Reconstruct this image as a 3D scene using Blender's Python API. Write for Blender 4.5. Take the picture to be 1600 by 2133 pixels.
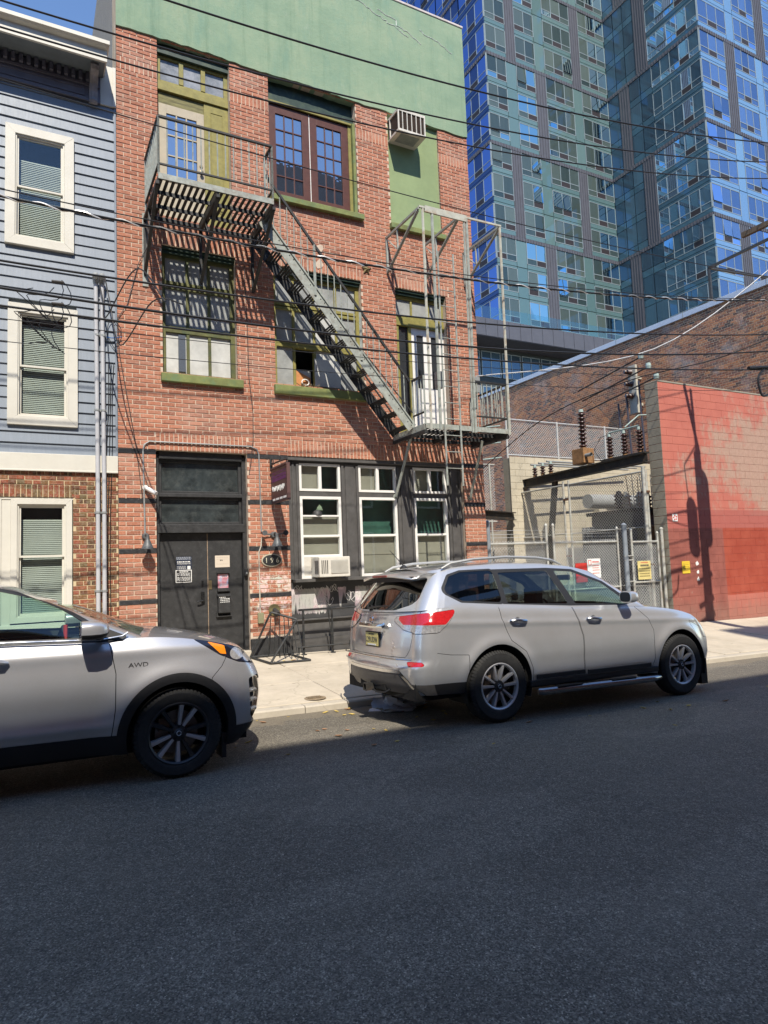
import bpy, bmesh, math, random
import numpy as np
from mathutils import Vector, Matrix
random.seed(7)
rng = np.random.default_rng(11)
S = bpy.context.scene
for o in list(bpy.data.objects): bpy.data.objects.remove(o)
rad = math.radians
# ---------------------------------------------------------------- camera
# x runs along the street to the right, y away from the viewer to the house fronts (y = 11.2), z up
CAM = Vector((0, 0, 1.61))
yaw, pitch, roll = rad(28.25), rad(4.69), rad(-2.22)
fw = Vector((math.sin(yaw)*math.cos(pitch), math.cos(yaw)*math.cos(pitch), math.sin(pitch)))
rt = Vector((math.cos(yaw), -math.sin(yaw), 0)); up = rt.cross(fw)
rt2 = rt*math.cos(roll) + up*math.sin(roll); up2 = up*math.cos(roll) - rt*math.sin(roll)
cam = bpy.data.objects.new('camera', bpy.data.cameras.new('camera'))
cam.matrix_world = Matrix(((rt2.x, up2.x, -fw.x, 0), (rt2.y, up2.y, -fw.y, 0), (rt2.z, up2.z, -fw.z, CAM.z), (0, 0, 0, 1)))
cam.data.sensor_fit = 'HORIZONTAL'; cam.data.sensor_width = 36; cam.data.lens = 36*1400/1600
cam.data.clip_start = .05; cam.data.clip_end = 2000
S.collection.objects.link(cam); S.camera = cam
# ---------------------------------------------------------------- sky, sun, exposure
SUN = Vector((.11, .40, -.50)).normalized()
elev = math.asin(-SUN.z); az = math.atan2(-SUN.x, -SUN.y)
w = bpy.data.worlds.new('World'); S.world = w; w.use_nodes = True
nt = w.node_tree; sky = nt.nodes.new('ShaderNodeTexSky'); sky.sky_type = 'NISHITA'; sky.sun_disc = False
sky.sun_elevation = elev; sky.sun_rotation = az; sky.air_density = 1.0; sky.dust_density = 0; sky.ozone_density = 5; sky.altitude = 600
nt.links.new(sky.outputs[0], nt.nodes['Background'].inputs[0]); nt.nodes['Background'].inputs[1].default_value = .15
sl = bpy.data.lights.new('sun', 'SUN'); sl.energy = 3.9; sl.angle = rad(.53); sl.color = (1, .93, .82)
so = bpy.data.objects.new('sun', sl); so.rotation_euler = SUN.to_track_quat('-Z', 'Y').to_euler(); S.collection.objects.link(so)
S.view_settings.view_transform = 'Standard'; S.view_settings.look = 'None'; S.view_settings.exposure = .8; S.view_settings.gamma = 1
S.view_settings.use_curve_mapping = False
S.render.engine = 'CYCLES'
# ---------------------------------------------------------------- materials
MATS = {}
def N(nt, t, **kw):
    n = nt.nodes.new('ShaderNode'+t)
    for k, v in kw.items():
        if k.startswith('i_'): n.inputs[k[2:].replace('_', ' ')].default_value = v
        else: setattr(n, k, v)
    return n
def ramp(nt, fac, stops):
    r = nt.nodes.new('ShaderNodeValToRGB'); e = r.color_ramp.elements
    while len(e) < len(stops): e.new(.5)
    for el, (p, c) in zip(e, stops): el.position = p; el.color = (*c, 1)
    if fac is not None: nt.links.new(fac, r.inputs[0])
    return r.outputs[0]
def mixc(nt, a, b, fac, mode='MIX'):
    m = nt.nodes.new('ShaderNodeMix'); m.data_type = 'RGBA'; m.blend_type = mode
    for sock, v in ((m.inputs['Factor'], fac), (m.inputs['A'], a), (m.inputs['B'], b)):
        if isinstance(v, (int, float)): sock.default_value = v
        elif isinstance(v, tuple): sock.default_value = (*v, 1)
        else: nt.links.new(v, sock)
    return m.outputs['Result']
def mth(nt, op, a, b=0.0, c=None):
    m = nt.nodes.new('ShaderNodeMath'); m.operation = op
    for i, v in enumerate((a, b) if c is None else (a, b, c)):
        if isinstance(v, (int, float)): m.inputs[i].default_value = v
        else: nt.links.new(v, m.inputs[i])
    return m.outputs[0]
def pos(nt, scale=None):
    g = nt.nodes.new('ShaderNodeNewGeometry').outputs['Position']
    if scale is None: return g
    mp = nt.nodes.new('ShaderNodeVectorMath'); mp.operation = 'MULTIPLY'; mp.inputs[1].default_value = scale
    nt.links.new(g, mp.inputs[0]); return mp.outputs[0]
def noise(nt, vec, sc, det=4, rough=.6):
    n = nt.nodes.new('ShaderNodeTexNoise'); n.inputs['Scale'].default_value = sc; n.inputs['Detail'].default_value = det
    n.inputs['Roughness'].default_value = rough; nt.links.new(vec, n.inputs['Vector']); return n.outputs['Fac']
def bump(nt, h, strength=.3, dist=.01):
    b = nt.nodes.new('ShaderNodeBump'); b.inputs['Strength'].default_value = strength; b.inputs['Distance'].default_value = dist
    nt.links.new(h, b.inputs['Height']); return b.outputs[0]
def newmat(name):
    m = bpy.data.materials.new(name); m.use_nodes = True; MATS[name] = m
    nt = m.node_tree; return m, nt, nt.nodes['Principled BSDF']
def setin(nt, sock, v):
    if isinstance(v, (int, float)): sock.default_value = v
    elif isinstance(v, tuple): sock.default_value = (*v, 1) if len(v) == 3 else v
    else: nt.links.new(v, sock)
def mat(name, col, rough=.6, var=.12, scale=6, metal=0, bmp=.15, spec=.4, coat=0, dirt=None, dirtamt=.5, dscale=1.5, stretch=None):
    """plain surface with mottled colour, optional dirt patches and fine relief"""
    if name in MATS: return MATS[name]
    m, nt, b = newmat(name)
    p = pos(nt, stretch)
    f = noise(nt, p, scale, 6, .65)
    c = ramp(nt, f, [(.3, tuple(x*(1-var) for x in col)), (.7, tuple(min(1, x*(1+var)) for x in col))])
    if dirt:
        d = noise(nt, p, dscale, 5, .7)
        c = mixc(nt, c, dirt, ramp(nt, d, [(.5, (0, 0, 0)), (.72, (dirtamt,)*3)]))
    setin(nt, b.inputs['Base Color'], c)
    r = noise(nt, p, scale*2.3, 3)
    rr = mth(nt, 'MULTIPLY_ADD', r, .25, rough-.12); setin(nt, b.inputs['Roughness'], rr)
    b.inputs['Metallic'].default_value = metal; b.inputs['Specular IOR Level'].default_value = spec
    b.inputs['Coat Weight'].default_value = coat
    if bmp: setin(nt, b.inputs['Normal'], bump(nt, noise(nt, p, scale*7, 4, .7), bmp, .006))
    return m
def brickmat(name, L, H, stops, axis='x', rough=.85, u0=0, v0=0, stain=None, smudge=None, half=True, sat=1):
    """colour per brick from its cell in a running bond laid out with module L x H (world units)"""
    m, nt, b = newmat(name)
    g = nt.nodes.new('ShaderNodeNewGeometry'); sp = nt.nodes.new('ShaderNodeSeparateXYZ'); nt.links.new(g.outputs['Position'], sp.inputs[0])
    u = sp.outputs['X' if axis == 'x' else 'Y']; v = sp.outputs['Z']
    row = mth(nt, 'FLOOR', mth(nt, 'DIVIDE', mth(nt, 'SUBTRACT', v, v0), H))
    off = mth(nt, 'MULTIPLY', mth(nt, 'FLOORED_MODULO', row, 2.0), .5) if half else 0.0
    col = mth(nt, 'FLOOR', mth(nt, 'ADD', mth(nt, 'DIVIDE', mth(nt, 'SUBTRACT', u, u0), L), off))
    cv = nt.nodes.new('ShaderNodeCombineXYZ'); nt.links.new(col, cv.inputs[0]); nt.links.new(row, cv.inputs[1])
    wn = nt.nodes.new('ShaderNodeTexWhiteNoise'); wn.noise_dimensions = '2D'; nt.links.new(cv.outputs[0], wn.inputs['Vector'])
    c = ramp(nt, wn.outputs['Value'], stops)
    p = g.outputs['Position']
    n1 = noise(nt, p, 30, 5, .7); c = mixc(nt, c, mixc(nt, c, (.9, .8, .7), .35), ramp(nt, n1, [(.45, (0, 0, 0)), (.8, (.7,)*3)]))
    if stain:
        for (colr, sc, lo, hi, amt) in stain:
            c = mixc(nt, c, colr, ramp(nt, noise(nt, p, sc, 6, .7), [(lo, (0, 0, 0)), (hi, (amt,)*3)]))
    if smudge: c = smudge(nt, p, sp, c)
    setin(nt, b.inputs['Base Color'], c); b.inputs['Roughness'].default_value = rough; b.inputs['Specular IOR Level'].default_value = .25
    setin(nt, b.inputs['Normal'], bump(nt, noise(nt, p, 90, 4, .7), .35, .004))
    return m
def glass(name, tint=(.94, .96, .95), refl=1.0, dark=.0, wavy=.0):
    """window glass: clear pane with mirror reflection by angle"""
    m, nt, b = newmat(name); nt.nodes.remove(b); out = nt.nodes['Material Output']
    tr = N(nt, 'BsdfTransparent'); tr.inputs[0].default_value = (*tint, 1)
    gl = N(nt, 'BsdfGlossy'); gl.inputs['Roughness'].default_value = .01; gl.inputs[0].default_value = (1, 1, 1, 1)
    g = N(nt, 'NewGeometry'); dp = N(nt, 'VectorMath'); dp.operation = 'DOT_PRODUCT'; nt.links.new(g.outputs['Normal'], dp.inputs[0]); nt.links.new(g.outputs['Incoming'], dp.inputs[1])
    fres = mth(nt, 'MULTIPLY_ADD', mth(nt, 'POWER', mth(nt, 'SUBTRACT', 1.0, mth(nt, 'ABSOLUTE', dp.outputs['Value'])), 5.0), .95, .04)
    if wavy: nb = bump(nt, noise(nt, pos(nt), 3.0, 2), wavy, .02); nt.links.new(nb, gl.inputs['Normal'])
    f = mth(nt, 'MULTIPLY_ADD', fres, refl, .02); f = mth(nt, 'MINIMUM', f, 1.0)
    mx = N(nt, 'MixShader'); nt.links.new(f, mx.inputs[0]); nt.links.new(tr.outputs[0], mx.inputs[1]); nt.links.new(gl.outputs[0], mx.inputs[2])
    nt.links.new(mx.outputs[0], out.inputs[0]); return m
# ---------------------------------------------------------------- mesh helpers
COL = S.collection
class MB:
    def __init__(s): s.v = []; s.f = []
    def add(s, vs, fs):
        b = len(s.v); s.v += [tuple(map(float, p)) for p in vs]; s.f += [tuple(i+b for i in f) for f in fs]; return s
    def box(s, x0, x1, y0, y1, z0, z1):
        return s.add([(x0,y0,z0),(x1,y0,z0),(x1,y1,z0),(x0,y1,z0),(x0,y0,z1),(x1,y0,z1),(x1,y1,z1),(x0,y1,z1)],
            [(0,3,2,1),(4,5,6,7),(0,1,5,4),(1,2,6,5),(2,3,7,6),(3,0,4,7)])
    def bar(s, a, b, wx, wy, upv=(0,0,1)):
        """rectangular bar from a to b, section wx (sideways) by wy (up)"""
        a, b = Vector(a), Vector(b); d = (b-a).normalized(); u = Vector(upv)
        if abs(d.dot(u)) > .98: u = Vector((0,1,0))
        r = d.cross(u).normalized(); u = r.cross(d)
        vs = [p + r*sx*wx/2 + u*sz*wy/2 for p in (a, b) for sx, sz in ((-1,-1),(1,-1),(1,1),(-1,1))]
        return s.add(vs, [(0,1,2,3),(7,6,5,4),(0,4,5,1),(1,5,6,2),(2,6,7,3),(3,7,4,0)])
    def tube(s, pts, r, n=6, cap=True):
        pts = [Vector(p) for p in pts]; rr = r if isinstance(r, (list, tuple)) else [r]*len(pts)
        rings = []; prev = None
        for i, p in enumerate(pts):
            d = (pts[min(i+1, len(pts)-1)] - pts[max(i-1, 0)]).normalized()
            u = prev if prev is not None else (Vector((0,0,1)) if abs(d.z) < .9 else Vector((0,1,0)))
            a = d.cross(u).normalized(); b = a.cross(d).normalized(); prev = b
            rings.append([p + (a*math.cos(t)+b*math.sin(t))*rr[i] for t in [2*math.pi*k/n for k in range(n)]])
        base = len(s.v); s.v += [tuple(q) for ring in rings for q in ring]
        for i in range(len(pts)-1):
            for k in range(n): s.f.append((base+i*n+k, base+i*n+(k+1)%n, base+(i+1)*n+(k+1)%n, base+(i+1)*n+k))
        if cap: s.f.append(tuple(base+k for k in range(n-1,-1,-1))); s.f.append(tuple(base+(len(pts)-1)*n+k for k in range(n)))
        return s
    def lathe(s, prof, o=(0,0,0), axis='z', n=24, a0=0, a1=2*math.pi):
        """profile of (radius, height) turned round an axis"""
        o = Vector(o); full = abs(a1-a0-2*math.pi) < 1e-6; m = n if full else n+1; base = len(s.v)
        for (r, h) in prof:
            for k in range(m):
                t = a0+(a1-a0)*k/n; c, q = r*math.cos(t), r*math.sin(t)
                s.v.append(tuple(o + Vector({'z':(c,q,h),'y':(c,h,q),'x':(h,c,q)}[axis])))
        for i in range(len(prof)-1):
            for k in range(n): s.f.append((base+i*m+k, base+i*m+(k+1)%m, base+(i+1)*m+(k+1)%m, base+(i+1)*m+k))
        return s
    def prism(s, poly, f0, f1):
        """closed outline extruded between two mappings f0, f1: (u, v) -> point"""
        n = len(poly); vs = [f0(*p) for p in poly] + [f1(*p) for p in poly]
        return s.add(vs, [tuple(range(n)), tuple(range(2*n-1, n-1, -1))] + [(i, n+i, n+(i+1)%n, (i+1)%n) for i in range(n)])
    def mesh(s, name, m=None, smooth=False):
        me = bpy.data.meshes.new(name); me.from_pydata(s.v, [], s.f); me.update()
        if m: me.materials.append(m)
        bm = bmesh.new(); bm.from_mesh(me); bmesh.ops.recalc_face_normals(bm, faces=bm.faces); bm.to_mesh(me); bm.free()
        if smooth:
            me.polygons.foreach_set('use_smooth', [True]*len(me.polygons))
            try: me.set_sharp_from_angle(angle=rad(smooth if smooth is not True else 40))
            except Exception: pass
        return me
    def build(s, name, m, parent=None, smooth=False, kind=None, label=None, cat=None, group=None, bevel=0):
        o = bpy.data.objects.new(name, s.mesh(name, m, smooth)); COL.objects.link(o)
        if bevel:
            md = o.modifiers.new('bevel', 'BEVEL'); md.width = bevel; md.segments = 2; md.limit_method = 'ANGLE'; md.angle_limit = rad(40)
        return fin(o, parent, kind, label, cat, group)
def fin(o, parent=None, kind=None, label=None, cat=None, group=None):
    if parent is not None:
        o.parent = parent; o.matrix_parent_inverse = Matrix.Translation(parent.location).inverted() if parent.rotation_euler.z == 0 and parent.rotation_euler.x == 0 else parent.matrix_world.inverted()
    if kind: o['kind'] = kind
    if label: o['label'] = label
    if cat: o['category'] = cat
    if group: o['group'] = group
    return o
def thing(name, label, cat, loc=(0,0,0), group=None):
    o = bpy.data.objects.new(name, None); o.location = loc; o.empty_display_size = .1; COL.objects.link(o)
    return fin(o, None, None, label, cat, group)
def copyobj(o, name, mat4, parent=None):
    c = o.copy(); c.name = name; COL.objects.link(c); c.parent = None; c.matrix_world = mat4
    if parent is not None: c.parent = parent; c.matrix_parent_inverse = Matrix.Translation(parent.location).inverted()
    return c
D = 11.2
SL = -.021
def crown(y): return 0 if y < 5.5 else -.045*(y-5.5)/2.28
def road_z(x, y=0): return SL*x + crown(min(y, 7.78))
def walk_z(x, y): return SL*x + .04 + (y-7.78)/(D-7.78)*.23
# ================================================================ GROUND
def asphalt():
    m, nt, b = newmat('asphalt'); p = pos(nt)
    v = N(nt, 'TexVoronoi'); v.inputs['Scale'].default_value = 150; nt.links.new(p, v.inputs['Vector'])
    v2 = N(nt, 'TexVoronoi'); v2.inputs['Scale'].default_value = 60; nt.links.new(p, v2.inputs['Vector'])
    wn = ramp(nt, v.outputs['Color'], [(.0, (.045, .044, .041)), (.4, (.135, .132, .122)), (.75, (.24, .235, .215)), (.93, (.42, .41, .38)), (1., (.8, .78, .72))])
    w2 = ramp(nt, v2.outputs['Color'], [(.0, (.62,)*3), (.5, (.95,)*3), (1., (1.4,)*3)])
    wn = mixc(nt, wn, w2, .75, 'MULTIPLY')
    big = noise(nt, p, .7, 5, .6); mid = noise(nt, p, 9, 5, .7); fine = noise(nt, p, 420, 2, .6)
    c = mixc(nt, wn, (.07, .069, .068), ramp(nt, mid, [(.4, (0,)*3), (.75, (.42,)*3)]))
    c = mixc(nt, c, (.24, .23, .205), ramp(nt, big, [(.42, (0,)*3), (.75, (.3,)*3)]))
    blot = noise(nt, p, 3.2, 3, .5); c = mixc(nt, c, (.05, .05, .05), ramp(nt, blot, [(.70, (0,)*3), (.80, (.35,)*3)]))
    # long scuffed tracks along the street
    st = noise(nt, pos(nt, (.25, 5, 1)), 1.6, 5, .7); c = mixc(nt, c, (.21, .205, .19), ramp(nt, st, [(.58, (0,)*3), (.85, (.35,)*3)]))
    # worn lane, oil drips, dusty gutter
    spy = N(nt, 'SeparateXYZ'); nt.links.new(p, spy.inputs[0])
    gut = mth(nt, 'MULTIPLY', mth(nt, 'GREATER_THAN', mth(nt, 'ADD', spy.outputs['Y'], mth(nt, 'MULTIPLY', noise(nt, p, 2.5, 5, .7), 1.1)), 7.95), .5); c = mixc(nt, c, (.26, .235, .19), gut)
    patch = ramp(nt, noise(nt, pos(nt, (.35, .8, 1)), .9, 4, .55), [(.44, (0,)*3), (.50, (.45,)*3)]); c = mixc(nt, c, mixc(nt, c, (.62, .62, .62), 1.0, 'MULTIPLY'), patch)
    oil = ramp(nt, noise(nt, p, 5.5, 4, .6), [(.68, (0,)*3), (.76, (.65,)*3)]); c = mixc(nt, c, (.035, .034, .033), oil)
    c = mixc(nt, c, (1.3, 1.2, 1.04), 1.0, 'MULTIPLY')
    setin(nt, b.inputs['Base Color'], c); b.inputs['Roughness'].default_value = .78; b.inputs['Specular IOR Level'].default_value = .35
    h = mth(nt, 'ADD', mth(nt, 'MULTIPLY', v.outputs['Distance'], 1.0), mth(nt, 'MULTIPLY', fine, .5))
    setin(nt, b.inputs['Normal'], bump(nt, h, .9, .012)); return m
def concrete(name, col, var=.1):
    m, nt, b = newmat(name); p = pos(nt)
    f1 = noise(nt, p, 1.3, 6, .7); f2 = noise(nt, p, 14, 6, .75); f3 = noise(nt, p, 160, 3, .7)
    c = ramp(nt, f1, [(.3, tuple(x*.82 for x in col)), (.7, tuple(x*1.08 for x in col))])
    c = mixc(nt, c, tuple(x*.62 for x in col), ramp(nt, f2, [(.55, (0,)*3), (.8, (.55,)*3)]))
    c = mixc(nt, c, tuple(min(1, x*1.3) for x in col), ramp(nt, f3, [(.55, (0,)*3), (.8, (.35,)*3)]))
    cr = N(nt, 'TexVoronoi'); cr.feature = 'DISTANCE_TO_EDGE'; cr.inputs['Scale'].default_value = .55
    wv = N(nt, 'VectorMath'); wv.operation = 'ADD'; nt.links.new(p, wv.inputs[0])
    nn = N(nt, 'TexNoise'); nn.inputs['Scale'].default_value = 3; nn.inputs['Detail'].default_value = 6; nt.links.new(p, nn.inputs['Vector'])
    sc = N(nt, 'VectorMath'); sc.operation = 'SCALE'; sc.inputs['Scale'].default_value = .5; nt.links.new(nn.outputs['Color'], sc.inputs[0]); nt.links.new(sc.outputs[0], wv.inputs[1])
    nt.links.new(wv.outputs[0], cr.inputs['Vector'])
    crk = ramp(nt, cr.outputs['Distance'], [(.0, (.35,)*3), (.006, (0,)*3)])
    c = mixc(nt, c, tuple(x*.35 for x in col), crk)
    gv = N(nt, 'TexVoronoi'); gv.inputs['Scale'].default_value = 2.6; nt.links.new(p, gv.inputs['Vector']); gum = ramp(nt, gv.outputs['Distance'], [(.06, (.55,)*3), (.085, (0,)*3)]); c = mixc(nt, c, tuple(x*.4 for x in col), gum)
    st_ = noise(nt, p, .55, 6, .72); c = mixc(nt, c, tuple(x*.55 for x in (col[0], col[1]*.97, col[2]*.92)), ramp(nt, st_, [(.5, (0,)*3), (.72, (.55,)*3)]))
    setin(nt, b.inputs['Base Color'], c); b.inputs['Roughness'].default_value = .85; b.inputs['Specular IOR Level'].default_value = .25
    setin(nt, b.inputs['Normal'], bump(nt, mth(nt, 'ADD', f2, f3), .35, .006)); return m
M_asph = asphalt(); M_walk = concrete('pavement_concrete', (.50, .435, .335)); M_kerb = concrete('kerb_concrete', (.46, .41, .33))
M_dirt = mat('packed_dirt', (.16, .14, .12), .95, .3, 3)
# far ground sheet
mb = MB(); xs = [-400, -60, 0, 60, 120, 400]; ys = [-400, -60, -20, 0, 20, 60, 600]
for i in range(len(xs)-1):
    for j in range(len(ys)-1):
        q = [(xs[i],ys[j]),(xs[i+1],ys[j]),(xs[i+1],ys[j+1]),(xs[i],ys[j+1])]
        mb.add([(x, y, SL*x-.35) for x, y in q], [(0,1,2,3)])
mb.build('ground', M_dirt, kind='structure')
# road with its fall to the gutter
mb = MB(); ys = [-4.6, -3, 0, 3, 5.5, 6.3, 7.0, 7.5, 7.80]; xs = list(range(-60, 91, 6))
for x in xs:
    for y in ys: mb.v.append((x, y, road_z(x, y)))
n = len(ys)
for i in range(len(xs)-1):
    for j in range(n-1): mb.f.append((i*n+j, (i+1)*n+j, (i+1)*n+j+1, i*n+j+1))
mb.build('road', M_asph, kind='structure', smooth=True)
# pavement base, then slabs and kerb stones as parts
mb = MB(); mb.add([(-60, 7.9, walk_z(-60, 7.9)-.03), (90, 7.9, walk_z(90, 7.9)-.03), (90, 11.4, walk_z(90, 11.2)-.03), (-60, 11.4, walk_z(-60, 11.2)-.03)], [(0,1,2,3)])
pav = mb.build('pavement', M_dirt, kind='structure')
def slab(x0, x1, y0, y1, dz, name='slab', m=None):
    g = .006; b = .012; mb = MB()
    vs = [(x, y, walk_z(x, y)+dz-.1) for x, y in ((x0+g,y0+g),(x1-g,y0+g),(x1-g,y1-g),(x0+g,y1-g))]
    vs += [(x, y, walk_z(x, y)+dz-b*.6) for x, y in ((x0+g,y0+g),(x1-g,y0+g),(x1-g,y1-g),(x0+g,y1-g))]
    vs += [(x, y, walk_z(x, y)+dz) for x, y in ((x0+b,y0+b),(x1-b,y0+b),(x1-b,y1-b),(x0+b,y1-b))]
    fs = [(8,9,10,11)]
    for a in (0, 4):
        for k in range(4): fs.append((a+k, a+(k+1)%4, a+4+(k+1)%4, a+4+k))
    mb.add(vs, fs); return mb.build(name, m or M_walk, pav)
x = -8.3; k = 0
while x < 26:
    wdt = random.choice([1.45, 1.5, 1.55])
    for (y0, y1) in ((7.94, 9.05), (9.05, 10.15), (10.15, 11.19)): slab(x, x+wdt, y0, y1, random.uniform(-.006, .006))
    x += wdt
mb = MB(); mb.box(-60, -8.35, 7.94, 11.19, -.2, 0); 
for a, b in ((-60, -8.35), (26, 90)):
    mb = MB(); mb.add([(a,7.94,walk_z(a,7.94)),(b,7.94,walk_z(b,7.94)),(b,11.19,walk_z(b,11.19)),(a,11.19,walk_z(a,11.19))], [(0,1,2,3)]); mb.build('slab', M_walk, pav)
x = -9
while x < 27:
    wdt = 2.4; prof = [(7.78,-.2),(7.785,.02),(7.80,.038),(7.93,.042),(7.93,-.2)]; mb = MB(); j = random.uniform(-.006,.004)
    vs = [(xx, y+j, SL*xx+z+(0.0 if z > 0 else 0)) for xx in (x+.004, x+wdt-.004) for y, z in prof]
    mb.add(vs, [(i, i+1, i+6, i+5) for i in range(4)] + [(0,1,2,3,4),(9,8,7,6,5)]); mb.build('kerb_stone', M_kerb, pav); x += wdt
# near-side pavement behind the viewer
mb = MB(); mb.add([(-60,-4.6,road_z(-60)+.12),(90,-4.6,road_z(90)+.12),(90,-7.4,road_z(90)+.16),(-60,-7.4,road_z(-60)+.16),(-60,-4.6,road_z(-60)-.1),(90,-4.6,road_z(90)-.1)], [(0,1,2,3),(0,4,5,1)])
mb.build('near_pavement', M_walk, kind='structure')
# ================================================================ MAIN BRICK BUILDING
BX0, BX1 = 1.30, 8.40
BC, BL, BV0 = .0727, .222, .3035
def row_z(r): return BV0 + r*BC
def chalk(nt, p, sp, c):
    """scrawls and rubbed paint on the pier by the storefront"""
    x, z = sp.outputs['X'], sp.outputs['Z']
    def band(v, a, b, s): 
        return mth(nt, 'MULTIPLY', mth(nt, 'SMOOTHSTEP' if False else 'GREATER_THAN', v, a), mth(nt, 'LESS_THAN', v, b))
    mk = mth(nt, 'MULTIPLY', band(x, 3.42, 4.115, .05), band(z, .93, 1.62, .05))
    a = ramp(nt, noise(nt, p, 7, 5, .75), [(.47, (0,)*3), (.56, (.8,)*3)])
    wn = N(nt, 'TexWhiteNoise'); cv = N(nt, 'CombineXYZ')
    nt.links.new(mth(nt, 'FLOOR', mth(nt, 'DIVIDE', mth(nt, 'SUBTRACT', z, BV0), BC)), cv.inputs[1]); nt.links.new(mth(nt, 'FLOOR', mth(nt, 'DIVIDE', x, .22)), cv.inputs[0])
    nt.links.new(cv.outputs[0], wn.inputs['Vector'])
    cc = ramp(nt, wn.outputs['Value'], [(.0, (.72, .62, .60)), (.4, (.75, .52, .50)), (.7, (.55, .62, .52)), (1., (.75, .72, .68))])
    return mixc(nt, c, cc, mth(nt, 'MULTIPLY', a, mk))
RED = [(.0, (.26, .098, .058)), (.2, (.34, .127, .072)), (.6, (.39, .148, .084)), (.85, (.43, .172, .100)), (1., (.31, .14, .092))]
M_brick = brickmat('red_brick', BL, BC, RED, u0=BX0, v0=BV0, stain=[((.46, .32, .26), .9, .50, .78, .6), ((.15, .065, .05), 1.7, .57, .78, .6), ((.12, .07, .055), .45, .56, .75, .4)], smudge=chalk)
M_mort = mat('lime_mortar', (.54, .43, .33), .95, .15, 9, bmp=.3)
M_black = mat('black_paint', (.030, .030, .030), .55, .3, 8, dirt=(.10, .10, .10), dirtamt=.25, dscale=12)
M_blackbrick = mat('black_painted_brick', (.022, .022, .024), .6, .3, 10, dirt=(.12,.12,.12), dirtamt=.3, dscale=20)
M_olive = mat('olive_paint', (.235, .205, .055), .6, .22, 9, dirt=(.10, .13, .045), dirtamt=.6, dscale=4)
M_green = mat('dark_green_paint', (.022, .045, .032), .5, .3, 9, dirt=(.12, .13, .05), dirtamt=.35, dscale=9)
M_sill = mat('green_sill_paint', (.165, .185, .062), .75, .3, 6, dirt=(.10, .19, .10), dirtamt=.8, dscale=3.5, bmp=.4)
M_ply = mat('weathered_wood', (.25, .22, .18), .9, .3, 4, stretch=(14, 14, .6), bmp=.5)
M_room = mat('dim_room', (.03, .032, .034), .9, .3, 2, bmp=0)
M_wire = mat('obscured_glass', (.30, .31, .30), .22, .35, 2.2, bmp=.05, spec=.6, dirt=(.33, .32, .28), dirtamt=.55, dscale=2.5)
M_clear = glass('clear_glass'); M_wavy = glass('old_glass', (.8, .85, .82), 1.6, wavy=.06)
M_mirror = mat('dark_pane', (.03, .034, .038), .06, .2, 3, bmp=0, spec=.9)
def skypane():
    m, nt, b = newmat('sky_reflecting_pane'); setin(nt, b.inputs['Base Color'], (.02, .022, .026)); b.inputs['Roughness'].default_value = .3
    gl = N(nt, 'BsdfGlossy'); gl.inputs['Roughness'].default_value = .015; gl.inputs[0].default_value = (.85, .92, 1, 1)
    nt.links.new(bump(nt, noise(nt, pos(nt), 5, 2), .05, .02), gl.inputs['Normal'])
    mx = N(nt, 'MixShader'); mx.inputs[0].default_value = .42; nt.links.new(b.outputs[0], mx.inputs[1]); nt.links.new(gl.outputs[0], mx.inputs[2]); nt.links.new(mx.outputs[0], nt.nodes['Material Output'].inputs[0]); return m
M_skyp = skypane()
M_brown = mat('brown_paint', (.085, .030, .020), .45, .2, 9)
M_beige = mat('beige_paint', (.40, .345, .25), .55, .08, 5, dirt=(.22, .19, .14), dirtamt=.3, dscale=6)
M_white = mat('white_paint', (.72, .70, .66), .45, .05, 4, dirt=(.45, .42, .36), dirtamt=.25, dscale=3)
M_shop = mat('charcoal_shop_paint', (.085, .081, .077), .5, .25, 5, dirt=(.11, .105, .10), dirtamt=.5, dscale=6)
M_iron = mat('grey_green_iron_paint', (.30, .32, .285), .55, .25, 12, dirt=(.16, .09, .05), dirtamt=.5, dscale=9)
M_irond = mat('black_iron', (.026, .028, .028), .55, .3, 12, dirt=(.10, .06, .035), dirtamt=.3, dscale=12)
def stucco():
    m, nt, b = newmat('green_stucco'); p = pos(nt)
    f1 = noise(nt, p, .9, 7, .7); f2 = noise(nt, pos(nt, (2.6, 1, .8)), 1.2, 6, .75); f3 = noise(nt, p, 45, 5, .7)
    c = ramp(nt, f1, [(.3, (.185, .270, .185)), (.5, (.235, .320, .215)), (.72, (.295, .355, .235))])
    c = mixc(nt, c, (.165, .275, .205), ramp(nt, f2, [(.5, (0,)*3), (.72, (.75,)*3)]))
    c = mixc(nt, c, (.36, .40, .30), ramp(nt, noise(nt, p, 4.5, 6, .8), [(.58, (0,)*3), (.78, (.55,)*3)]))
    sk = noise(nt, pos(nt, (7, 1, .35)), 1.1, 6, .75); c = mixc(nt, c, (.12, .20, .13), ramp(nt, sk, [(.52, (0,)*3), (.75, (.55,)*3)]))
    setin(nt, b.inputs['Base Color'], c); b.inputs['Roughness'].default_value = .9; b.inputs['Specular IOR Level'].default_value = .2
    setin(nt, b.inputs['Normal'], bump(nt, mth(nt, 'ADD', f3, mth(nt, 'MULTIPLY', noise(nt, p, 6, 6, .7), 2.0)), .35, .012)); return m
M_stucco = stucco()
M_panelgreen = mat('pale_green_stucco', (.235, .300, .150), .9, .12, 2.2, bmp=.3, dirt=(.16, .23, .12), dirtamt=.35)

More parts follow.
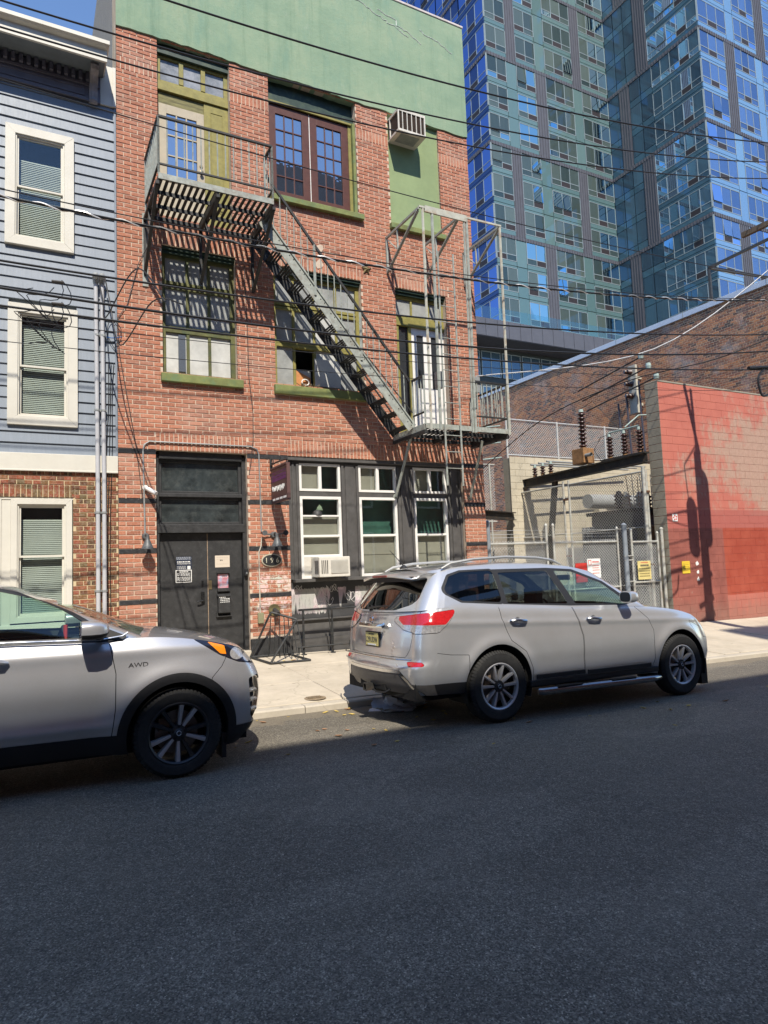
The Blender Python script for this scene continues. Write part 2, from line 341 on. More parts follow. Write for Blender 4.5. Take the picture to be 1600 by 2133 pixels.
main = thing('brick_building', 'three storey red brick building with green stucco top and fire escape', 'building', (4.85, D, walk_z(4.85, D)))
OPEN = [(1.87, 3.38, .0, row_z(46)), (4.12, 7.88, .0, row_z(46)),                                  # door, storefront
        (2.00, 3.25, 4.94, row_z(94)), (3.94, 5.71, 4.93, row_z(94)), (6.46, 7.66, 4.16, row_z(94)),
        (1.96, 3.21, 7.62, 10.80), (3.93, 5.72, 8.47, 10.80), (6.44, 7.65, 8.45, 10.80)]
def wall_slab(x0, x1, z0, z1, ops, f, depth):
    """sheet with openings and their reveals; f(u, v, w) places it (w = depth behind the face)"""
    mb = MB(); us = sorted({x0, x1} | {min(max(a, x0), x1) for o in ops for a in o[:2]}); vs = sorted({z0, z1} | {min(max(a, z0), z1) for o in ops for a in o[2:]})
    for i in range(len(us)-1):
        for j in range(len(vs)-1):
            cu, cv = (us[i]+us[i+1])/2, (vs[j]+vs[j+1])/2
            if any(o[0] < cu < o[1] and o[2] < cv < o[3] for o in ops): continue
            mb.add([f(us[i],vs[j],0), f(us[i+1],vs[j],0), f(us[i+1],vs[j+1],0), f(us[i],vs[j+1],0)], [(0,1,2,3)])
    for (a, b, c, d) in ops:
        c = max(c, z0); d = min(d, z1)
        for p, q in (((a,c),(a,d)), ((a,d),(b,d)), ((b,d),(b,c)), ((b,c),(a,c))):
            mb.add([f(*p,0), f(*q,0), f(*q,depth), f(*p,depth)], [(0,1,2,3)])
    return mb
fy = lambda u, v, w: (u, D+.009+w, v)
wall_slab(BX0, BX1, 0, 10.82, OPEN, fy, .32).build('wall', M_mort, main)
for a in (BX0, BX1-.02): mb = MB(); mb.box(a, a+.02, D+.03, 24, 0, 10.7); mb.build('side_wall', M_mort, main)
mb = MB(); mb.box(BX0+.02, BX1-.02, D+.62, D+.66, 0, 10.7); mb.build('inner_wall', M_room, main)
def lay(x0, x1, r0, r1, ops, L, H, v0, u0, bond="run", jt=.0145, minl=.035):
    out = []
    for r in range(r0, r1):
        za, zb = v0+r*H, v0+(r+1)*H; zm = (za+zb)/2
        cut = sorted([(o[0], o[1]) for o in ops if o[2]-.002 < zm < o[3]+.002])
        seg = []; a = x0
        for c0, c1 in cut:
            if c0 > a: seg.append((a, min(c0, x1)))
            a = max(a, c1)
        if a < x1: seg.append((a, x1))
        hdr = bond == 'common' and r % 6 == 3
        LL = L/2 if hdr else L; off = ((r % 2)*.5)*L if not hdr else L/4
        for (a, b) in seg:
            k = math.floor((a-u0+off)/LL)
            while True:
                s, e = u0-off+k*LL, u0-off+(k+1)*LL; k += 1
                if s >= b-1e-6: break
                s2, e2 = max(s, a), min(e, b)
                if e2-s2 > minl:
                    out.append((s2+(jt/2 if s2 > a+1e-6 else 0), e2-(jt/2 if e2 < b-1e-6 else 0), za+jt/2, zb-jt/2))
    return out
def brick_objs(rects, f, m, parent, nmax, key, name='brick', pro=.008, fieldname='brick_field', jit=.002):
    """the nmax rects nearest the viewer become objects of their own, the rest one field"""
    rects = sorted(rects, key=key); cache = {}
    def bx(mb, a, b, c, d, w0, e=.0028):
        vs = [f(a,c,.02), f(b,c,.02), f(b,d,.02), f(a,d,.02), f(a,c,w0+e), f(b,c,w0+e), f(b,d,w0+e), f(a,d,w0+e), f(a+e,c+e,w0), f(b-e,c+e,w0), f(b-e,d-e,w0), f(a+e,d-e,w0)]
        mb.add(vs, [(8,9,10,11)] + [(i, (i+1)%4, 4+(i+1)%4, 4+i) for i in range(4)] + [(4+i, 4+(i+1)%4, 8+(i+1)%4, 8+i) for i in range(4)])
    o0 = Vector(f(0,0,0))
    for (a, b, c, d) in rects[:nmax]:
        k = (round((b-a)*200), round((d-c)*500))
        if k not in cache:
            mb = MB(); hw, hh = (b-a)/2, (d-c)/2; bx(mb, -hw, hw, -hh, hh, -pro); mb.v = [tuple(Vector(v)-o0) for v in mb.v]; cache[k] = mb.mesh(name, m)
        o = bpy.data.objects.new(name, cache[k]); COL.objects.link(o); o.location = f((a+b)/2, (c+d)/2, random.uniform(-jit, jit)); fin(o, parent)
    mb = MB()
    for (a, b, c, d) in rects[nmax:]: bx(mb, a, b, c, d, -pro+random.uniform(-jit, jit))
    if mb.v: mb.build(fieldname, m, parent, kind='stuff')
SOLD = [(1.87, 3.38, 46, 50), (4.12, 7.88, 46, 50), (1.94, 3.31, 94, 97), (3.88, 5.77, 94, 97), (6.40, 7.72, 94, 97),
        (BX0, 1.96, 134, 137), (3.21, 3.93, 134, 137), (5.72, 6.44, 134, 137), (7.65, BX1, 134, 137)]
soldz = [(a, b, row_z(r0), row_z(r1)) for a, b, r0, r1 in SOLD]
bandz = [(BX0, BX1, row_z(r), row_z(r+1)) for r in (45, 34, 23, 12)]
rects = lay(BX0, BX1, 1, 145, OPEN+soldz+bandz+[(BX0, BX1, -1, .50)], BL, BC, BV0, BX0)
for (a, b, r0, r1) in SOLD:
    n = max(2, round((b-a)/BC)); wd = (b-a)/n; z0, z1 = row_z(r0), row_z(r1)
    for k in range(n):
        xa, xb = a+k*wd+.0075, a+(k+1)*wd-.0075
        if r1-r0 == 4:
            zs = z0+.072 if k % 2 else z1-.072
            rects.append((xa, xb, z0+.004, zs-.0045)); rects.append((xa, xb, zs+.0045, z1-.004))
        else: rects.append((xa, xb, z0+.004, z1-.004))
fm = lambda u, v, w: (u, D+.009+w, v)
dist = lambda r: ((r[0]+r[1])/2)**2 + ((r[2]+r[3])/2-1.6)**2 - 40*((r[1]-r[0])*(r[3]-r[2]) > .012)
brick_objs(rects, fm, M_brick, main, 300, dist)
# black painted courses on the piers
for r in (45, 34, 23, 12):
    for (a, b) in ((BX0, 1.87), (3.38, 4.12), (7.88, BX1)):
        mb = MB(); x = a; 
        while x < b-.01:
            e = min(b, x+.30); mb.box(x+.002, e-.002, D-.006, D+.03, row_z(r)+.002, row_z(r+1)-.002); x = e
        mb.build('black_course', M_blackbrick, main)
for (a, b) in ((BX0, 1.87), (3.38, 4.12), (7.88, BX1)):
    mb = MB(); mb.box(a-.0, b+.0, D-.03, D+.03, 0, .485); mb.build('plinth', M_black, main, bevel=.008)
# stucco top with an uneven lower edge and a pale coping
mb = MB(); n = 60; xs = [BX0+(BX1-BX0)*i/n for i in range(n+1)]; lo = [10.785+random.uniform(-.012, .014)+.01*math.sin(x*3) for x in xs]
for i in range(n):
    a, b = xs[i], xs[i+1]
    mb.add([(a,D-.028,lo[i]),(b,D-.028,lo[i+1]),(b,D-.028,13.30),(a,D-.028,13.30),(a,D+.3,lo[i]),(b,D+.3,lo[i+1])], [(0,1,2,3),(0,4,5,1)])
mb.add([(BX1,D-.028,10.78),(BX1,D+4.3,10.78),(BX1,D+4.3,13.30),(BX1,D-.028,13.30)], [(0,1,2,3)])
mb.add([(BX0,D+4.3,13.3),(BX1,D+4.3,13.3),(BX1,D+4.3,10.6),(BX0,D+4.3,10.6)], [(0,1,2,3)])
mb.build('stucco_parapet', M_stucco, main)
M_cope = mat('pale_coping', (.52, .46, .43), .9, .2, 8, bmp=.4)
mb = MB(); mb.box(BX0, BX1+.02, D-.045, D+.30, 13.295, 13.345); mb.box(BX0, BX1, D+.30, D+4.3, 13.26, 13.30); mb.build('coping', M_cope, main, bevel=.01)
mb = MB(); mb.box(BX0-.035, BX0, D-.02, D+4.2, 9.9, 13.36)
for k in range(14): y = D+k*.3; mb.box(BX0-.05, BX0-.035, y+.004, y+.296, 9.9, 13.34)
mb.build('weathered_board_side', M_ply, main)
mb = MB(); mb.tube([(BX0-.08, D+4.25, 9.8), (BX0-.08, D+4.25, 13.4)], .05); mb.box(BX0-.09, BX0, D+4.2, D+4.3, 9.8, 13.4); mb.build('dark_edge_strip', M_black, main)
M_caulk = mat('white_caulk', (.66, .66, .60), .8, .1, 20)
for (x0, z0, segs) in ((5.4, 13.12, 26), (6.3, 12.95, 16), (7.3, 12.86, 14), (4.9, 13.2, 12)):
    mb = MB(); p = [(x0, z0)]; 
    for k in range(segs):
        x, z = p[-1]; p.append((x+random.uniform(.03, .09), z+random.choice([-.05, -.015, 0, 0, .012, -.03])))
        if random.random() < .2: p.append((p[-1][0]+.004, p[-1][1]-random.uniform(.04, .12)))
    p = [q for q in p if q[0] < 8.38 and q[1] > 12.3]
    mb.tube([(x, D-.029, min(z, 13.28)) for x, z in p], .009, 5); mb.build('sealed_crack', M_caulk, main)
# ---------------------------------------------------------------- joinery
def frame(mb, x0, x1, z0, z1, w, y0, y1, wb=None, wt=None):
    wb = w if wb is None else wb; wt = w if wt is None else wt
    mb.box(x0, x0+w, y0, y1, z0, z1); mb.box(x1-w, x1, y0, y1, z0, z1)
    mb.box(x0+w, x1-w, y0, y1, z0, z0+wb); mb.box(x0+w, x1-w, y0, y1, z1-wt, z1); return mb
def pane(x0, x1, z0, z1, y, m, parent, name='pane', t=.006):
    mb = MB(); mb.box(x0-.004, x1+.004, y, y+t, z0-.004, z1+.004); return mb.build(name, m, parent)
def backing(x0, x1, z0, z1, y, m, parent, name):
    mb = MB(); mb.box(x0, x1, y, y+.02, z0, z1); return mb.build(name, m, parent)
def sill(x0, x1, z0, z1, pr, m, parent, name='sill'):
    mb = MB(); y0 = D-pr; mb.add([(x0,y0,z0),(x1,y0,z0),(x1,D+.2,z0),(x0,D+.2,z0),(x0,y0,z1-.02),(x1,y0,z1-.02),(x1,D+.2,z1+.01),(x0,D+.2,z1+.01)],
        [(0,3,2,1),(4,5,6,7),(0,1,5,4),(1,2,6,5),(2,3,7,6),(3,0,4,7)]); return mb.build(name, m, parent, bevel=.008)
YF = D+.13
# third floor left: door to the fire escape under a three-light transom
mb = MB(); mb.box(1.96, 3.21, D+.10, D+.30, 10.66, 10.80); mb.box(1.96, 3.21, D+.07, D+.2, 10.60, 10.665); mb.build('lintel', M_green, main)
mb = MB(); frame(mb, 1.965, 3.205, 10.10, 10.60, .07, YF, YF+.09, .05, .05)
for x in (2.35, 2.73): mb.box(x, x+.075, YF-.01, YF+.08, 10.15, 10.55)
mb.box(1.965, 3.205, YF-.03, YF+.09, 9.95, 10.10); t3 = mb.build('transom_window', M_olive, main, bevel=.004)
M_smear = mat('smeared_pane', (.20, .215, .23), .25, .4, 5, bmp=.1, spec=.6, dirt=(.4,.4,.42), dirtamt=.5, dscale=4)
for a, b in ((2.035, 2.35), (2.425, 2.73), (2.805, 3.135)): pane(a, b, 10.15, 10.55, YF+.03, M_smear, t3)
M_grain = mat('grained_board', (.16, .145, .055), .7, .7, 2.2, stretch=(1.2, 1, 9), bmp=.3)
mb = MB(); mb.box(2.0, 2.775, YF+.02, YF+.06, 9.735, 9.945); mb.build('wood_grain_board', M_grain, main)
mb = MB(); frame(mb, 2.0, 2.775, 7.66, 9.73, .13, YF+.01, YF+.06, .80, .16)
for x in (2.30, 2.47): mb.box(x-.012, x+.012, YF+.012, YF+.05, 8.46, 9.57)
for z in (8.82, 9.19): mb.box(2.13, 2.645, YF+.013, YF+.05, z-.012, z+.012)
for a, b in ((2.10, 2.36), (2.42, 2.68)): frame(mb, a, b, 7.85, 8.35, .02, YF+.002, YF+.012)
d3 = mb.build('door', M_beige, main, bevel=.003)
xs = [2.13, 2.30, 2.47, 2.645]; zs = [8.46, 8.82, 9.19, 9.57]
for i in range(3):
    for j in range(3): pane(xs[i]+.012, xs[i+1]-.012, zs[j]+.012, zs[j+1]-.012, YF+.03, M_skyp, d3)
mb = MB(); mb.lathe([(0,-.07),(.03,-.065),(.033,-.045),(.015,-.03),(.015,0),(.03,0)], (2.71, YF+.01, 8.62), 'y', 12); mb.lathe([(0,-.02),(.025,-.02),(.028,0)], (2.71, YF+.01, 8.75), 'y', 12); mb.build('door_knob', mat('brass', (.35, .28, .16), .35, .1, 9, metal=.8), d3, smooth=True)
mb = MB(); mb.box(2.775, 3.205, YF+.0, YF+.05, 7.66, 9.945); frame(mb, 2.88, 3.11, 7.95, 9.80, .012, YF-.008, YF); mb.box(2.90, 3.09, YF-.012, YF, 7.99, 9.76); mb.build('side_panel', M_olive, main, bevel=.003)
# third floor middle: brown french casements, twelve lights each
mb = MB(); mb.box(3.93, 5.72, D+.16, D+.30, 10.50, 10.80); mb.box(3.93, 5.72, D+.10, D+.20, 10.36, 10.50); mb.build('lintel', M_green, main)
mb = MB(); mb.box(3.93, 5.72, D+.085, D+.12, 10.335, 10.372); mb.box(5.60, 5.66, D+.12, D+.22, 8.47, 10.34); mb.build('yellow_trim', M_olive, main)
mb = MB(); mb.box(5.66, 5.715, D+.04, D+.25, 8.47, 10.35); mb.build('mossy_jamb', M_sill, main)
for (a, b) in ((3.96, 4.775), (4.79, 5.60)):
    mb = MB(); frame(mb, a, b, 8.48, 10.33, .145, YF, YF+.055, .17, .17); gx = [a+.145+(b-a-.29)*i/3 for i in range(4)]; gz = [8.65+(1.51)*i/5 for i in range(6)]
    for x in gx[1:3]: mb.box(x-.011, x+.011, YF+.008, YF+.045, 8.65, 10.16)
    for z in gz[1:5]: mb.box(a+.145, b-.145, YF+.009, YF+.045, z-.011, z+.011)
    wd = mb.build('casement_window', M_brown, main, bevel=.003)
    for i in range(3):
        for j in range(5): pane(gx[i]+.011, gx[i+1]-.011, gz[j]+.011, gz[j+1]-.011, YF+.025+random.uniform(-.0015,.0015), M_skyp, wd)
mb = MB(); mb.box(4.775, 4.79, YF+.005, YF+.03, 8.48, 10.33); mb.build('meeting_strip', M_white, main)
sill(4.0-.08, 5.80, 8.345, 8.47, .09, M_sill, main)
# third floor right: bricked up, rendered green
mb = MB(); mb.box(6.44, 7.65, D+.055, D+.25, 8.45, 10.80); mb.build('rendered_panel', M_panelgreen, main)
sill(6.40, 7.70, 8.325, 8.45, .09, M_sill, main)
# second floor left: nine-light window
def dark_head(x0, x1): 
    mb = MB(); z = row_z(94); mb.box(x0, x1, D+.04, D+.28, z-.05, z); mb.box(x0, x1, D+.075, D+.28, z-.10, z-.052); mb.build('window_head', M_green, main)
dark_head(2.0, 3.25)
def gridwin(x0, x1, z0, z1, rows, cols, m, panem, name='sash_window', st=.075, bar=.05, skip=()):
    """rows: list of (z0, z1, frame material) tiers of lights"""
    mb = MB(); mb.box(x0, x0+st, YF, YF+.1, z0, z1); mb.box(x1-st, x1, YF, YF+.1, z0, z1)
    ps = []
    for ti, (a, b) in enumerate(rows):
        mb.box(x0+st, x1-st, YF+.006*(ti%2), YF+.09, a, a+.055); mb.box(x0+st, x1-st, YF+.006*(ti%2), YF+.09, b-.055, b)
        g = [x0+st+(x1-x0-2*st)*c for c in cols]
        for x in g[1:-1]: mb.box(x-bar/2, x+bar/2, YF+.010, YF+.085, a+.055, b-.055)
        for i in range(len(g)-1): ps.append((g[i]+bar/2, g[i+1]-bar/2, a+.055, b-.055, ti, i))
    wdw = mb.build(name, m, main, bevel=.004)
    for (a, b, c, d, ti, i) in ps:
        if (ti, i) in skip: continue
        pane(a-bar*.3, b+bar*.3, c, d, YF+.04, panem(ti, i), wdw)
    return wdw
M_win2 = mat('green_olive_frame', (.10, .10, .032), .6, .5, 3, dirt=(.03, .07, .04), dirtamt=.9, dscale=2.2)
M_cloth = mat('white_curtain', (.48, .48, .45), .8, .2, 3, bmp=.2)
M_mesh = mat('blue_grey_screen', (.07, .085, .11), .5, .2, 40)
gridwin(2.0, 3.25, 4.94, row_z(94)-.1, [(4.94, 5.74), (5.745, 6.50), (6.52, row_z(94)-.1)], [0, 1/3, 2/3, 1], M_win2, lambda t, i: (M_cloth if t == 0 else M_wire))
mb = MB(); mb.box(2.28, 2.40, YF+.02, YF+.03, 5.03, 5.67); mb.build('window_screen', M_mesh, main)
sill(1.965, 3.33, 4.785, 4.94, .08, M_sill, main)
# second floor middle: wide window, partly boarded
dark_head(3.94, 5.71)
wb = gridwin(3.94, 5.71, 4.93, row_z(94)-.1, [(4.93, 5.74), (5.745, 6.44), (6.46, row_z(94)-.1)], [0, .21, .46, .74, 1], M_olive, lambda t, i: [M_wire, M_wire, M_cloth, M_wire][i] if t < 2 else M_wire, skip=((0, 1),))
mb = MB(); mb.box(4.34, 4.70, YF+.10, YF+.12, 5.0, 5.30); mb.box(4.74, 5.26, YF-.02, YF+.0, 5.0, 5.52); mb.build('board_in_window', M_cloth, main)
M_orange = mat('orange_card', (.5, .22, .08), .8, .2, 6)
mb = MB(); mb.add([(4.36,YF+.06,5.30),(4.68,YF+.06,5.16),(4.68,YF+.06,5.00),(4.36,YF+.06,5.00)], [(0,1,2,3)]); mb.build('card_in_window', M_orange, main)
mb = MB(); mb.tube([(4.56+.07*math.cos(t*.4), YF+.02, 5.06+.055*math.sin(t*.4)) for t in range(17)], .012); mb.build('coiled_hose', M_white, main)
sill(3.90, 5.76, 4.75, 4.93, .08, M_sill, main)
mb = MB()
for k in range(14):
    x = 4.55+random.uniform(-.2, .2); mb.tube([(x, D-.03+random.uniform(-.03,.03), 4.94), (x+random.uniform(-.1,.1), D-.04, 4.96+random.uniform(0,.03))], .006, 4)
mb.build('twigs', mat('dry_twigs', (.16, .13, .09), .9), main, kind='stuff')
# second floor right: white door with sidelight and transom
dark_head(6.46, 7.66)
mb = MB(); frame(mb, 6.46, 7.66, 6.58, row_z(94)-.1, .06, YF, YF+.09); mb.box(6.88, 6.92, YF+.01, YF+.08, 6.64, 6.98); mb.box(7.30, 7.33, YF+.01, YF+.08, 6.64, 6.98)
mb.box(6.46, 7.66, YF-.02, YF+.09, 6.42, 6.58); mb.box(6.46, 6.58, YF, YF+.09, 4.16, 6.42); mb.box(6.80, 6.87, YF, YF+.09, 4.16, 6.42); mb.box(6.58, 6.80, YF, YF+.09, 4.16, 4.6)
t2 = mb.build('door_frame', M_olive, main, bevel=.004)
for a, b in ((6.52, 6.88), (6.92, 7.30), (7.33, 7.60)): pane(a, b, 6.64, 6.98, YF+.04, M_wire, t2)
pane(6.58, 6.80, 4.6, 6.42, YF+.04, M_mirror, t2)
mb = MB(); x0, x1 = 6.875, 7.655; L = [(7.00, 7.16), (7.34, 7.50)]
for a, b in ((x0, 7.00), (7.16, 7.34), (7.50, x1)): mb.box(a, b, YF+.02, YF+.065, 4.17, 6.415)
for a, b in L: mb.box(a, b, YF+.02, YF+.065, 4.17, 5.18); mb.box(a, b, YF+.02, YF+.065, 6.28, 6.415)
dd = mb.build('door', M_white, main)
for a, b in L: pane(a, b, 5.18, 6.28, YF+.04, M_mirror, dd)
M_galv = mat('galvanised_grey', (.30, .31, .30), .5, .15, 10, metal=.3)
# ---------------------------------------------------------------- street door
mb = MB(); YD = D+.20
mb.box(1.87, 1.93, D+.10, D+.3, .2, 3.60); mb.box(3.31, 3.38, D+.10, D+.3, .2, 3.60); mb.box(1.93, 3.31, D+.08, D+.3, 3.52, 3.648)
frame(mb, 1.93, 3.31, 2.95, 3.52, .05, D+.15, D+.24); frame(mb, 1.93, 3.31, 2.44, 2.90, .045, D+.16, D+.24); mb.box(1.93, 3.31, D+.10, D+.26, 2.895, 2.955); mb.box(1.90, 3.34, D+.09, D+.26, 2.30, 2.44)
fr = mb.build('door_frame', M_black, main, bevel=.006)
M_dusk = mat('dusty_dark_pane', (.035, .042, .042), .12, .5, 4, bmp=0, spec=.8, dirt=(.13, .14, .13), dirtamt=.35, dscale=5)
pane(1.98, 3.26, 3.0, 3.47, D+.19, M_dusk, fr); pane(1.975, 3.265, 2.485, 2.855, D+.195, M_dusk, fr)
for (a, b) in ((1.935, 2.715), (2.727, 3.305)):
    mb = MB(); mb.box(a, b, YD, YD+.05, .30, 2.295); leaf = mb.build('door_leaf', M_black, main, bevel=.004)
    if a < 2:
        mb = MB(); mb.box(2.60, 2.66, YD-.015, YD, 1.24, 1.32); mb.box(2.60, 2.65, YD-.05, YD-.01, 1.16, 1.25); mb.tube([(2.625,YD-.05,1.17),(2.56,YD-.06,1.165),(2.53,YD-.05,1.15)], .012); mb.build('door_handle', mat('black_metal', (.03,.03,.03), .35, .2, 9, metal=.5), leaf); mb = MB(); mb.box(2.615,2.645,YD-.008,YD,1.40,1.50); mb.build('lock_plate', MATS['black_metal'], leaf)
    else:
        mb = MB(); mb.box(2.732, 2.785, YD-.008, YD, 1.35, 1.50); mb.build('latch_plate', mat('brass', (.3,.25,.15)), leaf)
mb = MB(); mb.box(2.716, 2.726, YD-.003, YD+.02, .32, 2.29); mb.build('worn_edge', mat('bare_wood_edge', (.30, .22, .15), .9, .4, 30), main)
mb = MB(); mb.box(1.87, 3.38, D-.02, D+.3, .02, .30); mb.build('door_step', M_kerb, main, bevel=.01)
# ---------------------------------------------------------------- storefront
mb = MB(); YS = D+.10
cols = [(4.12, 4.36), (5.17, 5.55), (6.36, 6.74), (7.52, 7.88)]; lights = [(4.36, 5.17), (5.55, 6.36), (6.74, 7.52)]
mb.box(4.12, 7.88, D+.02, D+.3, 3.58, 3.648); mb.box(4.12, 7.88, YS, D+.3, 3.545, 3.58)
for a, b in cols: mb.box(a, b, YS, D+.3, 1.45, 3.545)
for a, b in cols:       # fluted mouldings on each pier of the shopfront
    for x in (a+.02, b-.06): mb.box(x, x+.045, YS-.03, YS, 1.45, 3.52)
    mb.box(a+.10, b-.10, YS-.02, YS, 1.45, 3.55)
for a, b in lights: mb.box(a, b, YS, D+.3, 2.94, 3.035)
mb.box(4.12, 7.88, YS+.02, D+.3, .2, 1.40); mb.box(4.18, 7.86, D-.07, D+.3, 1.40, 1.455)
mb.box(4.12, 7.88, D+.055, D+.3, .15, .42); mb.box(4.12, 7.88, D+.07, D+.3, .72, .75)
shop = mb.build('storefront', M_shop, main, bevel=.005)
M_shade = mat('beige_roller_shade', (.33, .295, .24), .85, .1, 4, bmp=.1); M_shopglass = glass('shop_glass', (.93, .96, .95), 1.3)
M_teal = mat('deep_green_room', (.05, .14, .105), .8, .3, 2)
for i, (a, b) in enumerate(lights):
    mb = MB(); frame(mb, a, b, 3.035, 3.545, .045, YS-.012, YS+.06); mx = (a+b)/2; mb.box(mx-.03, mx+.03, YS-.01, YS+.06, 3.08, 3.50); u = mb.build('transom_window', M_white, main, bevel=.003)
    pane(a+.045, mx-.03, 3.08, 3.50, YS+.02, M_shopglass, u); pane(mx+.03, b-.045, 3.08, 3.50, YS+.02, M_shopglass, u)
    mb = MB(); mb.box(a+.03, mx-.01, YS+.10, YS+.11, 3.05, 3.53); mb.build('shade', M_shade, u)
    mb = MB(); frame(mb, a, b, 1.455, 2.94, .05, YS-.012, YS+.08)
    zm = 2.22
    mb.box(a+.05, b-.05, YS+.0, YS+.06, zm-.02, zm+.02)
    if i == 0: mb.box(a+.05, b-.05, YS-.005, YS+.05, 2.57, 2.60); mb.box(a+.05, b-.05, YS-.005, YS+.05, 1.84, 1.88)
    u = mb.build('sash_window', M_white, main, bevel=.003)
    pane(a+.05, b-.05, zm+.02, 2.89, YS+.03, M_shopglass, u); pane(a+.05, b-.05, (1.87 if i == 0 else 1.505), zm-.02, YS+.025, M_shopglass, u)
    top = 2.57 if i == 0 else (2.21 if i == 1 else 2.22)
    mb = MB(); mb.box(a+.03, b-.03, YS+.10, YS+.105, 1.47, top); mb.box(a+.03, b-.03, YS+.09, YS+.11, 1.86, 1.875); mb.build('shade', M_shade, u)
    mb = MB(); mb.box(a-.1, b+.1, YS+.30, YS+.31, 1.4, 3.55); mb.build('room_backdrop', M_teal, u)
# smeared paint and scrawls on the dark stallriser
def scrawl():
    m, nt, b = newmat('stallriser_smears'); p = pos(nt); sp = N(nt, 'SeparateXYZ'); nt.links.new(p, sp.inputs[0])
    n1 = noise(nt, pos(nt, (22, 1, 2.0)), 1.6, 6, .8)
    mask = ramp(nt, noise(nt, pos(nt, (2.6, 1, .4)), 1.3, 3), [(.44, (0,)*3), (.47, (1,)*3)])
    zlo = mth(nt, 'GREATER_THAN', mth(nt, 'ADD', sp.outputs['Z'], mth(nt, 'MULTIPLY', n1, .25)), .97); zhi = mth(nt, 'LESS_THAN', mth(nt, 'ADD', sp.outputs['Z'], mth(nt, 'MULTIPLY', n1, .16)), 1.36)
    f = mth(nt, 'MULTIPLY', mth(nt, 'MULTIPLY', mask, ramp(nt, n1, [(.34, (.15,)*3), (.46, (.92,)*3)])), mth(nt, 'MULTIPLY', zlo, zhi))
    cc = ramp(nt, noise(nt, p, 2.3, 2), [(.4, (.62, .48, .52)), (.55, (.60, .60, .55))])
    c = mixc(nt, (.055, .055, .056), cc, f)
    cc2 = mixc(nt, c, (.02, .02, .02), ramp(nt, noise(nt, p, 1.7, 2), [(.5, (0,)*3), (.52, (.8,)*3)]))
    setin(nt, b.inputs['Base Color'], mixc(nt, c, cc2, .35)); b.inputs['Roughness'].default_value = .6; return m
mb = MB(); mb.box(4.14, 7.86, YS+.005, YS+.02, .755, 1.398); mb.build('smeared_panel', scrawl(), main)
def squiggle(x, z, s, kind):
    r = random.Random(kind); pts = []; cx, cz = x, z
    for t in range(26):
        a = t*.55; pts.append((cx+t*s*.05+s*.35*math.sin(a*1.3+kind), YS+.003, cz+s*.4*math.sin(a*1.9+kind*2)+s*.12*math.cos(a*.7)))
    return pts
M_chalkw = mat('chalk_white', (.62, .6, .58), .8, .1, 20); M_chalkp = mat('chalk_pink', (.6, .42, .46), .8, .1, 20)
for k, (x, z, s, m) in enumerate(((4.62, 1.22, .16, M_chalkw), (4.66, 1.05, .2, M_chalkw), (4.55, .93, .13, M_chalkp), (4.22, 1.30, .1, M_chalkw), (5.22, 1.10, .22, M_chalkw), (4.85, 1.27, .14, M_chalkw))):
    mb = MB(); mb.tube(squiggle(x, z, s, k+3), .0045, 4); mb.build('scrawled_tag', m, main)
# ================================================================ BLUE CLAPBOARD HOUSE
M_blue = mat('blue_grey_siding', (.195, .225, .262), .5, .07, 2.5, stretch=(14, 1, 1.2), bmp=.1, dirt=(.26, .29, .34), dirtamt=.35, dscale=1.2)
M_trim = mat('cream_trim', (.58, .555, .48), .5, .05, 3, dirt=(.5, .46, .38), dirtamt=.3, dscale=2)
M_frz = mat('frieze_paint', (.13, .125, .15), .6, .2, 4)
M_slate = mat('soffit_paint', (.15, .17, .18), .6, .15, 4)
house = thing('clapboard_house', 'blue grey clapboard house with cream window trim and brown brick base', 'house', (-1.1, D, walk_z(-1.1, D)))
HX0, HX1 = -3.4, 1.293
EX = .1685
WN = [(-.285, .665, 6.69, 8.585), (-.235, .715, 3.925, 5.775), (-2.5, -1.55, 6.69, 8.585), (-2.5, -1.55, 3.925, 5.775)]
wall_slab(HX0, HX1, 3.2, 9.72, [(a+.1, b-.1, c+.1, d-.1) for a, b, c, d in WN], lambda u, v, w: (u, D+.033+w, v), .25).build('wall', M_slate, house)
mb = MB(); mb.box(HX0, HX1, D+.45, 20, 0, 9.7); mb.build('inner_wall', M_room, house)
nP = int((9.30-3.50)/EX)+1
for k in range(nP):
    z0 = 3.50+k*EX; z1 = min(z0+EX+.012, 9.33); segs = []; a = HX0
    for (c, d, e, f) in sorted(WN, key=lambda q: q[0]):
        if e+.01 < z0+EX*.5 < f-.0: segs.append((a, c+.01)); a = d-.01
    segs.append((a, HX1-.03))
    for (a, b) in segs:
        mb = MB(); y0, y1 = D-.010+random.uniform(-.002,.002), D+.014
        mb.add([(a,y0,z0),(b,y0,z0),(b,y1,z1),(a,y1,z1),(a,D+.032,z0),(b,D+.032,z0),(b,D+.032,z1),(a,D+.032,z1)], [(0,1,2,3),(0,4,5,1),(0,3,7,4),(1,5,6,2)]); mb.build('clapboard', M_blue, house)
mb = MB(); mb.box(HX1-.03, HX1, D-.016, D+.03, 3.5, 9.3); mb.build('corner_strip', M_blue, house)
M_blind = mat('grey_green_blind', (.42, .43, .385), .8, .08, 3); M_hglass = glass('house_glass', (.91, .94, .93), .6)
def blind(x0, x1, z0, z1, y, par):
    mb = MB(); z = z0
    while z < z1: mb.add([(x0,y,z),(x1,y,z),(x1,y+.012,z+.026),(x0,y+.012,z+.026)], [(0,1,2,3)]); z += .029
    mb.build('blind', M_blind, par, kind='stuff')
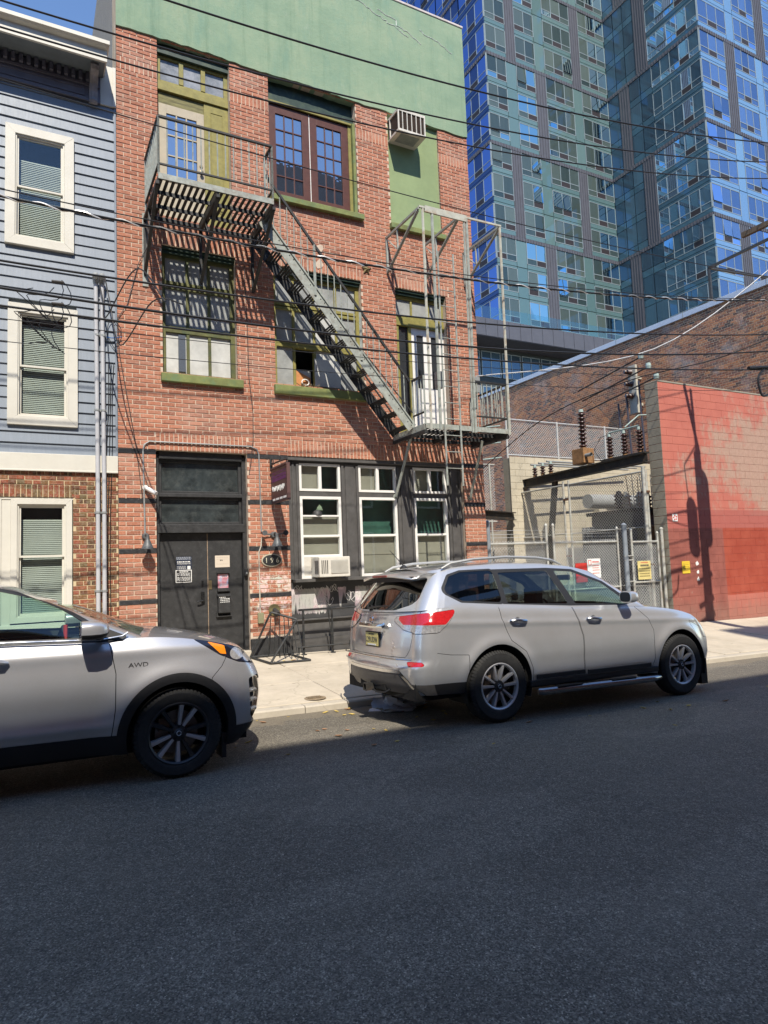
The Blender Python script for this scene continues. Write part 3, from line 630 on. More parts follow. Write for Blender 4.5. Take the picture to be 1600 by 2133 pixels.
def hungwin(x0, x1, z0, z1, tw, y, par, zm, btop, trim=True, back=True, name='sash_window'):
    """cream casing, two sashes one above the other, blind behind"""
    mb = MB()
    if trim:
        i = tw; P = [(x0,z0),(x1,z0),(x1,z1),(x0,z1)]; Q = [(x0+i,z0+i),(x1-i,z0+i),(x1-i,z1-i),(x0+i,z1-i)]
        for k in range(4):   # mitred casing boards with a small gap at the mitre
            a, b, c, d = P[k], P[(k+1)%4], Q[(k+1)%4], Q[k]
            e = .0015; mb.prism([a,b,c,d], lambda u, v: (u+e*(k%2), y-.035, v), lambda u, v: (u, y+.05, v))
    u = mb.build(name, M_trim, par, bevel=.003) if mb.v else None
    a, b, c, d = x0+tw, x1-tw, z0+tw, z1-tw
    mb = MB(); frame(mb, a, b, c, d, .022, y-.012, y+.06); mb.build('jamb_liner', M_trim, u)
    a += .022; b -= .022; c += .022; d -= .022
    mb = MB(); frame(mb, a, b, zm-.015, d, .028, y+.015, y+.045); s1 = mb.build('sash', M_trim, u)
    mb = MB(); frame(mb, a, b, c, zm+.018, .028, y+.048, y+.075); s2 = mb.build('sash', M_trim, u)
    pane(a+.028, b-.028, zm+.013, d-.028, y+.03, M_hglass, u); pane(a+.028, b-.028, c+.028, zm-.01, y+.06, M_hglass, u)
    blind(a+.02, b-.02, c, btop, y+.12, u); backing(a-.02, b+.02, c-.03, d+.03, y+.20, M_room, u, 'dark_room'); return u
for (a, b, c, d) in WN:
    zm = 7.635 if c > 6 else 4.83; hungwin(a, b, c, d, .135, D-.02, house, zm, (8.12 if c > 6 else 5.5))
# holes behind the upper windows are cut out of the wall by a dark room set in front of it, so set the wall back there
mb = MB(); mb.box(HX0, HX1, D-.045, D+.03, 3.255, 3.505); mb.box(HX0, HX1, D-.05, D-.02, 3.235, 3.262); mb.build('belt_course', M_trim, house, bevel=.006)
# brown brick ground floor, header course every sixth row
HC, HL = .0695, .212
M_hb = brickmat('brown_brick', HL/2, HC, [(.0, (.075, .045, .022)), (.25, (.19, .062, .030)), (.5, (.25, .070, .034)), (.7, (.21, .095, .040)), (.85, (.115, .082, .035)), (1., (.28, .09, .045))], u0=0, v0=.05, half=False)
M_hm = mat('pale_mortar', (.52, .42, .26), .95, .12, 9)
HOP = [(-1.12, .655, .95, 2.85)]
wall_slab(HX0, HX1, -.05, 3.26, HOP, fy, .2).build('brick_base_wall', M_hm, house)
hs = (-1.12-.03, .68, 2.85, 3.04)
hr = lay(HX0, HX1, 0, 46, HOP+[hs], HL, HC, .05, 0, 'common', .013)
n = 25
for k in range(n): wd = (hs[1]-hs[0])/n; hr.append((hs[0]+k*wd+.006, hs[0]+(k+1)*wd-.006, hs[2]+.005, hs[3]-.005))
hr = [r for r in hr if r[3] < 3.26]
brick_objs(hr, fm, M_hb, house, 300, lambda r: -min(r[0], .0)*3 + ((r[0]+r[1])/2-.7)**2*.2 + abs((r[2]+r[3])/2-2)*.3)
u = hungwin(-.18, .64, 1.0, 2.83, .085, D+.05, house, 1.97, 2.5); hungwin(-1.10, -.30, 1.0, 2.83, .085, D+.05, house, 1.97, 2.5)
mb = MB(); mb.box(-.30, -.18, D+.03, D+.1, .98, 2.84); mb.box(-1.12, .655, D+.02, D+.12, 2.815, 2.85); mb.build('window_mullion', M_trim, house)
mb = MB(); mb.box(-1.15, .68, D-.05, D+.15, .88, .98); mb.build('sill', M_trim, house, bevel=.006)
# cornice: lip, cove, fascia, soffit, dentils, panelled frieze, console bracket
mb = MB(); pr = [(D-.60,9.985),(D-.60,9.925),(D-.585,9.92),(D-.56,9.90),(D-.53,9.888),(D-.50,9.885),(D-.50,9.70),(D-.46,9.70),(D-.46,9.76),(D+.06,9.78),(D+.06,9.99)]
cx0, cx1 = HX0, 1.115
mb.prism([(y, z) for y, z in pr], lambda u, v: (cx0, u, v), lambda u, v: (cx1+(.03 if v > 9.9 else 0), u, v)); cr = mb.build('cornice', M_trim, house)
mb = MB(); mb.box(cx0, cx1-.02, D-.455, D-.05, 9.735, 9.757); mb.build('soffit', M_slate, cr)
mb = MB(); mb.box(cx0, cx1-.06, D-.045, D+.03, 9.30, 9.76); mb.box(cx0, cx1-.06, D-.07, D-.045, 9.535, 9.58); mb.box(cx0, cx1-.06, D-.06, D-.045, 9.28, 9.33)
frame(mb, -1.3, .82, 9.355, 9.49, .018, D-.058, D-.045); fz = mb.build('frieze', M_frz, house)
x = cx0+.04
while x < .84: mb = MB(); mb.box(x, x+.052, D-.12, D-.044, 9.595, 9.72); mb.build('dentil', M_frz, fz); x += .105
mb = MB(); prof = [(D-.045,9.24),(D-.10,9.23),(D-.125,9.27),(D-.11,9.33),(D-.12,9.42),(D-.16,9.52),(D-.24,9.60),(D-.34,9.64),(D-.38,9.69),(D-.37,9.735),(D-.045,9.735)]
mb.prism(prof, lambda u, v: (.89, u, v), lambda u, v: (1.01, u, v)); mb.prism([(y-.012, z) for y, z in prof[1:-1]]+[(D-.1, 9.735), (D-.1, 9.3)], lambda u, v: (.925, u, v), lambda u, v: (.975, u, v)); mb.build('console_bracket', mat('bracket_paint', (.24, .22, .22), .6, .3, 8), house, bevel=.004)
mb = MB(); mb.box(1.06, HX1, D-.03, D+.03, 9.30, 9.98); mb.box(1.245, HX1, D-.045, D-.03, 9.30, 9.98); mb.build('end_board', M_trim, house)
mb = MB(); mb.box(HX0, HX1, D+.05, 20, 9.9, 10.0); mb.build('roof', M_slate, house)
# two grey service conduits with weatherheads
M_pvc = mat('grey_pvc', (.43, .43, .44), .5, .08, 6)
for (x0, lb) in ((.955, 'left grey electrical conduit running up the blue house wall'), (1.045, 'right grey electrical conduit running up the blue house wall')):
    x1 = x0+.04; t = thing('service_conduit', lb, 'conduit', (x1, D-.06, .3), 'service conduits on the blue house')
    mb = MB(); mb.tube([(x1, D-.075, .25), (x1, D-.075, 3.2), (x0+.02, D-.075, 6.25)], .032, 10); mb.build('pipe', M_pvc, t, smooth=True)
    for z in (1.4, 2.6, 4.2, 5.4): mb = MB(); mb.tube([(x1-.004*(z>3), D-.075, z), (x1-.004*(z>3), D-.075, z+.03)], .040, 10); mb.box(x1-.045, x1+.045, D-.045, D-.0, z, z+.03); mb.build('pipe_strap', M_galv, t)
    mb = MB(); mb.tube([(x0+.02, D-.075, 6.24), (x0+.02, D-.09, 6.32), (x0+.01, D-.14, 6.35), (x0, D-.19, 6.30)], [.04, .05, .05, .035], 10); mb.build('weatherhead', M_galv, t, smooth=True)
# ================================================================ FIRE ESCAPE
fe = thing('fire_escape', 'iron fire escape with two balconies and a diagonal stair on the brick front', 'fire escape', (4.9, D, 4.1))
def platform(x0, x1, z, pr, m, nm):
    """frame of flat bars with slats laid on it, running out from the wall"""
    mb = MB(); y0, y1 = D-pr, D-.02
    for y in (y0, y0+.42, y0+.84, y1): mb.box(x0, x1, y-.006 if y > y0 else y-.004, y+.008, z-.075, z-.012)
    for x in (x0, x1): mb.box(x-.008, x+.008, y0, y1, z-.10, z-.0)
    mb.box((x0+x1)/2-.02, (x0+x1)/2+.02, y0, y1, z-.10, z-.014)
    p = mb.build(nm, m, fe); x = x0+.03
    while x < x1-.04: mb = MB(); mb.box(x, x+.047, y0+.004, y1-.01, z-.012, z-.002); mb.build('slat', m, p); x += .0925
    return p
def railing(pts, z0, z1, gap, mt, ml, nm, posts=True, lower=.2):
    mb = MB(); top = [(x, y, z1) for x, y in pts]
    for a, b in zip(top[:-1], top[1:]): mb.bar(a, b, .045, .03)
    r = mb.build(nm, mt, fe); mb = MB()
    for a, b in zip(top[:-1], top[1:]): mb.bar((a[0],a[1],z0+lower), (b[0],b[1],z0+lower), .03, .025)
    mb.build('lower_rail', mt, r)
    for (xa, ya), (xb, yb) in zip(pts[:-1], pts[1:]):
        L = math.hypot(xb-xa, yb-ya); n = max(1, round(L/gap))
        for k in range(n+1):
            t = k/n; x, y = xa+(xb-xa)*t, ya+(yb-ya)*t; mb = MB(); rr = .018 if k in (0, n) else .0105
            mb.tube([(x, y, z0 if k in (0, n) else z0+lower), (x, y, z1)], rr, 5); mb.build('baluster' if k not in (0, n) else 'post', ml, r)
    return r
UX0, UX1, UZ, UP = 1.75, 3.53, 7.60, 1.24
platform(UX0, UX1, UZ, UP, M_irond, 'upper_balcony')
mb = MB(); mb.box(UX0-.01, UX1+.01, D-UP-.018, D-UP-.004, UZ-.07, UZ+.02); mb.build('edge_plate', M_iron, fe)
railing([(UX0, D-.03), (UX0, D-UP), (UX1, D-UP)], UZ, 8.52, .125, M_irond, M_iron, 'upper_railing', lower=.17)
railing([(UX1, D-UP), (UX1, D-.86)], UZ, 8.52, .125, M_irond, M_iron, 'upper_end_railing', lower=.17)
def bracket(x, z, pr, dz, m, nm='bracket'):
    mb = MB(); mb.bar((x, D-.01, z), (x, D-pr, z), .05, .05); mb.bar((x, D-.02, z), (x, D-.02, z-dz), .045, .04); mb.bar((x, D-.03, z-dz+.03), (x, D-pr+.05, z-.02), .035, .05, (1,0,0))
    mb.bar((x, D-pr*.35, z-.02), (x, D-pr*.45, z-dz*.45), .02, .03, (1,0,0)); mb.bar((x, D-.05, z-.06), (x, D-pr*.40, z-dz*.5), .015, .03, (1,0,0)); return mb.build(nm, m, fe)
for x in (UX0-.02, 2.64, UX1+.02): bracket(x, UZ-.12, UP, .95, M_irond)
mb = MB(); mb.box(UX0-.06, UX0+.03, D-.02, D-.006, 6.35, 7.6); mb.build('wall_plate', M_iron, fe)
# stair
sx0, sz0, sx1, sz1 = 3.50, 7.50, 6.24, 4.10; yo, yi = D-.80, D-.20
for nm, y in (('outer_stringer', yo), ('inner_stringer', yi)):
    mb = MB(); mb.bar((sx0, y, sz0-.02), (sx1, y, sz1+.02), .012, .20, (0,0,1)); mb.bar((sx0, y-.012*(y == yo), sz0+.085), (sx1, y-.012*(y == yo), sz1+.125), .035, .012)
    st = mb.build(nm, M_iron if y == yo else M_irond, fe)
    if y == yo:
        mb = MB()
        for k in range(30):
            t = (k//2+.5)/15; x = sx0+(sx1-sx0)*t+(k%2)*.07; z = sz0+(sz1-sz0)*t+.02-(k%2)*.06; mb.lathe([(.011,0),(.008,-.008),(0,-.01)], (x, y-.006, z), 'y', 6)
        mb.build('rivet_row', M_irond, st, kind='stuff')
nT = 14
for k in range(nT):
    t = (k+.7)/nT; x = sx0+(sx1-sx0)*t; z = sz0+(sz1-sz0)*t; mb = MB()
    for j in range(4): mb.box(x-.10+j*.058, x-.10+j*.058+.036, yo+.008, yi-.008, z-.012, z)
    mb.box(x-.105, x+.115, yo+.006, yo+.016, z-.045, z-.012); mb.box(x-.105, x+.115, yi-.016, yi-.006, z-.045, z-.012); mb.build('tread', M_irond, fe)
hy = yo-.01
mb = MB(); mb.bar((3.56, hy, 8.28), (6.22, hy, 4.98), .035, .04); hr_ = mb.build('stair_handrail', M_irond, fe)
for k in range(1, 22):
    t = k/22; x = 3.56+(6.22-3.56)*t; zt = 8.28+(4.98-8.28)*t; zb = sz0+(sz1-sz0)*(x-sx0)/(sx1-sx0); big = k in (7, 14)
    mb = MB(); mb.tube([(x, hy, zb-.05 if big else zb+.1), (x, hy, zt)], .024 if big else .0095, 5); mb.build('post' if big else 'baluster', M_iron, hr_)
mb = MB(); mb.bar((3.4, yi+.03, 7.98), (6.25, yi+.03, 4.45), .02, .025); mb.build('inner_handrail', M_irond, fe)
mb = MB(); mb.bar((3.35, yo+.1, 7.60), (6.25, yo-.02, 4.40), .014, .02); mb.build('tie_rod', M_irond, fe)
# lower balcony
LX0, LX1, LZ, LP = 6.28, 8.12, 4.12, 1.20
platform(LX0, LX1, LZ, LP, M_irond, 'lower_balcony')
mb = MB(); mb.box(LX0, LX1+.01, D-LP-.018, D-LP-.006, LZ-.075, LZ+.015); mb.box(LX0-.02, LX0-.008, D-LP, D-.05, LZ-.10, LZ+.01); mb.build('edge_plate', M_iron, fe)
railing([(LX0, D-.80), (LX0, D-LP)], LZ, 5.0, .11, M_irond, M_iron, 'lower_side_railing', lower=.22)
railing([(7.33, D-LP), (LX1, D-LP)], LZ, 5.0, .11, M_irond, M_iron, 'lower_front_railing', lower=.22)
railing([(LX1, D-LP), (LX1, D-.05)], LZ, 5.0, .12, M_irond, M_iron, 'lower_end_railing', lower=.22)
for (x0, z0, y0, x1) in ((6.36, 3.98, D-.55, 6.28), (8.0, 3.98, D-.55, 8.02)):
    mb = MB(); mb.tube([(x0, y0, z0+.05), (x1, D-.02, 2.95)], .028, 7); mb.lathe([(0,-.01),(.05,-.01),(.05,0)], (x1, D, 2.95), 'y', 10); mb.build('strut', M_iron, fe)
for x in (LX0, LX1): mb = MB(); mb.bar((x, D-.02, LZ-.13), (x, D-LP, LZ-.13), .05, .06); mb.build('balcony_beam', M_irond, fe)
# guide frame of the drop ladder above the lower balcony
for x, zt in ((6.30, 8.10), (7.18, 8.12), (8.15, 8.14)): 
    mb = MB(); P = 1.26; mb.bar((x, D-.02, zt), (x, D-P, zt), .04, .04); mb.bar((x, D-.02, zt+.02), (x, D-.02, zt-.72), .04, .035); mb.bar((x, D-.03, zt-.70), (x, D-P+.04, zt-.03), .03, .05, (1,0,0))
    mb.bar((x, D-.45, zt), (x, D-.45, zt-.42), .02, .03, (1,0,0)); mb.bar((x, D-.06, zt-.05), (x, D-.42, zt-.40), .012, .025, (1,0,0)); mb.build('ladder_frame_bracket', M_iron, fe)
M_rust = mat('rusty_pale_paint', (.40, .40, .34), .7, .2, 8, dirt=(.30, .15, .05), dirtamt=.8, dscale=5)
mb = MB(); mb.box(6.42, 7.34, D-1.28, D-1.245, 8.05, 8.17); mb.build('pulley_beam', M_rust, fe); mb = MB(); mb.bar((6.30, D-1.26, 8.13), (8.17, D-1.26, 8.15), .03, .035); mb.build('frame_rail', M_rust, fe)
for x, r in ((6.38, .026), (6.58, .030), (7.29, .020), (7.35, .028), (8.14, .026)):
    mb = MB(); mb.tube([(x, D-1.23, 4.02), (x+.006, D-1.25, 8.12)], r, 6); mb.build('guide_post', M_rust if x > 7.9 or x < 6.5 else M_iron, fe)
mb = MB(); mb.tube([(6.66, D-1.245, 3.02), (6.66, D-1.265, 7.35)], .018, 6); mb.tube([(7.0, D-1.245, 3.02), (7.0, D-1.265, 7.35)], .018, 6); ld = mb.build('drop_ladder', M_iron, fe)
for k in range(14): z = 3.33+k*.3; mb = MB(); mb.tube([(6.66, D-1.25, z), (7.0, D-1.25, z)], .009, 5); mb.build('rung', M_iron, ld)
for x, z in ((6.60, 4.82), (7.40, 4.80)): mb = MB(); mb.box(x, x+.13, D-1.19, D-1.06, z, z+.30); mb.tube([(x+.065, D-1.12, z+.3), (x+.065, D-1.15, 8.08)], .004, 4); mb.tube([(x+.065, D-1.12, z-.3), (x+.065, D-1.12, z)], .018, 5); mb.build('counterweight', M_galv, fe, bevel=.01)
# ================================================================ THINGS ON THE BRICK FRONT
M_acw = mat('ac_white', (.60, .57, .50), .5, .08, 6, dirt=(.35, .31, .24), dirtamt=.4, dscale=4); M_dkgrille = mat('dark_grille', (.02, .017, .014), .6, .2, 9)
# through-wall unit in the green panel
t = thing('air_conditioner', 'beige air conditioner box jutting from the green wall panel', 'air conditioner', (6.78, D, 10.2), 'air conditioners')
x0, x1, y0, z0, z1 = 6.46, 7.09, D-.40, 10.20, 10.62
mb = MB()
for a, b in ((x0, x0+.025), (x1-.025, x1)):
    for y in (y0, y0+.34): mb.box(a, b, y, y+.025, z0, z1)
mb.box(x0, x1, y0, D+.06, z1, z1+.025); mb.box(x0, x1, y0, D+.06, z0-.02, z0)
for z in (z0, z1-.025):
    for a in (x0, x1-.025): mb.box(a+.001, a+.024, y0+.025, y0+.34, z, z+.025)
    mb.box(x0+.025, x1-.025, y0+.001, y0+.024, z, z+.025)
mb.build('case', M_acw, t)
mb = MB(); mb.box(x0+.02, x1-.02, y0+.03, D+.05, z0+.01, z1-.01); mb.build('coil', M_dkgrille, t)
for k in range(5): x = x0+.105*(k+1)-.006; mb = MB(); mb.box(x, x+.014, y0+.002, y0+.02, z0+.02, z1-.02); mb.build('grille_bar', M_acw, t)
for k in range(22): z = z0+.03+k*.0175; mb = MB(); mb.box(x0+.03, x1-.03, y0+.022, y0+.028, z, z+.006); mb.build('fin', mat('fin_brown', (.09,.06,.045), .7), t)
mb = MB(); frame(mb, x0+.08, x1-.08, y0, y0+.001, .01, 0, 0) if 0 else mb.box(x0+.10, x1-.10, y0+.08, D-.05, z0-.028, z0-.018); mb.build('drain_pan', M_galv, t)
# window unit in the shop
t = thing('air_conditioner', 'white window air conditioner in the left shop window', 'air conditioner', (4.75, D-.1, 1.46), 'air conditioners')
x0, x1, y0, z0, z1 = 4.54, 5.13, D-.30, 1.475, 1.83
mb = MB(); mb.box(x0, x1, y0, YS+.05, z0, z1); mb.build('case', M_acw, t, bevel=.012)
mb = MB(); mb.box(x0+.22, x1-.04, y0-.008, y0, z0+.06, z1-.06); mb.build('rear_grille', mat('grille_grey', (.36,.35,.31), .6), t)
for k in range(12): z = z0+.07+k*.0185; mb = MB(); mb.box(x0+.22, x1-.04, y0-.012, y0-.006, z, z+.008); mb.build('louvre', M_acw, t)
for k in range(4):
    mb = MB(); mb.box(x0+.04+k*.035, x0+.055+k*.035, y0-.004, y0+.002, z0+.06, z1-.06); mb.build('vent_slot', M_dkgrille, t)
for k in range(5):
    mb = MB(); mb.box(x0-.004, x0+.002, y0+.05+k*.035, y0+.065+k*.035, z0+.06, z1-.06); mb.build('vent_slot', M_dkgrille, t)
mb = MB(); mb.box(4.41, x0, YS-.005, YS+.02, 1.505, 1.84); mb.build('side_filler', M_acw, t)
t = thing('garment', 'dark cap and pale cloth lying inside the left shop window', 'clothing', (4.75, YS+.07, 2.6))
mb = MB(); mb.lathe([(.0,.10),(.05,.095),(.09,.06),(.10,.0)], (4.72, YS+.07, 2.60), 'z', 12); mb.build('cap', M_black, t, smooth=True)
mb = MB(); mb.add([(4.70,YS+.05,2.70),(4.83,YS+.05,2.69),(4.80,YS+.05,2.76),(4.76,YS+.045,2.80),(4.72,YS+.05,2.75)], [(0,1,2,3,4)]); mb.build('cloth', mat('pale_green_cloth', (.35,.42,.28), .8), t)
# barn lamps
M_lamp = mat('grey_lamp_metal', (.10, .105, .105), .5, .2, 9, metal=.2)
def barnlamp(x, z, lab, back=True):
    t = thing('wall_lamp', lab, 'lamp', (x, D, z), 'wall lamps by the door')
    mb = MB(); mb.lathe([(0,-.045),(.04,-.045),(.055,-.03),(.06,0),(.06,.0)], (x, D, z+.14), 'y', 16); mb.build('wall_box', M_lamp, t, smooth=True)
    mb = MB(); mb.tube([(x, D-.03, z+.14), (x, D-.11, z+.18), (x, D-.17, z+.16), (x, D-.18, z+.10)], .014, 8); mb.build('arm', M_lamp, t, smooth=True)
    mb = MB(); mb.lathe([(.028,.13),(.03,.09),(.04,.07),(.095,-.06),(.098,-.065),(.092,-.06),(.036,.065),(0,.08)], (x, D-.18, z), 'z', 20); mb.build('shade', M_lamp, t, smooth=True); return t
barnlamp(1.70, 2.10, 'grey cone wall lamp left of the black double door')
barnlamp(3.82, 2.10, 'grey cone wall lamp above the oval number plate')
t = thing('flood_light', 'small twin floodlight heads on the brick pier beside the lamp', 'lamp', (3.8, D, 2.2))
for s, x in ((-1, 3.61), (1, 3.99)):
    mb = MB(); mb.lathe([(0,-.14),(.045,-.14),(.045,-.12),(.03,-.05),(.022,-.02),(0,-.02)], (x, D-.04, 2.27), 'y', 12); mb.build('lamp_head', M_lamp if s < 0 else M_black, t, smooth=True)
mb = MB(); mb.tube([(3.61, D-.05, 2.25), (3.80, D-.03, 2.25), (3.99, D-.05, 2.26)], .012, 6); mb.build('cross_bar', M_lamp, t)
# camera
t = thing('security_camera', 'small white security camera on the left brick pier', 'camera', (1.72, D, 3.0))
mb = MB(); mb.lathe([(0,-.03),(.045,-.03),(.045,0)], (1.70, D, 3.02), 'y', 12); mb.build('base', M_white, t); mb = MB(); mb.tube([(1.70, D-.03, 3.02), (1.74, D-.08, 2.99), (1.84, D-.20, 2.91)], [.025, .035, .035], 10); mb.build('body', M_white, t, smooth=True)
# conduit over the door
t = thing('conduit', 'thin metal conduit arched over the black street door', 'conduit', (2.6, D, 3.7))
mb = MB(); mb.tube([(1.69, D-.02, 2.26), (1.67, D-.02, 3.62), (1.69, D-.02, 3.72), (1.77, D-.02, 3.775), (3.44, D-.02, 3.775), (3.55, D-.02, 3.735), (3.585, D-.02, 3.64), (3.60, D-.02, 2.3)], .0125, 7); mb.build('pipe', M_galv, t, smooth=True)
mb = MB(); mb.tube([(3.60, D-.02, 2.2), (3.585, D-.02, 2.05), (3.545, D-.02, 1.95), (3.545, D-.02, .90)], .011, 7); mb.build('lower_pipe', mat('pale_pipe', (.45,.42,.35), .6), t, smooth=True)
mb = MB(); mb.box(3.50, 3.60, D-.05, D, .74, .92); mb.build('outlet_box', mat('olive_box', (.23,.22,.13), .7), t, bevel=.008)
t = thing('fire_connection', 'round brass standpipe connection low on the brick pier', 'standpipe', (3.80, D, .93))
mb = MB(); mb.lathe([(0,-.02),(.10,-.02),(.105,0)], (3.80, D, .95), 'y', 20); mb.build('flange', mat('old_brass', (.20,.17,.08), .5, .3, 9, metal=.4), t); mb = MB(); mb.tube([(3.80, D-.01, .95), (3.81, D-.09, .92), (3.81, D-.15, .88)], [.04,.045,.05], 12); mb.build('outlet', M_black, t, smooth=True)
# lettering helper: flat letters as a mesh
def text(body, size, loc, m, parent, name='lettering', rotz=0, ext=.002, align='CENTER', sx=1, rot=None):
    cu = bpy.data.curves.new(name, 'FONT'); cu.body = body; cu.size = size; cu.extrude = ext; cu.align_x = align; cu.align_y = 'CENTER'; cu.resolution_u = 3
    o = bpy.data.objects.new(name, cu); COL.objects.link(o); bpy.context.view_layer.update()
    dg = bpy.context.evaluated_depsgraph_get(); me = bpy.data.meshes.new_from_object(o.evaluated_get(dg)); bpy.data.objects.remove(o)
    me.materials.clear(); me.materials.append(m); o = bpy.data.objects.new(name, me); COL.objects.link(o)
    o.matrix_world = Matrix.Translation(loc) @ (rot if rot is not None else Matrix.Rotation(rotz, 4, 'Z') @ Matrix.Rotation(math.pi/2, 4, 'X')) @ Matrix.Diagonal((sx, 1, 1, 1))
    if parent is not None:
        mw = o.matrix_world.copy(); o.parent = parent; o.matrix_parent_inverse = Matrix.Translation(parent.location).inverted(); o.matrix_basis = mw
    return o
M_ltr = mat('white_lettering', (.72, .71, .68), .6, .04, 9, bmp=0); M_ltrd = mat('dark_lettering', (.05, .05, .05), .6, .1, 9, bmp=0)
# oval number plate
t = thing('number_plaque', 'black oval plaque reading 196 with a pale rim', 'plaque', (3.77, D, 1.80))
def oval(a, b, y0, y1, m, nm):
    mb = MB(); P = [(3.775+a*math.cos(k*math.pi/20), 1.805+b*math.sin(k*math.pi/20)) for k in range(40)]; mb.prism(P, lambda u, v: (u, y0, v), lambda u, v: (u, y1, v)); return mb.build(nm, m, t)
oval(.185, .112, D-.016, D, mat('pale_rim', (.48,.44,.33), .6), 'rim'); oval(.165, .094, D-.022, D-.006, M_black, 'plate'); 
for ch, dx in (('1', -.10), ('9', 0), ('6', .10)): text(ch, .125, (3.775+dx, D-.023, 1.80), mat('cream_number', (.6,.56,.42), .6), t, 'number')
# hanging sign
t = thing('hanging_sign', 'dark purple sign on an iron bracket between door and shopfront', 'sign', (3.95, D-.3, 3.1))
M_sign = mat('dark_purple_board', (.030, .018, .026), .35, .2, 5, spec=.5); M_dot = mat('magenta_print', (.10, .025, .10), .6, .2, 30)
SX = 3.80; SY0, SY1 = D-.86, D-.06
mb = MB(); mb.box(SX-.02, SX+.02, SY0, SY1, 2.77, 3.36); mb.build('board', M_sign, t, bevel=.006)
mb = MB(); mb.box(SX-.035, SX+.035, SY0-.01, SY1+.01, 3.36, 3.385); mb.box(SX-.028, SX+.028, SY0-.022, SY0-.001, 2.77, 3.36); mb.build('sign_frame', mat('rust_red_edge', (.10,.05,.045), .7), t)
mb = MB(); mb.tube([(SX, SY0+.02, 3.45), (SX, D-.30, 3.47), (SX, D-.02, 3.46)], .014, 6); mb.tube([(SX, D-.10+.045*math.cos(a*.5), 3.52+.045*math.sin(a*.5)) for a in range(11)], .009, 5); mb.box(SX-.02, SX+.02, D-.02, D-.001, 3.38, 3.60); mb.tube([(SX, SY0+.05, 3.45), (SX, SY0+.05, 3.38)], .008, 5); mb.build('iron_bracket', M_irond, t)
for j in range(3):
    for k in range(11): mb = MB(); y = SY0+.08+k*.064; r_ = .013+.008*((k*3+j)%3); mb.box(SX-.0225, SX-.019, y-r_, y+r_, 3.285-j*.06-r_, 3.285-j*.06+r_); mb.build('printed_square', M_dot, t)
Rx = Matrix.Rotation(-math.pi/2, 4, 'Z') @ Matrix.Rotation(math.pi/2, 4, 'X')
mb = MB(); mb.tube([(SX-.022, SY1-.06-.62*k/60, 3.02+.035*math.sin(k*.9)+.03*math.sin(k*2.3+1)*(k % 7 > 2)) for k in range(61)], .006, 4); mb.build('script_lettering', M_ltr, t)
for k, (a, b) in enumerate(((.08, .20), (.25, .39), (.44, .56), (.61, .75))): mb = MB(); mb.box(SX-.0225, SX-.019, SY1-b, SY1-a, 2.815, 2.85); mb.build('printed_word', M_ltr, t)
for k in range(14): mb = MB(); y = SY0+.02+k*.058; mb.lathe([(.0,.03),(.014,.014),(.016,0)], (SX, y, 3.383), 'z', 6); mb.build('crest_bead', M_irond, t)
# notices and boxes on the door
def lines(t, x0, x1, zs, y, m, h=.008, seed=1):
    r = random.Random(seed)
    for z in zs:
        mb = MB(); x = x0
        while x < x1-.01: w_ = r.uniform(.012, .035); mb.box(x, min(x+w_, x1), y-.0015, y, z, z+h); x += w_+.008
        mb.build('print_line', m, t)
M_navy = mat('navy_poster', (.02, .028, .05), .5, .1, 9, bmp=0); M_paper = mat('cream_paper', (.58, .50, .40), .7, .05, 5, bmp=0)
yd = YD-.004
t = thing('poster', 'dark navy poster with white print on the left door leaf', 'poster', (2.33, yd, 1.80)); mb = MB(); mb.box(2.205, 2.455, yd-.002, YD, 1.695, 1.91); mb.build('sheet', M_navy, t)
lines(t, 2.21, 2.45, [1.895, 1.88, 1.862], yd-.002, mat('grey_print', (.3,.32,.36), .6), .010, 3); lines(t, 2.22, 2.44, [1.818], yd-.002, M_ltr, .016, 8); lines(t, 2.22, 2.44, [1.80, 1.787], yd-.002, M_ltr, .005, 5); lines(t, 2.215, 2.36, [1.75, 1.735, 1.72, 1.707], yd-.002, M_ltr, .005, 6)
mb = MB(); mb.box(2.385, 2.435, yd-.004, yd-.002, 1.70, 1.755); mb.build('blank_code_square', M_ltr, t)
t = thing('notice', 'black notice with white border under the navy poster', 'notice', (2.33, yd, 1.58)); mb = MB(); mb.box(2.195, 2.455, yd-.001, YD, 1.485, 1.692); mb.build('border', M_ltr, t); mb = MB(); mb.box(2.207, 2.443, yd-.003, yd-.001, 1.497, 1.680); mb.build('sheet', M_black, t)
lines(t, 2.255, 2.395, [1.652], yd-.003, M_ltr, .016, 10); lines(t, 2.22, 2.43, [1.632, 1.614, 1.598, 1.568, 1.550, 1.533, 1.515], yd-.003, M_ltr, .008, 9)
t = thing('paper_notice', 'cream paper notice on the right door leaf', 'notice', (2.97, yd, 1.8)); mb = MB(); mb.box(2.845, 3.095, yd-.001, YD, 1.715, 1.915); mb.build('sheet', M_paper, t); lines(t, 2.87, 3.07, [1.88, 1.85], yd-.001, mat('faint_print', (.42,.36,.30), .7), .006, 2); lines(t, 2.93, 2.98, [1.835, 1.825], yd-.001, M_ltrd, .008, 4); lines(t, 2.87, 3.07, [1.77], yd-.001, MATS['faint_print'], .004, 7)
t = thing('leaflet_box', 'black leaflet holder with a pink flyer on the right door leaf', 'leaflet holder', (2.97, yd, 1.45)); mb = MB(); mb.box(2.87, 3.075, YD-.05, YD, 1.31, 1.36); mb.box(2.87, 3.075, YD-.012, YD, 1.36, 1.62); mb.box(2.865, 3.08, YD-.055, YD, 1.615, 1.635); mb.build('holder', M_black, t)
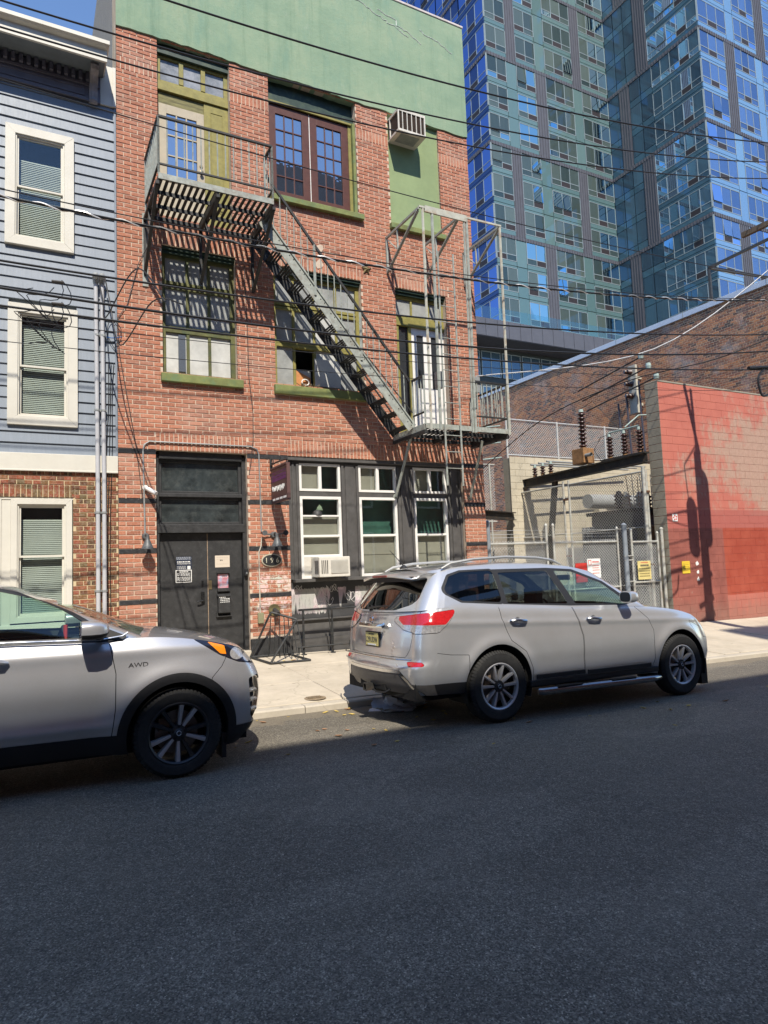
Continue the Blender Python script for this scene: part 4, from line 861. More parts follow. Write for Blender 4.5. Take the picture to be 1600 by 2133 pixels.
def flyer():
    m, nt, b = newmat('pink_flyer'); c = ramp(nt, noise(nt, pos(nt), 11, 3), [(.35, (.55, .16, .22)), (.5, (.62, .33, .36)), (.62, (.42, .45, .62)), (.75, (.65, .5, .5))]); setin(nt, b.inputs['Base Color'], c); return m
mb = MB(); mb.box(2.885, 3.06, YD-.018, YD-.012, 1.365, 1.60); mb.build('flyer', flyer(), t); lines(t, 2.95, 3.045, [1.555], YD-.018, mat('teal_print', (.06,.14,.16), .6), .014, 13); lines(t, 2.90, 3.04, [1.54, 1.43, 1.40], YD-.018, M_ltr, .006, 12)
t = thing('letter_box', 'black metal letter box with white lettering on the right door leaf', 'letter box', (2.97, yd, 1.08)); mb = MB(); mb.box(2.87, 3.075, YD-.09, YD, .95, 1.24); mb.build('box', M_black, t, bevel=.006); mb = MB(); mb.add([(2.86,YD-.10,1.235),(3.085,YD-.10,1.235),(3.085,YD,1.275),(2.86,YD,1.275),(2.86,YD-.10,1.225),(3.085,YD-.10,1.225),(3.085,YD,1.225),(2.86,YD,1.225)], [(0,1,2,3),(4,7,6,5),(0,4,5,1),(1,5,6,2),(3,2,6,7),(0,3,7,4)]); mb.build('lid', M_black, t); mb = MB(); mb.box(2.845, 3.10, YD-.045, YD, .885, .905); mb.box(2.845, 2.865, YD-.045, YD, .905, .96); mb.box(3.08, 3.10, YD-.045, YD, .905, .96); mb.build('paper_rack', M_black, t)
lines(t, 2.885, 2.99, [1.205], YD-.09, M_ltr, .014, 14); lines(t, 2.90, 3.06, [1.18, 1.155, 1.125], YD-.09, M_ltr, .010, 15)
t = thing('padlock_box', 'small black key box on the right door jamb', 'key box', (3.35, D, 1.62)); mb = MB(); mb.box(3.315, 3.365, D+.03, D+.1, 1.56, 1.68); mb.build('box', M_black, t, bevel=.005); mb = MB(); mb.box(3.325, 3.352, D+.024, D+.03, 1.59, 1.62); mb.build('keyhole_plate', M_galv, t)
# anchor star and patches
t = thing('anchor_star', 'rusty cast iron star anchor plate on the brick between the upper windows', 'star', (5.83, D, 7.37))
mb = MB(); P = [(5.83+(.12 if k%2==0 else .05)*math.sin(k*math.pi/5), 7.38+(.12 if k%2==0 else .05)*math.cos(k*math.pi/5)) for k in range(10)]
mb.add([(u, D-.012, v) for u, v in P]+[(5.83, D-.055, 7.38)], [(i, (i+1)%10, 10) for i in range(10)]); mb.build('star', mat('rusty_star', (.18,.14,.06), .8, .4, 20), t)
for (x, z) in ((4.86, 7.62), (4.85, 7.30)):
    mb = MB(); P = [(x+random.uniform(.05,.09)*math.cos(k*.7), z+random.uniform(.06,.12)*math.sin(k*.7)) for k in range(9)]; mb.add([(u, D-.0065, v) for u, v in P], [tuple(range(9))]); mb.build('mortar_patch', M_mort, main)
# drooping wire on the wall between door and windows
for nm, lb, pts in (('wall_cable', 'dark cable hanging down the brick wall right of the left window', [(3.40,D-.015,7.0),(3.43,D-.02,5.9),(3.44,D-.02,5.0),(3.50,D-.015,4.4),(3.49,D-.02,3.9),(3.44,D-.02,3.5),(3.36,D+.05,2.9)]),
                    ('wall_cable', 'thin dark cable drooping down the left edge of the brick wall', [(1.75,D-.05,7.0),(1.62,D-.03,6.7),(1.45,D-.02,6.0),(1.30,D-.02,5.75),(1.32,D-.02,5.2),(1.45,D-.02,4.4),(1.55,D-.015,3.8),(1.62,D-.015,3.2),(1.70,D-.015,2.5)])):
    P = []
    for a, b in zip(pts[:-1], pts[1:]):
        for t_ in (0, .5): P.append(tuple(a[i]+(b[i]-a[i])*t_ for i in range(3)))
    P.append(pts[-1]); t = MB(); t.tube(P, .0065, 5); t.build(nm, M_black, smooth=True, label=lb, cat='cable')
# ---------------------------------------------------------------- pavement furniture
t = thing('bike_rack', 'black steel bicycle rack standing on the pavement by the pier', 'bike rack', (3.9, 10.7, .2))
def rz(x, y): return walk_z(x, y)
mb = MB(); A, B, C_, E_ = (3.32, 11.05), (3.45, 10.40), (4.12, 10.40), (4.0, 11.05)
for p, q in ((A,B),(B,C_),(C_,E_),(A,E_)): mb.tube([(*p, rz(*p)+.02), (*q, rz(*q)+.02)], .018, 7)
mb.build('base_frame', M_irond, t)
top0, top1 = (3.66, 10.95, .93), (4.02, 10.72, .80)
mb = MB(); mb.tube([(*A, rz(*A)+.02), (3.62, 10.95, .87), top0], .018, 7); mb.tube([(*B, rz(*B)+.02), (3.55,10.42,.30), (3.98, 10.70, .74), top1], .018, 7); mb.tube([top0, top1], .02, 7); mb.build('arm', M_irond, t)
for k in range(7):
    s = k/6; x, y, z = (top0[i]+(top1[i]-top0[i])*s for i in range(3)); bx_, by_ = 3.62+.42*s, 10.98-.56*s+.05
    mb = MB(); mb.tube([(x, y, z), (bx_, by_, rz(bx_, by_)+.02)], .0085, 6); mb.build('upright_bar', M_irond, t)
t = thing('railing', 'low black pipe railing in front of the smeared shop panel', 'railing', (4.7, 10.95, .2))
mb = MB(); mb.tube([(4.16, 10.98, .93), (5.9, 10.98, .92)], .018, 7); mb.tube([(4.12, 10.95, .30), (5.9, 10.95, .28)], .016, 7); mb.build('rail', M_irond, t)
for x in (4.24, 4.78, 5.30, 5.82): mb = MB(); mb.tube([(x, 10.98, rz(x, 10.98)), (x, 10.98, .93)], .019, 7); mb.lathe([(.05,0),(.05,.012),(.02,.015)], (x, 10.98, rz(x,10.98)), 'z', 10); mb.build('post', M_irond, t)
for a, b in (((4.70, .90), (4.78, .22)), ((4.14, .30), (4.14, .19)), ((4.68, .30), (4.70, .19))): mb = MB(); mb.tube([(a[0], 10.96, a[1]), (b[0], 10.96, b[1])], .013, 6); mb.build('brace', M_irond, t)
t = thing('junction_box', 'small black box clamped to the foot of the pipe railing', 'box', (5.16, 10.95, .3)); mb = MB(); mb.box(5.08, 5.26, 10.86, 10.94, .24, .36); mb.build('box', M_black, t, bevel=.01); mb = MB(); mb.tube([(5.26, 10.9, .30), (5.32, 10.95, .34)], .02, 6); mb.build('clamp', M_irond, t)
# ================================================================ SUBSTATION YARD, RED WALL, BIG BRICK BUILDING
M_link = mat('chain_link_wire', (.62, .62, .59), .45, .15, 20, metal=.5, bmp=0); M_post = mat('fence_post', (.42, .42, .38), .55, .2, 8, metal=.2, dirt=(.28, .17, .09), dirtamt=.5, dscale=6)
M_postb = mat('blue_grey_post', (.24, .27, .30), .5, .15, 8, metal=.2)
def chain(par, f, u0, u1, v0, v1, pitch=.076, r=.0042):
    """woven wire: two families of diagonal wires, clipped to the rectangle; f(u, v) -> point"""
    mb = MB(); du = pitch; slope = 1.0; off = Vector(f(u0, v0, .004))-Vector(f(u0, v0, 0))
    for s in (1, -1):
        k0 = u0-(v1-v0) if s > 0 else u0; k1 = u1 if s > 0 else u1+(v1-v0); u = k0
        while u < k1:
            a = [u, v0]; b = [u+s*(v1-v0), v1]
            def clip(p, q):
                t0, t1 = 0., 1.; d = q[0]-p[0]
                for lim, sg in ((u0, 1), (u1, -1)):
                    da = sg*(p[0]-lim); db = sg*(q[0]-lim)
                    if da < 0 and db < 0: return None
                    if da < 0: t0 = max(t0, da/(da-db))
                    elif db < 0: t1 = min(t1, da/(da-db))
                return (t0, t1) if t1 > t0 else None
            c = clip(a, b)
            if c:
                p = [a[i]+(b[i]-a[i])*c[0] for i in (0,1)]; q = [a[i]+(b[i]-a[i])*c[1] for i in (0,1)]; w_ = .003*s
                mb.tube([f(*p, w_), f(*q, w_)], r, 3, cap=False)
            u += du
    return mb.build('wire_mesh', M_link, par, kind='stuff')
def capped(mb, x, y, z0, z1, r): mb.tube([(x, y, z0), (x, y, z1)], r, 10); mb.lathe([(r+.008, z1-.01), (r+.008, z1+.015), (r*.5, z1+.045), (0, z1+.055)], (x, y, 0), 'z', 10)
# ---- low fence along the pavement
lf = thing('chain_link_fence', 'low galvanised chain link fence along the pavement beside the brick building', 'fence', (10.4, 11.3, 0))
FY = 11.32; g0 = lambda x: walk_z(x, D)
for x, z1, m, r in ((8.52, 2.45, M_postb, .045), (10.10, 2.38, M_post, .03), (10.30, 2.38, M_post, .03), (12.26, 2.30, M_post, .025)):
    mb = MB(); capped(mb, x, FY, g0(x)-.1, z1, r); mb.build('post', m, lf, smooth=True)
for a, b in ((8.52, 10.10), (10.30, 12.26)):
    mb = MB(); mb.tube([(a, FY, 2.0), (b, FY, 2.0)], .022, 8); mb.build('top_rail', M_post, lf); mb = MB(); mb.tube([(a, FY, .95), (b, FY, .95)], .018, 8); mb.build('mid_rail', M_post, lf)
    chain(lf, lambda u, v, w: (u, FY+.03+w, v), a+.03, b-.03, g0(a)+.05, 2.06)
    mb = MB()
    for z in (2.13, 2.20, 2.28): mb.tube([(a, FY, z), (b, FY, z)], .004, 4)
    mb.build('strand_wire', M_link, lf, kind='stuff')
# ---- gate
gt = thing('chain_link_gate', 'narrow chain link gate with a yellow sign next to the red wall', 'gate', (13.1, 11.3, 0))
for x, z1, m, r in ((12.50, 2.38, M_postb, .06), (12.72, 2.26, M_post, .03), (13.62, 2.18, M_post, .028), (13.78, 2.28, M_post, .042)):
    mb = MB(); capped(mb, x, FY, g0(x)-.1, z1, r); mb.build('post', m, gt, smooth=True)
for z in (1.98, 1.02, .12): mb = MB(); mb.tube([(12.72, FY, z), (13.62, FY, z)], .024, 8); mb.build('rail', M_post, gt)
chain(gt, lambda u, v, w: (u, FY+.03+w, v), 12.75, 13.60, .12, 1.98)
for z in (1.55, 1.65, 1.05): mb = MB(); mb.tube([(12.44, FY-.02, z), (12.74, FY-.02, z)], .016, 6); mb.build('hinge_band', M_post, gt)
M_yel = mat('faded_yellow_sign', (.60, .50, .20), .6, .1, 4, bmp=0); M_yel2 = mat('bright_yellow_sign', (.72, .50, .04), .5, .06, 4, bmp=0); M_redp = mat('red_print', (.50, .04, .03), .5, .1, 9, bmp=0)
t = thing('warning_sign', 'faded yellow warning sign wired to the narrow gate', 'sign', (13.05, FY-.03, 1.3)); mb = MB(); mb.box(12.83, 13.27, FY-.045, FY-.035, 1.08, 1.52); mb.build('board', M_yel, t); lines(t, 12.93, 13.18, [1.47], FY-.045, M_redp, .02, 21); lines(t, 12.92, 13.20, [1.39], FY-.045, M_ltrd, .045, 24); lines(t, 12.87, 13.23, [1.325, 1.265, 1.205, 1.145], FY-.045, mat('olive_print', (.22,.18,.07), .7), .03, 22)
t = thing('no_parking_sign', 'white sign with red print on the low chain link fence', 'sign', (11.45, FY-.03, 1.45)); mb = MB(); mb.box(11.22, 11.62, FY-.045, FY-.035, 1.18, 1.62); mb.build('board', M_ltr, t); lines(t, 11.37, 11.58, [1.53], FY-.045, M_redp, .03, 25); mb = MB(); frame(mb, 11.25, 11.34, 1.47, 1.59, .015, FY-.047, FY-.045); mb.build('red_square', M_redp, t); lines(t, 11.37, 11.58, [1.45, 1.40, 1.35, 1.28], FY-.045, M_redp, .018, 23)
t = thing('red_sign', 'plain red sign hung low on the chain link fence', 'sign', (11.0, FY-.03, 1.4)); mb = MB(); mb.box(10.86, 11.20, FY-.045, FY-.035, 1.10, 1.53); mb.build('board', M_redp, t); mb = MB(); mb.tube([(11.03, FY-.03, 1.53), (11.03, FY, 1.60)], .004, 4); mb.build('tie_wire', M_link, t)
# ---- tall fence running back from the red wall
tf = thing('tall_chain_link_fence', 'tall chain link fence running back from the corner of the red wall', 'fence', (13.6, 14, 0))
for y, r, z1 in ((11.52, .04, 3.78), (11.62, .03, 3.70), (14.20, .03, 3.86), (14.42, .03, 3.86), (16.55, .035, 3.80)):
    mb = MB(); mb.tube([(13.6, y, -.3), (13.6, y, z1)], r, 8); mb.build('post', M_post, tf, smooth=True)
mb = MB(); mb.tube([(13.52, 11.52, 1.9), (13.52, 11.52, 3.85)], .045, 10); mb.build('corner_post', M_post, tf, smooth=True)
for a, b in ((11.6, 14.2), (14.42, 16.55)):
    for z in (3.74, 2.35, .9): mb = MB(); mb.tube([(13.6, a, z), (13.6, b, z)], .024 if z > 3 else .015, 8); mb.build('rail', M_post, tf)
    chain(tf, lambda u, v, w: (13.63+w, u, v), a, b, -.2, 3.74, .085, .0068)
for y, z in ((14.31, 3.3), (14.31, 1.7), (11.56, 3.2), (11.56, 1.4)): mb = MB(); mb.box(13.56, 13.65, y-.1, y+.1, z, z+.05); mb.build('rusty_clamp', mat('rusty_clamp', (.16,.08,.045), .8, .3, 20), tf)
# ---- red painted block wall
rw = thing('red_block_wall', 'tall concrete block wall painted salmon red with a darker red patch below', 'wall', (16, D, -.1))
RX0, RX1, RZ1, RT = 13.88, 24.0, 5.96, .40
def redpaint():
    m, nt, b = newmat('flaking_red_paint'); p = pos(nt); sp = N(nt, 'SeparateXYZ'); nt.links.new(p, sp.inputs[0]); x, z = sp.outputs['X'], sp.outputs['Z']
    c = ramp(nt, noise(nt, p, 1.1, 6, .65), [(.3, (.40, .118, .088)), (.6, (.47, .150, .108)), (.8, (.43, .160, .112))])
    # worn back to bare grey-buff block over the middle right
    row = mth(nt, 'FLOOR', mth(nt, 'DIVIDE', z, .2)); off = mth(nt, 'MULTIPLY', mth(nt, 'FLOORED_MODULO', row, 2.0), .5); colb = mth(nt, 'FLOOR', mth(nt, 'ADD', mth(nt, 'DIVIDE', mth(nt, 'SUBTRACT', x, 13.88), .4), off))
    cvb = N(nt, 'CombineXYZ'); nt.links.new(colb, cvb.inputs[0]); nt.links.new(row, cvb.inputs[1]); wnb = N(nt, 'TexWhiteNoise'); wnb.noise_dimensions = '2D'; nt.links.new(cvb.outputs[0], wnb.inputs['Vector'])
    worn = mth(nt, 'ADD', mth(nt, 'ADD', mth(nt, 'MULTIPLY', noise(nt, p, .8, 6, .65), .75), mth(nt, 'MULTIPLY', noise(nt, pos(nt, (5, 1, 2)), 1.4, 6, .8), .45)), mth(nt, 'ADD', mth(nt, 'MULTIPLY', mth(nt, 'SUBTRACT', x, 15.8), .065), mth(nt, 'MULTIPLY', wnb.outputs['Value'], .07)))
    env = mth(nt, 'MULTIPLY', mth(nt, 'ABSOLUTE', mth(nt, 'SUBTRACT', z, 3.75)), .085)
    worn2 = mth(nt, 'MULTIPLY', ramp(nt, mth(nt, 'SUBTRACT', worn, env), [(.53, (0,)*3), (.66, (.72,)*3)]), mth(nt, 'GREATER_THAN', z, 2.6))
    c = mixc(nt, c, ramp(nt, noise(nt, p, 14, 5, .7), [(.35, (.33, .265, .20)), (.62, (.41, .33, .255)), (.75, (.42, .20, .16))]), worn2)
    low = mth(nt, 'LESS_THAN', z, mth(nt, 'ADD', 2.28, mth(nt, 'MULTIPLY', noise(nt, p, 9, 2), .03)))
    right = mth(nt, 'GREATER_THAN', x, 15.95)
    fresh = mth(nt, 'MULTIPLY', low, right)
    c = mixc(nt, c, ramp(nt, noise(nt, p, 2, 4), [(.4, (.31, .055, .030)), (.7, (.37, .080, .045))]), mth(nt, 'MULTIPLY', fresh, mth(nt, 'GREATER_THAN', z, .55)))
    old = mth(nt, 'MULTIPLY', low, mth(nt, 'SUBTRACT', 1.0, right)); c = mixc(nt, c, ramp(nt, noise(nt, p, 3, 5), [(.35, (.20, .065, .05)), (.7, (.30, .10, .075))]), mth(nt, 'MULTIPLY', old, .9))
    mid = mth(nt, 'MULTIPLY', mth(nt, 'GREATER_THAN', z, 2.28), mth(nt, 'LESS_THAN', z, 2.75)); c = mixc(nt, c, (.36, .105, .085), mth(nt, 'MULTIPLY', mid, .8))
    c = mixc(nt, c, (.30, .27, .21), ramp(nt, noise(nt, p, 6, 6, .75), [(.64, (0,)*3), (.72, (.7,)*3)]))
    gr_ = mth(nt, 'SUBTRACT', mth(nt, 'ADD', .55, mth(nt, 'MULTIPLY', noise(nt, pos(nt, (3, 1, 1)), 2.2, 6, .75), 1.0)), mth(nt, 'MULTIPLY', z, .9)); c = mixc(nt, c, (.22, .13, .10), ramp(nt, gr_, [(.5, (0,)*3), (1., (.6,)*3)]))
    dr_ = noise(nt, pos(nt, (16, 1, .5)), 1.2, 6, .8); c = mixc(nt, c, (.30, .10, .08), ramp(nt, dr_, [(.58, (0,)*3), (.8, (.4,)*3)]))
    setin(nt, b.inputs['Base Color'], c); b.inputs['Roughness'].default_value = .75; b.inputs['Specular IOR Level'].default_value = .3
    setin(nt, b.inputs['Normal'], bump(nt, noise(nt, p, 55, 5, .75), .5, .006)); return m
M_redw = redpaint(); M_blk = concrete('grey_block', (.30, .275, .22)); M_redj = mat('red_joint', (.40, .125, .105), .9, .2, 9)
mb = MB(); mb.box(RX0+.012, RX1, D+.006, D+RT-.012, -.6, RZ1-.01); mb.build('core', M_redj, rw)
RH, RL = .2, .40; rr = []
for r in range(-3, 30):
    z0 = r*RH; off = (r % 2)*RL/2; x = RX0-off
    while x < RX1: a, b = max(x, RX0), min(x+RL, RX1); x += RL; z1 = min(z0+RH, RZ1); rr.append((a+(.0025 if a > RX0 else 0), b-.0025, z0+.0025, z1-.0025)) if b-a > .05 and z1-z0 > .05 else None
def blk(mb, a, b, c, d, y0, y1, e=.003): 
    mb.add([(a,y1,c),(b,y1,c),(b,y1,d),(a,y1,d),(a,y0+e,c),(b,y0+e,c),(b,y0+e,d),(a,y0+e,d),(a+e,y0,c+e),(b-e,y0,c+e),(b-e,y0,d-e),(a+e,y0,d-e)], [(8,9,10,11)]+[(i,(i+1)%4,4+(i+1)%4,4+i) for i in range(4)]+[(4+i,4+(i+1)%4,8+(i+1)%4,8+i) for i in range(4)])
rr.sort(key=lambda r: r[0]); rest = MB()
for i, (a, b, c, d) in enumerate(rr):
    if i < 300: mb = MB(); blk(mb, a, b, c, d, D+random.uniform(-.002,.002), D+.02); mb.build('block', M_redw, rw)
    else: blk(rest, a, b, c, d, D, D+.02)
rest.build('block_field', M_redw, rw, kind='stuff')
for r in range(-3, 30):   # bare block end
    z0 = r*RH; z1 = min(z0+RH, RZ1)
    if z1-z0 < .05: continue
    mb = MB(); mb.box(RX0-.003, RX0+.02, D+.004, D+RT, z0+.005, z1-.005); mb.build('end_block', M_blk, rw, bevel=.006)
mb = MB(); mb.box(RX0-.005, RX1, D-.01, D+RT+.01, RZ1-.005, RZ1+.04); mb.build('wall_cap', M_blk, rw, bevel=.01)
for x in (18.3, 21.0, 23.5): mb = MB(); mb.box(x, x+.4, D+RT, D+.9, -.5, 5.5); mb.build('buttress', M_blk, rw)
t = thing('yellow_notice', 'bright yellow notice on the red wall near its left corner', 'notice', (14.42, D-.01, 1.35)); mb = MB(); mb.box(14.28, 14.56, D-.014, D-.004, 1.17, 1.47); mb.build('sheet', M_yel2, t); lines(t, 14.31, 14.53, [1.42, 1.38, 1.33, 1.29, 1.25], D-.014, mat('brown_print', (.25,.16,.03), .7), .010, 31)
t = thing('round_sticker', 'small white square sticker with a red emblem on the red wall', 'sticker', (14.15, D-.01, 2.55)); mb = MB(); mb.box(14.06, 14.24, D-.012, D-.004, 2.46, 2.64); mb.build('sheet', M_ltr, t); mb = MB()
for k in range(5): mb.lathe([(.024,-.002),(0,-.002)], (14.15+.05*math.cos(k*1.257+.5), D-.013, 2.55+.05*math.sin(k*1.257+.5)), 'y', 8)
mb.build('emblem', M_redp, t)
for k, z in enumerate((1.40, 1.18, 1.0)):
    t = thing('torn_paper', 'torn white paper scrap on the red wall, %s of three in a column' % ('top', 'middle', 'lowest')[k], 'paper scrap', (14.85, D-.01, z), 'torn scraps on the red wall'); mb = MB(); P = [(14.85+.055*random.uniform(.6,1.2)*math.cos(a*.7), z+.06*random.uniform(.5,1.3)*math.sin(a*.7)) for a in range(9)]
    mb.prism(P, lambda u, v: (u, D-.010, v), lambda u, v: (u, D-.003, v)); mb.build('scrap', M_ltr, t)
# ---- grey concrete wall and piers inside the yard
cw = thing('concrete_yard_wall', 'pale concrete block wall inside the substation yard', 'wall', (15, 16.3, 0))
M_conc = concrete('pale_block', (.52, .465, .35)); CY = 16.25
mb = MB(); mb.box(13.22, 19.9, CY+.01, CY+.35, -.5, 4.83); mb.build('core', M_blk, cw)
for r in range(-1, 24):
    z0 = r*.203; x = 13.2-(r%2)*.2
    while x < 19.9:
        a, b = max(13.2, x), min(x+.4, 19.9); x += .4
        if b-a > .06: mb = MB(); blk(mb, a+.003, b-.003, z0+.003, z0+.2, CY+random.uniform(-.002,.002), CY+.02); mb.build('block', M_conc, cw)
for x in (16.6, 19.0): mb = MB(); mb.box(x, x+.35, CY-.25, CY+.02, -.3, 3.6); mb.build('pier', M_conc, cw, bevel=.01)
cf = thing('upper_chain_link_fence', 'chain link fence on top of the pale concrete yard wall', 'fence', (15.5, CY, 4.85))
for x in (13.26, 15.35, 17.5): mb = MB(); mb.tube([(x, CY+.15, 4.6), (x, CY+.15, 6.12)], .03, 8); mb.build('post', M_link, cf)
for z in (6.08, 4.95): mb = MB(); mb.tube([(13.26, CY+.15, z), (18.4, CY+.15, z)], .024, 8); mb.build('rail', M_link, cf)
chain(cf, lambda u, v, w: (u, CY+.18+w, v), 13.3, 18.4, 4.95, 6.08, .088, .0054)
lf2 = thing('side_chain_link_fence', 'chain link screen seen just right of the brick building corner', 'fence', (11, 17, 0))
for x in (10.6, 12.9): mb = MB(); mb.tube([(x, 16.9, -.3), (x, 16.9, 4.75)], .03, 8); mb.build('post', M_post, lf2)
for z in (4.7, 2.9): mb = MB(); mb.tube([(9.0, 16.9, z), (13.1, 16.9, z)], .022, 8); mb.build('rail', M_post, lf2)
chain(lf2, lambda u, v, w: (u, 16.93+w, v), 9.0, 13.1, 2.9, 4.7, .088, .0054)
rw2 = thing('rear_yard_wall', 'pale block wall at the back of the yard beyond the brick building corner', 'wall', (10.5, 18.4, 0))
mb = MB(); mb.box(8.5, 13.2, 18.4, 18.7, -.5, 3.4); mb.build('core', M_conc, rw2)
for k in range(16): mb = MB(); mb.box(8.5, 13.2, 18.388, 18.40, -.3+k*.2+.004, -.3+(k+1)*.2-.004); mb.build('block_course', M_conc, rw2)
# ---- steel beams, insulators, bus bars, transformer, switchgear
M_steel = mat('dark_steel', (.03, .028, .025), .6, .35, 6, dirt=(.16, .08, .03), dirtamt=.5, dscale=4); M_porc = mat('brown_porcelain', (.055, .024, .017), .25, .2, 6, bmp=0, spec=.6); M_bus = mat('verdigris_copper', (.30, .38, .35), .6, .2, 9); M_grayp = mat('grey_equipment', (.13, .14, .145), .55, .2, 6); M_rustb = mat('rusty_box', (.26, .14, .06), .8, .4, 8)
def ibeam(a, b, h, w_, lab):
    t = thing('steel_beam', lab, 'beam', a, 'steel beams in the yard'); a, b = Vector(a), Vector(b); u = Vector((0,0,h/2))
    mb = MB(); mb.bar(a, b, .02, h-.04); mb.build('web', M_steel, t); mb = MB(); mb.bar(a+u, b+u, w_, .025); mb.build('flange', M_steel, t); mb = MB(); mb.bar(a-u, b-u, w_, .025); mb.build('flange', M_steel, t)
ibeam((13.75, D+RT-.05, 4.10), (13.75, 16.3, 4.02), .24, .18, 'rusty dark steel beam from the red wall to the pale concrete wall'); ibeam((10.2, 14.6, 2.95), (13.2, 16.2, 3.0), .22, .18, 'dark steel beam just beyond the brick building corner')
mb = MB(); mb.bar((13.76, 14.9, 3.98), (13.76, 15.6, .2), .16, .10, (1,0,0)); mb.build('steel_prop', M_steel, label='slanting dark steel prop below the yard beam', cat='prop')
def insulator(p, h, r, n, lab, grp='brown insulators in the yard', top=True):
    t = thing('insulator', lab, 'insulator', p, grp); prof = [(r*.55, 0)]
    for k in range(n): z = h*(k+.1)/n; prof += [(r*.55, z), (r, z+h*.25/n), (r*.95, z+h*.45/n), (r*.5, z+h*.6/n)]
    prof.append((r*.5, h)); mb = MB(); mb.lathe(prof, p, 'z', 14); mb.build('porcelain', M_porc, t, smooth=True)
    mb = MB(); mb.lathe([(0, h+.09), (r*.5, h+.08), (r*.6, h), (0, h)], p, 'z', 10); mb.build('cap', M_bus if top else M_rustb, t); mb = MB(); mb.lathe([(r*.7, -.05), (r*.7, .0), (0, 0)], p, 'z', 10); mb.build('foot', M_rustb, t); return t
bz = 4.24
insulator((13.75, 13.70, bz+.48), 1.0, .12, 9, 'tallest brown insulator standing on a rusty box on the beam')
t = thing('terminal_box', 'rusty orange metal box on the yard beam under the tall insulator', 'box', (13.75, 13.7, bz)); mb = MB(); mb.box(13.55, 13.95, 13.5, 13.95, bz+.02, bz+.44); mb.build('box', M_rustb, t, bevel=.015); mb = MB(); mb.box(13.96-.015, 13.962, 13.6, 13.85, bz+.12, bz+.36); mb.lathe([(.05,-.2-.02),(.05,0)], (13.62, 13.5, bz+.22), 'y', 10); mb.build('cover_plate', M_galv, t)
for k, y in enumerate((15.05, 15.40, 15.75)): insulator((13.75, y, bz-.02), .24, .085, 3, 'short brown insulator at the far end of the beam, %s of three' % ('nearest', 'middle', 'farthest')[k])
for k, y in enumerate((11.95, 12.45, 12.95)): insulator((13.98, y, bz+.10), .55, .095, 6, 'brown insulator on the beam by the red wall, %s of three' % ('nearest', 'middle', 'farthest')[k])
mb = MB(); mb.box(13.84, 14.12, 11.75, 13.2, bz+.015, bz+.05); mb.build('insulator_base_plate', M_steel, label='dark plate on the beam carrying three brown insulators', cat='plate')
def pipe(pts, r, m, lab, nm='bus_bar', cat='pipe', grp='bus pipes in the yard'): mb = MB(); mb.tube(pts, r, 8); return mb.build(nm, m, smooth=True, label=lab, cat=cat, group=grp)
for k, y in enumerate((15.05, 15.40, 15.75)): pipe([(13.6, y, bz+.30), (18.0, y+.2, bz+.33)], .028, M_galv, 'grey bus pipe over the concrete wall, %s of three' % ('nearest', 'middle', 'farthest')[k])
pipe([(13.98, 11.95, 5.0), (13.98, 12.95, 5.0)], .022, M_bus, 'greenish bus bar joining the three insulators by the red wall'); pipe([(13.98, 12.4, 5.05), (14.3, 12.2, 5.35), (15.9, 12.1, 5.5)], .02, M_bus, 'greenish bus bar rising behind the red wall')
pipe([(13.75, 13.7, 5.82), (13.8, 13.3, 5.95), (13.95, 12.9, 5.4), (13.98, 12.6, 5.05)], .008, M_black, 'black jumper wire from the tall insulator down to the bus bar', 'jumper_wire', 'wire')
pipe([(13.98, 12.8, 5.0), (13.9, 13.2, 4.9), (13.85, 13.4, 4.6), (13.9, 13.2, 4.25)], .008, M_black, 'black jumper wire looping below the bus bar', 'jumper_wire', 'wire')
for k, (x, z) in enumerate(((12.0, 5.2), (12.0, 5.75), (12.0, 4.7))): pipe([(x-2.4, 17.2, z-.25), (x+1.8, 17.4, z+.35)], .022, M_bus, 'greenish pipe behind the side fence, %s of three' % ('middle', 'top', 'lowest')[k])
for k, x in enumerate((10.9, 11.3)): insulator((x, 15.1+.2*k, 3.15), .6, .1, 6, '%s brown insulator on the beam beyond the building corner' % ('left', 'right')[k])
t = thing('transformer', 'dark grey substation transformer behind the tall chain link fence', 'transformer', (16.2, 14.2, -.2))
mb = MB(); mb.box(15.2, 17.4, 13.4, 15.0, .3, 2.9); mb.build('tank', M_grayp, t, bevel=.03); mb = MB(); mb.box(15.1, 17.5, 13.3, 15.1, 2.9, 3.0); mb.build('tank_lid', M_steel, t); mb = MB(); mb.box(15.0, 17.6, 13.2, 15.2, -.4, .3); mb.build('plinth', M_conc, t)
for k in range(9): y = 13.45+k*.17; mb = MB(); mb.box(14.65, 15.2, y, y+.05, .7, 2.55); mb.build('radiator_fin', M_grayp, t)
mb = MB(); mb.tube([(15.0, 14.9, 3.35), (17.0, 14.9, 3.35)], .22, 14); mb.build('conservator', mat('pale_grey_tank', (.33,.34,.33), .5), t, smooth=True)
mb = MB(); mb.box(15.3, 15.9, 13.1, 13.4, 1.9, 2.5); mb.build('control_cabinet', mat('olive_cabinet', (.22,.20,.11), .6), t, bevel=.02)
for k in range(6):
    x = 14.9+k*.42; mb = MB(); prof = [(.10,0)]; 
    for j in range(4): prof += [(.10, j*.11), (.15, j*.11+.03), (.14, j*.11+.06), (.09, j*.11+.08)]
    prof += [(.07,.5),(.0,.52)]; mb.lathe(prof, (x, 13.6+.1*(k%2), 3.0), 'z', 12); mb.build('bushing', mat('pale_porcelain', (.46,.44,.36), .35, .15, 7, bmp=0) if k % 3 else M_porc, t, smooth=True)
for k in range(14): mb = MB(); x = 15.0+k*.18; mb.tube([(x, 13.3, 3.02), (x+.05*((k%3)-1), 13.35, 3.9+.1*(k%2))], .012, 5); mb.build('riser_pipe', M_galv if k%2 else M_rustb, t)
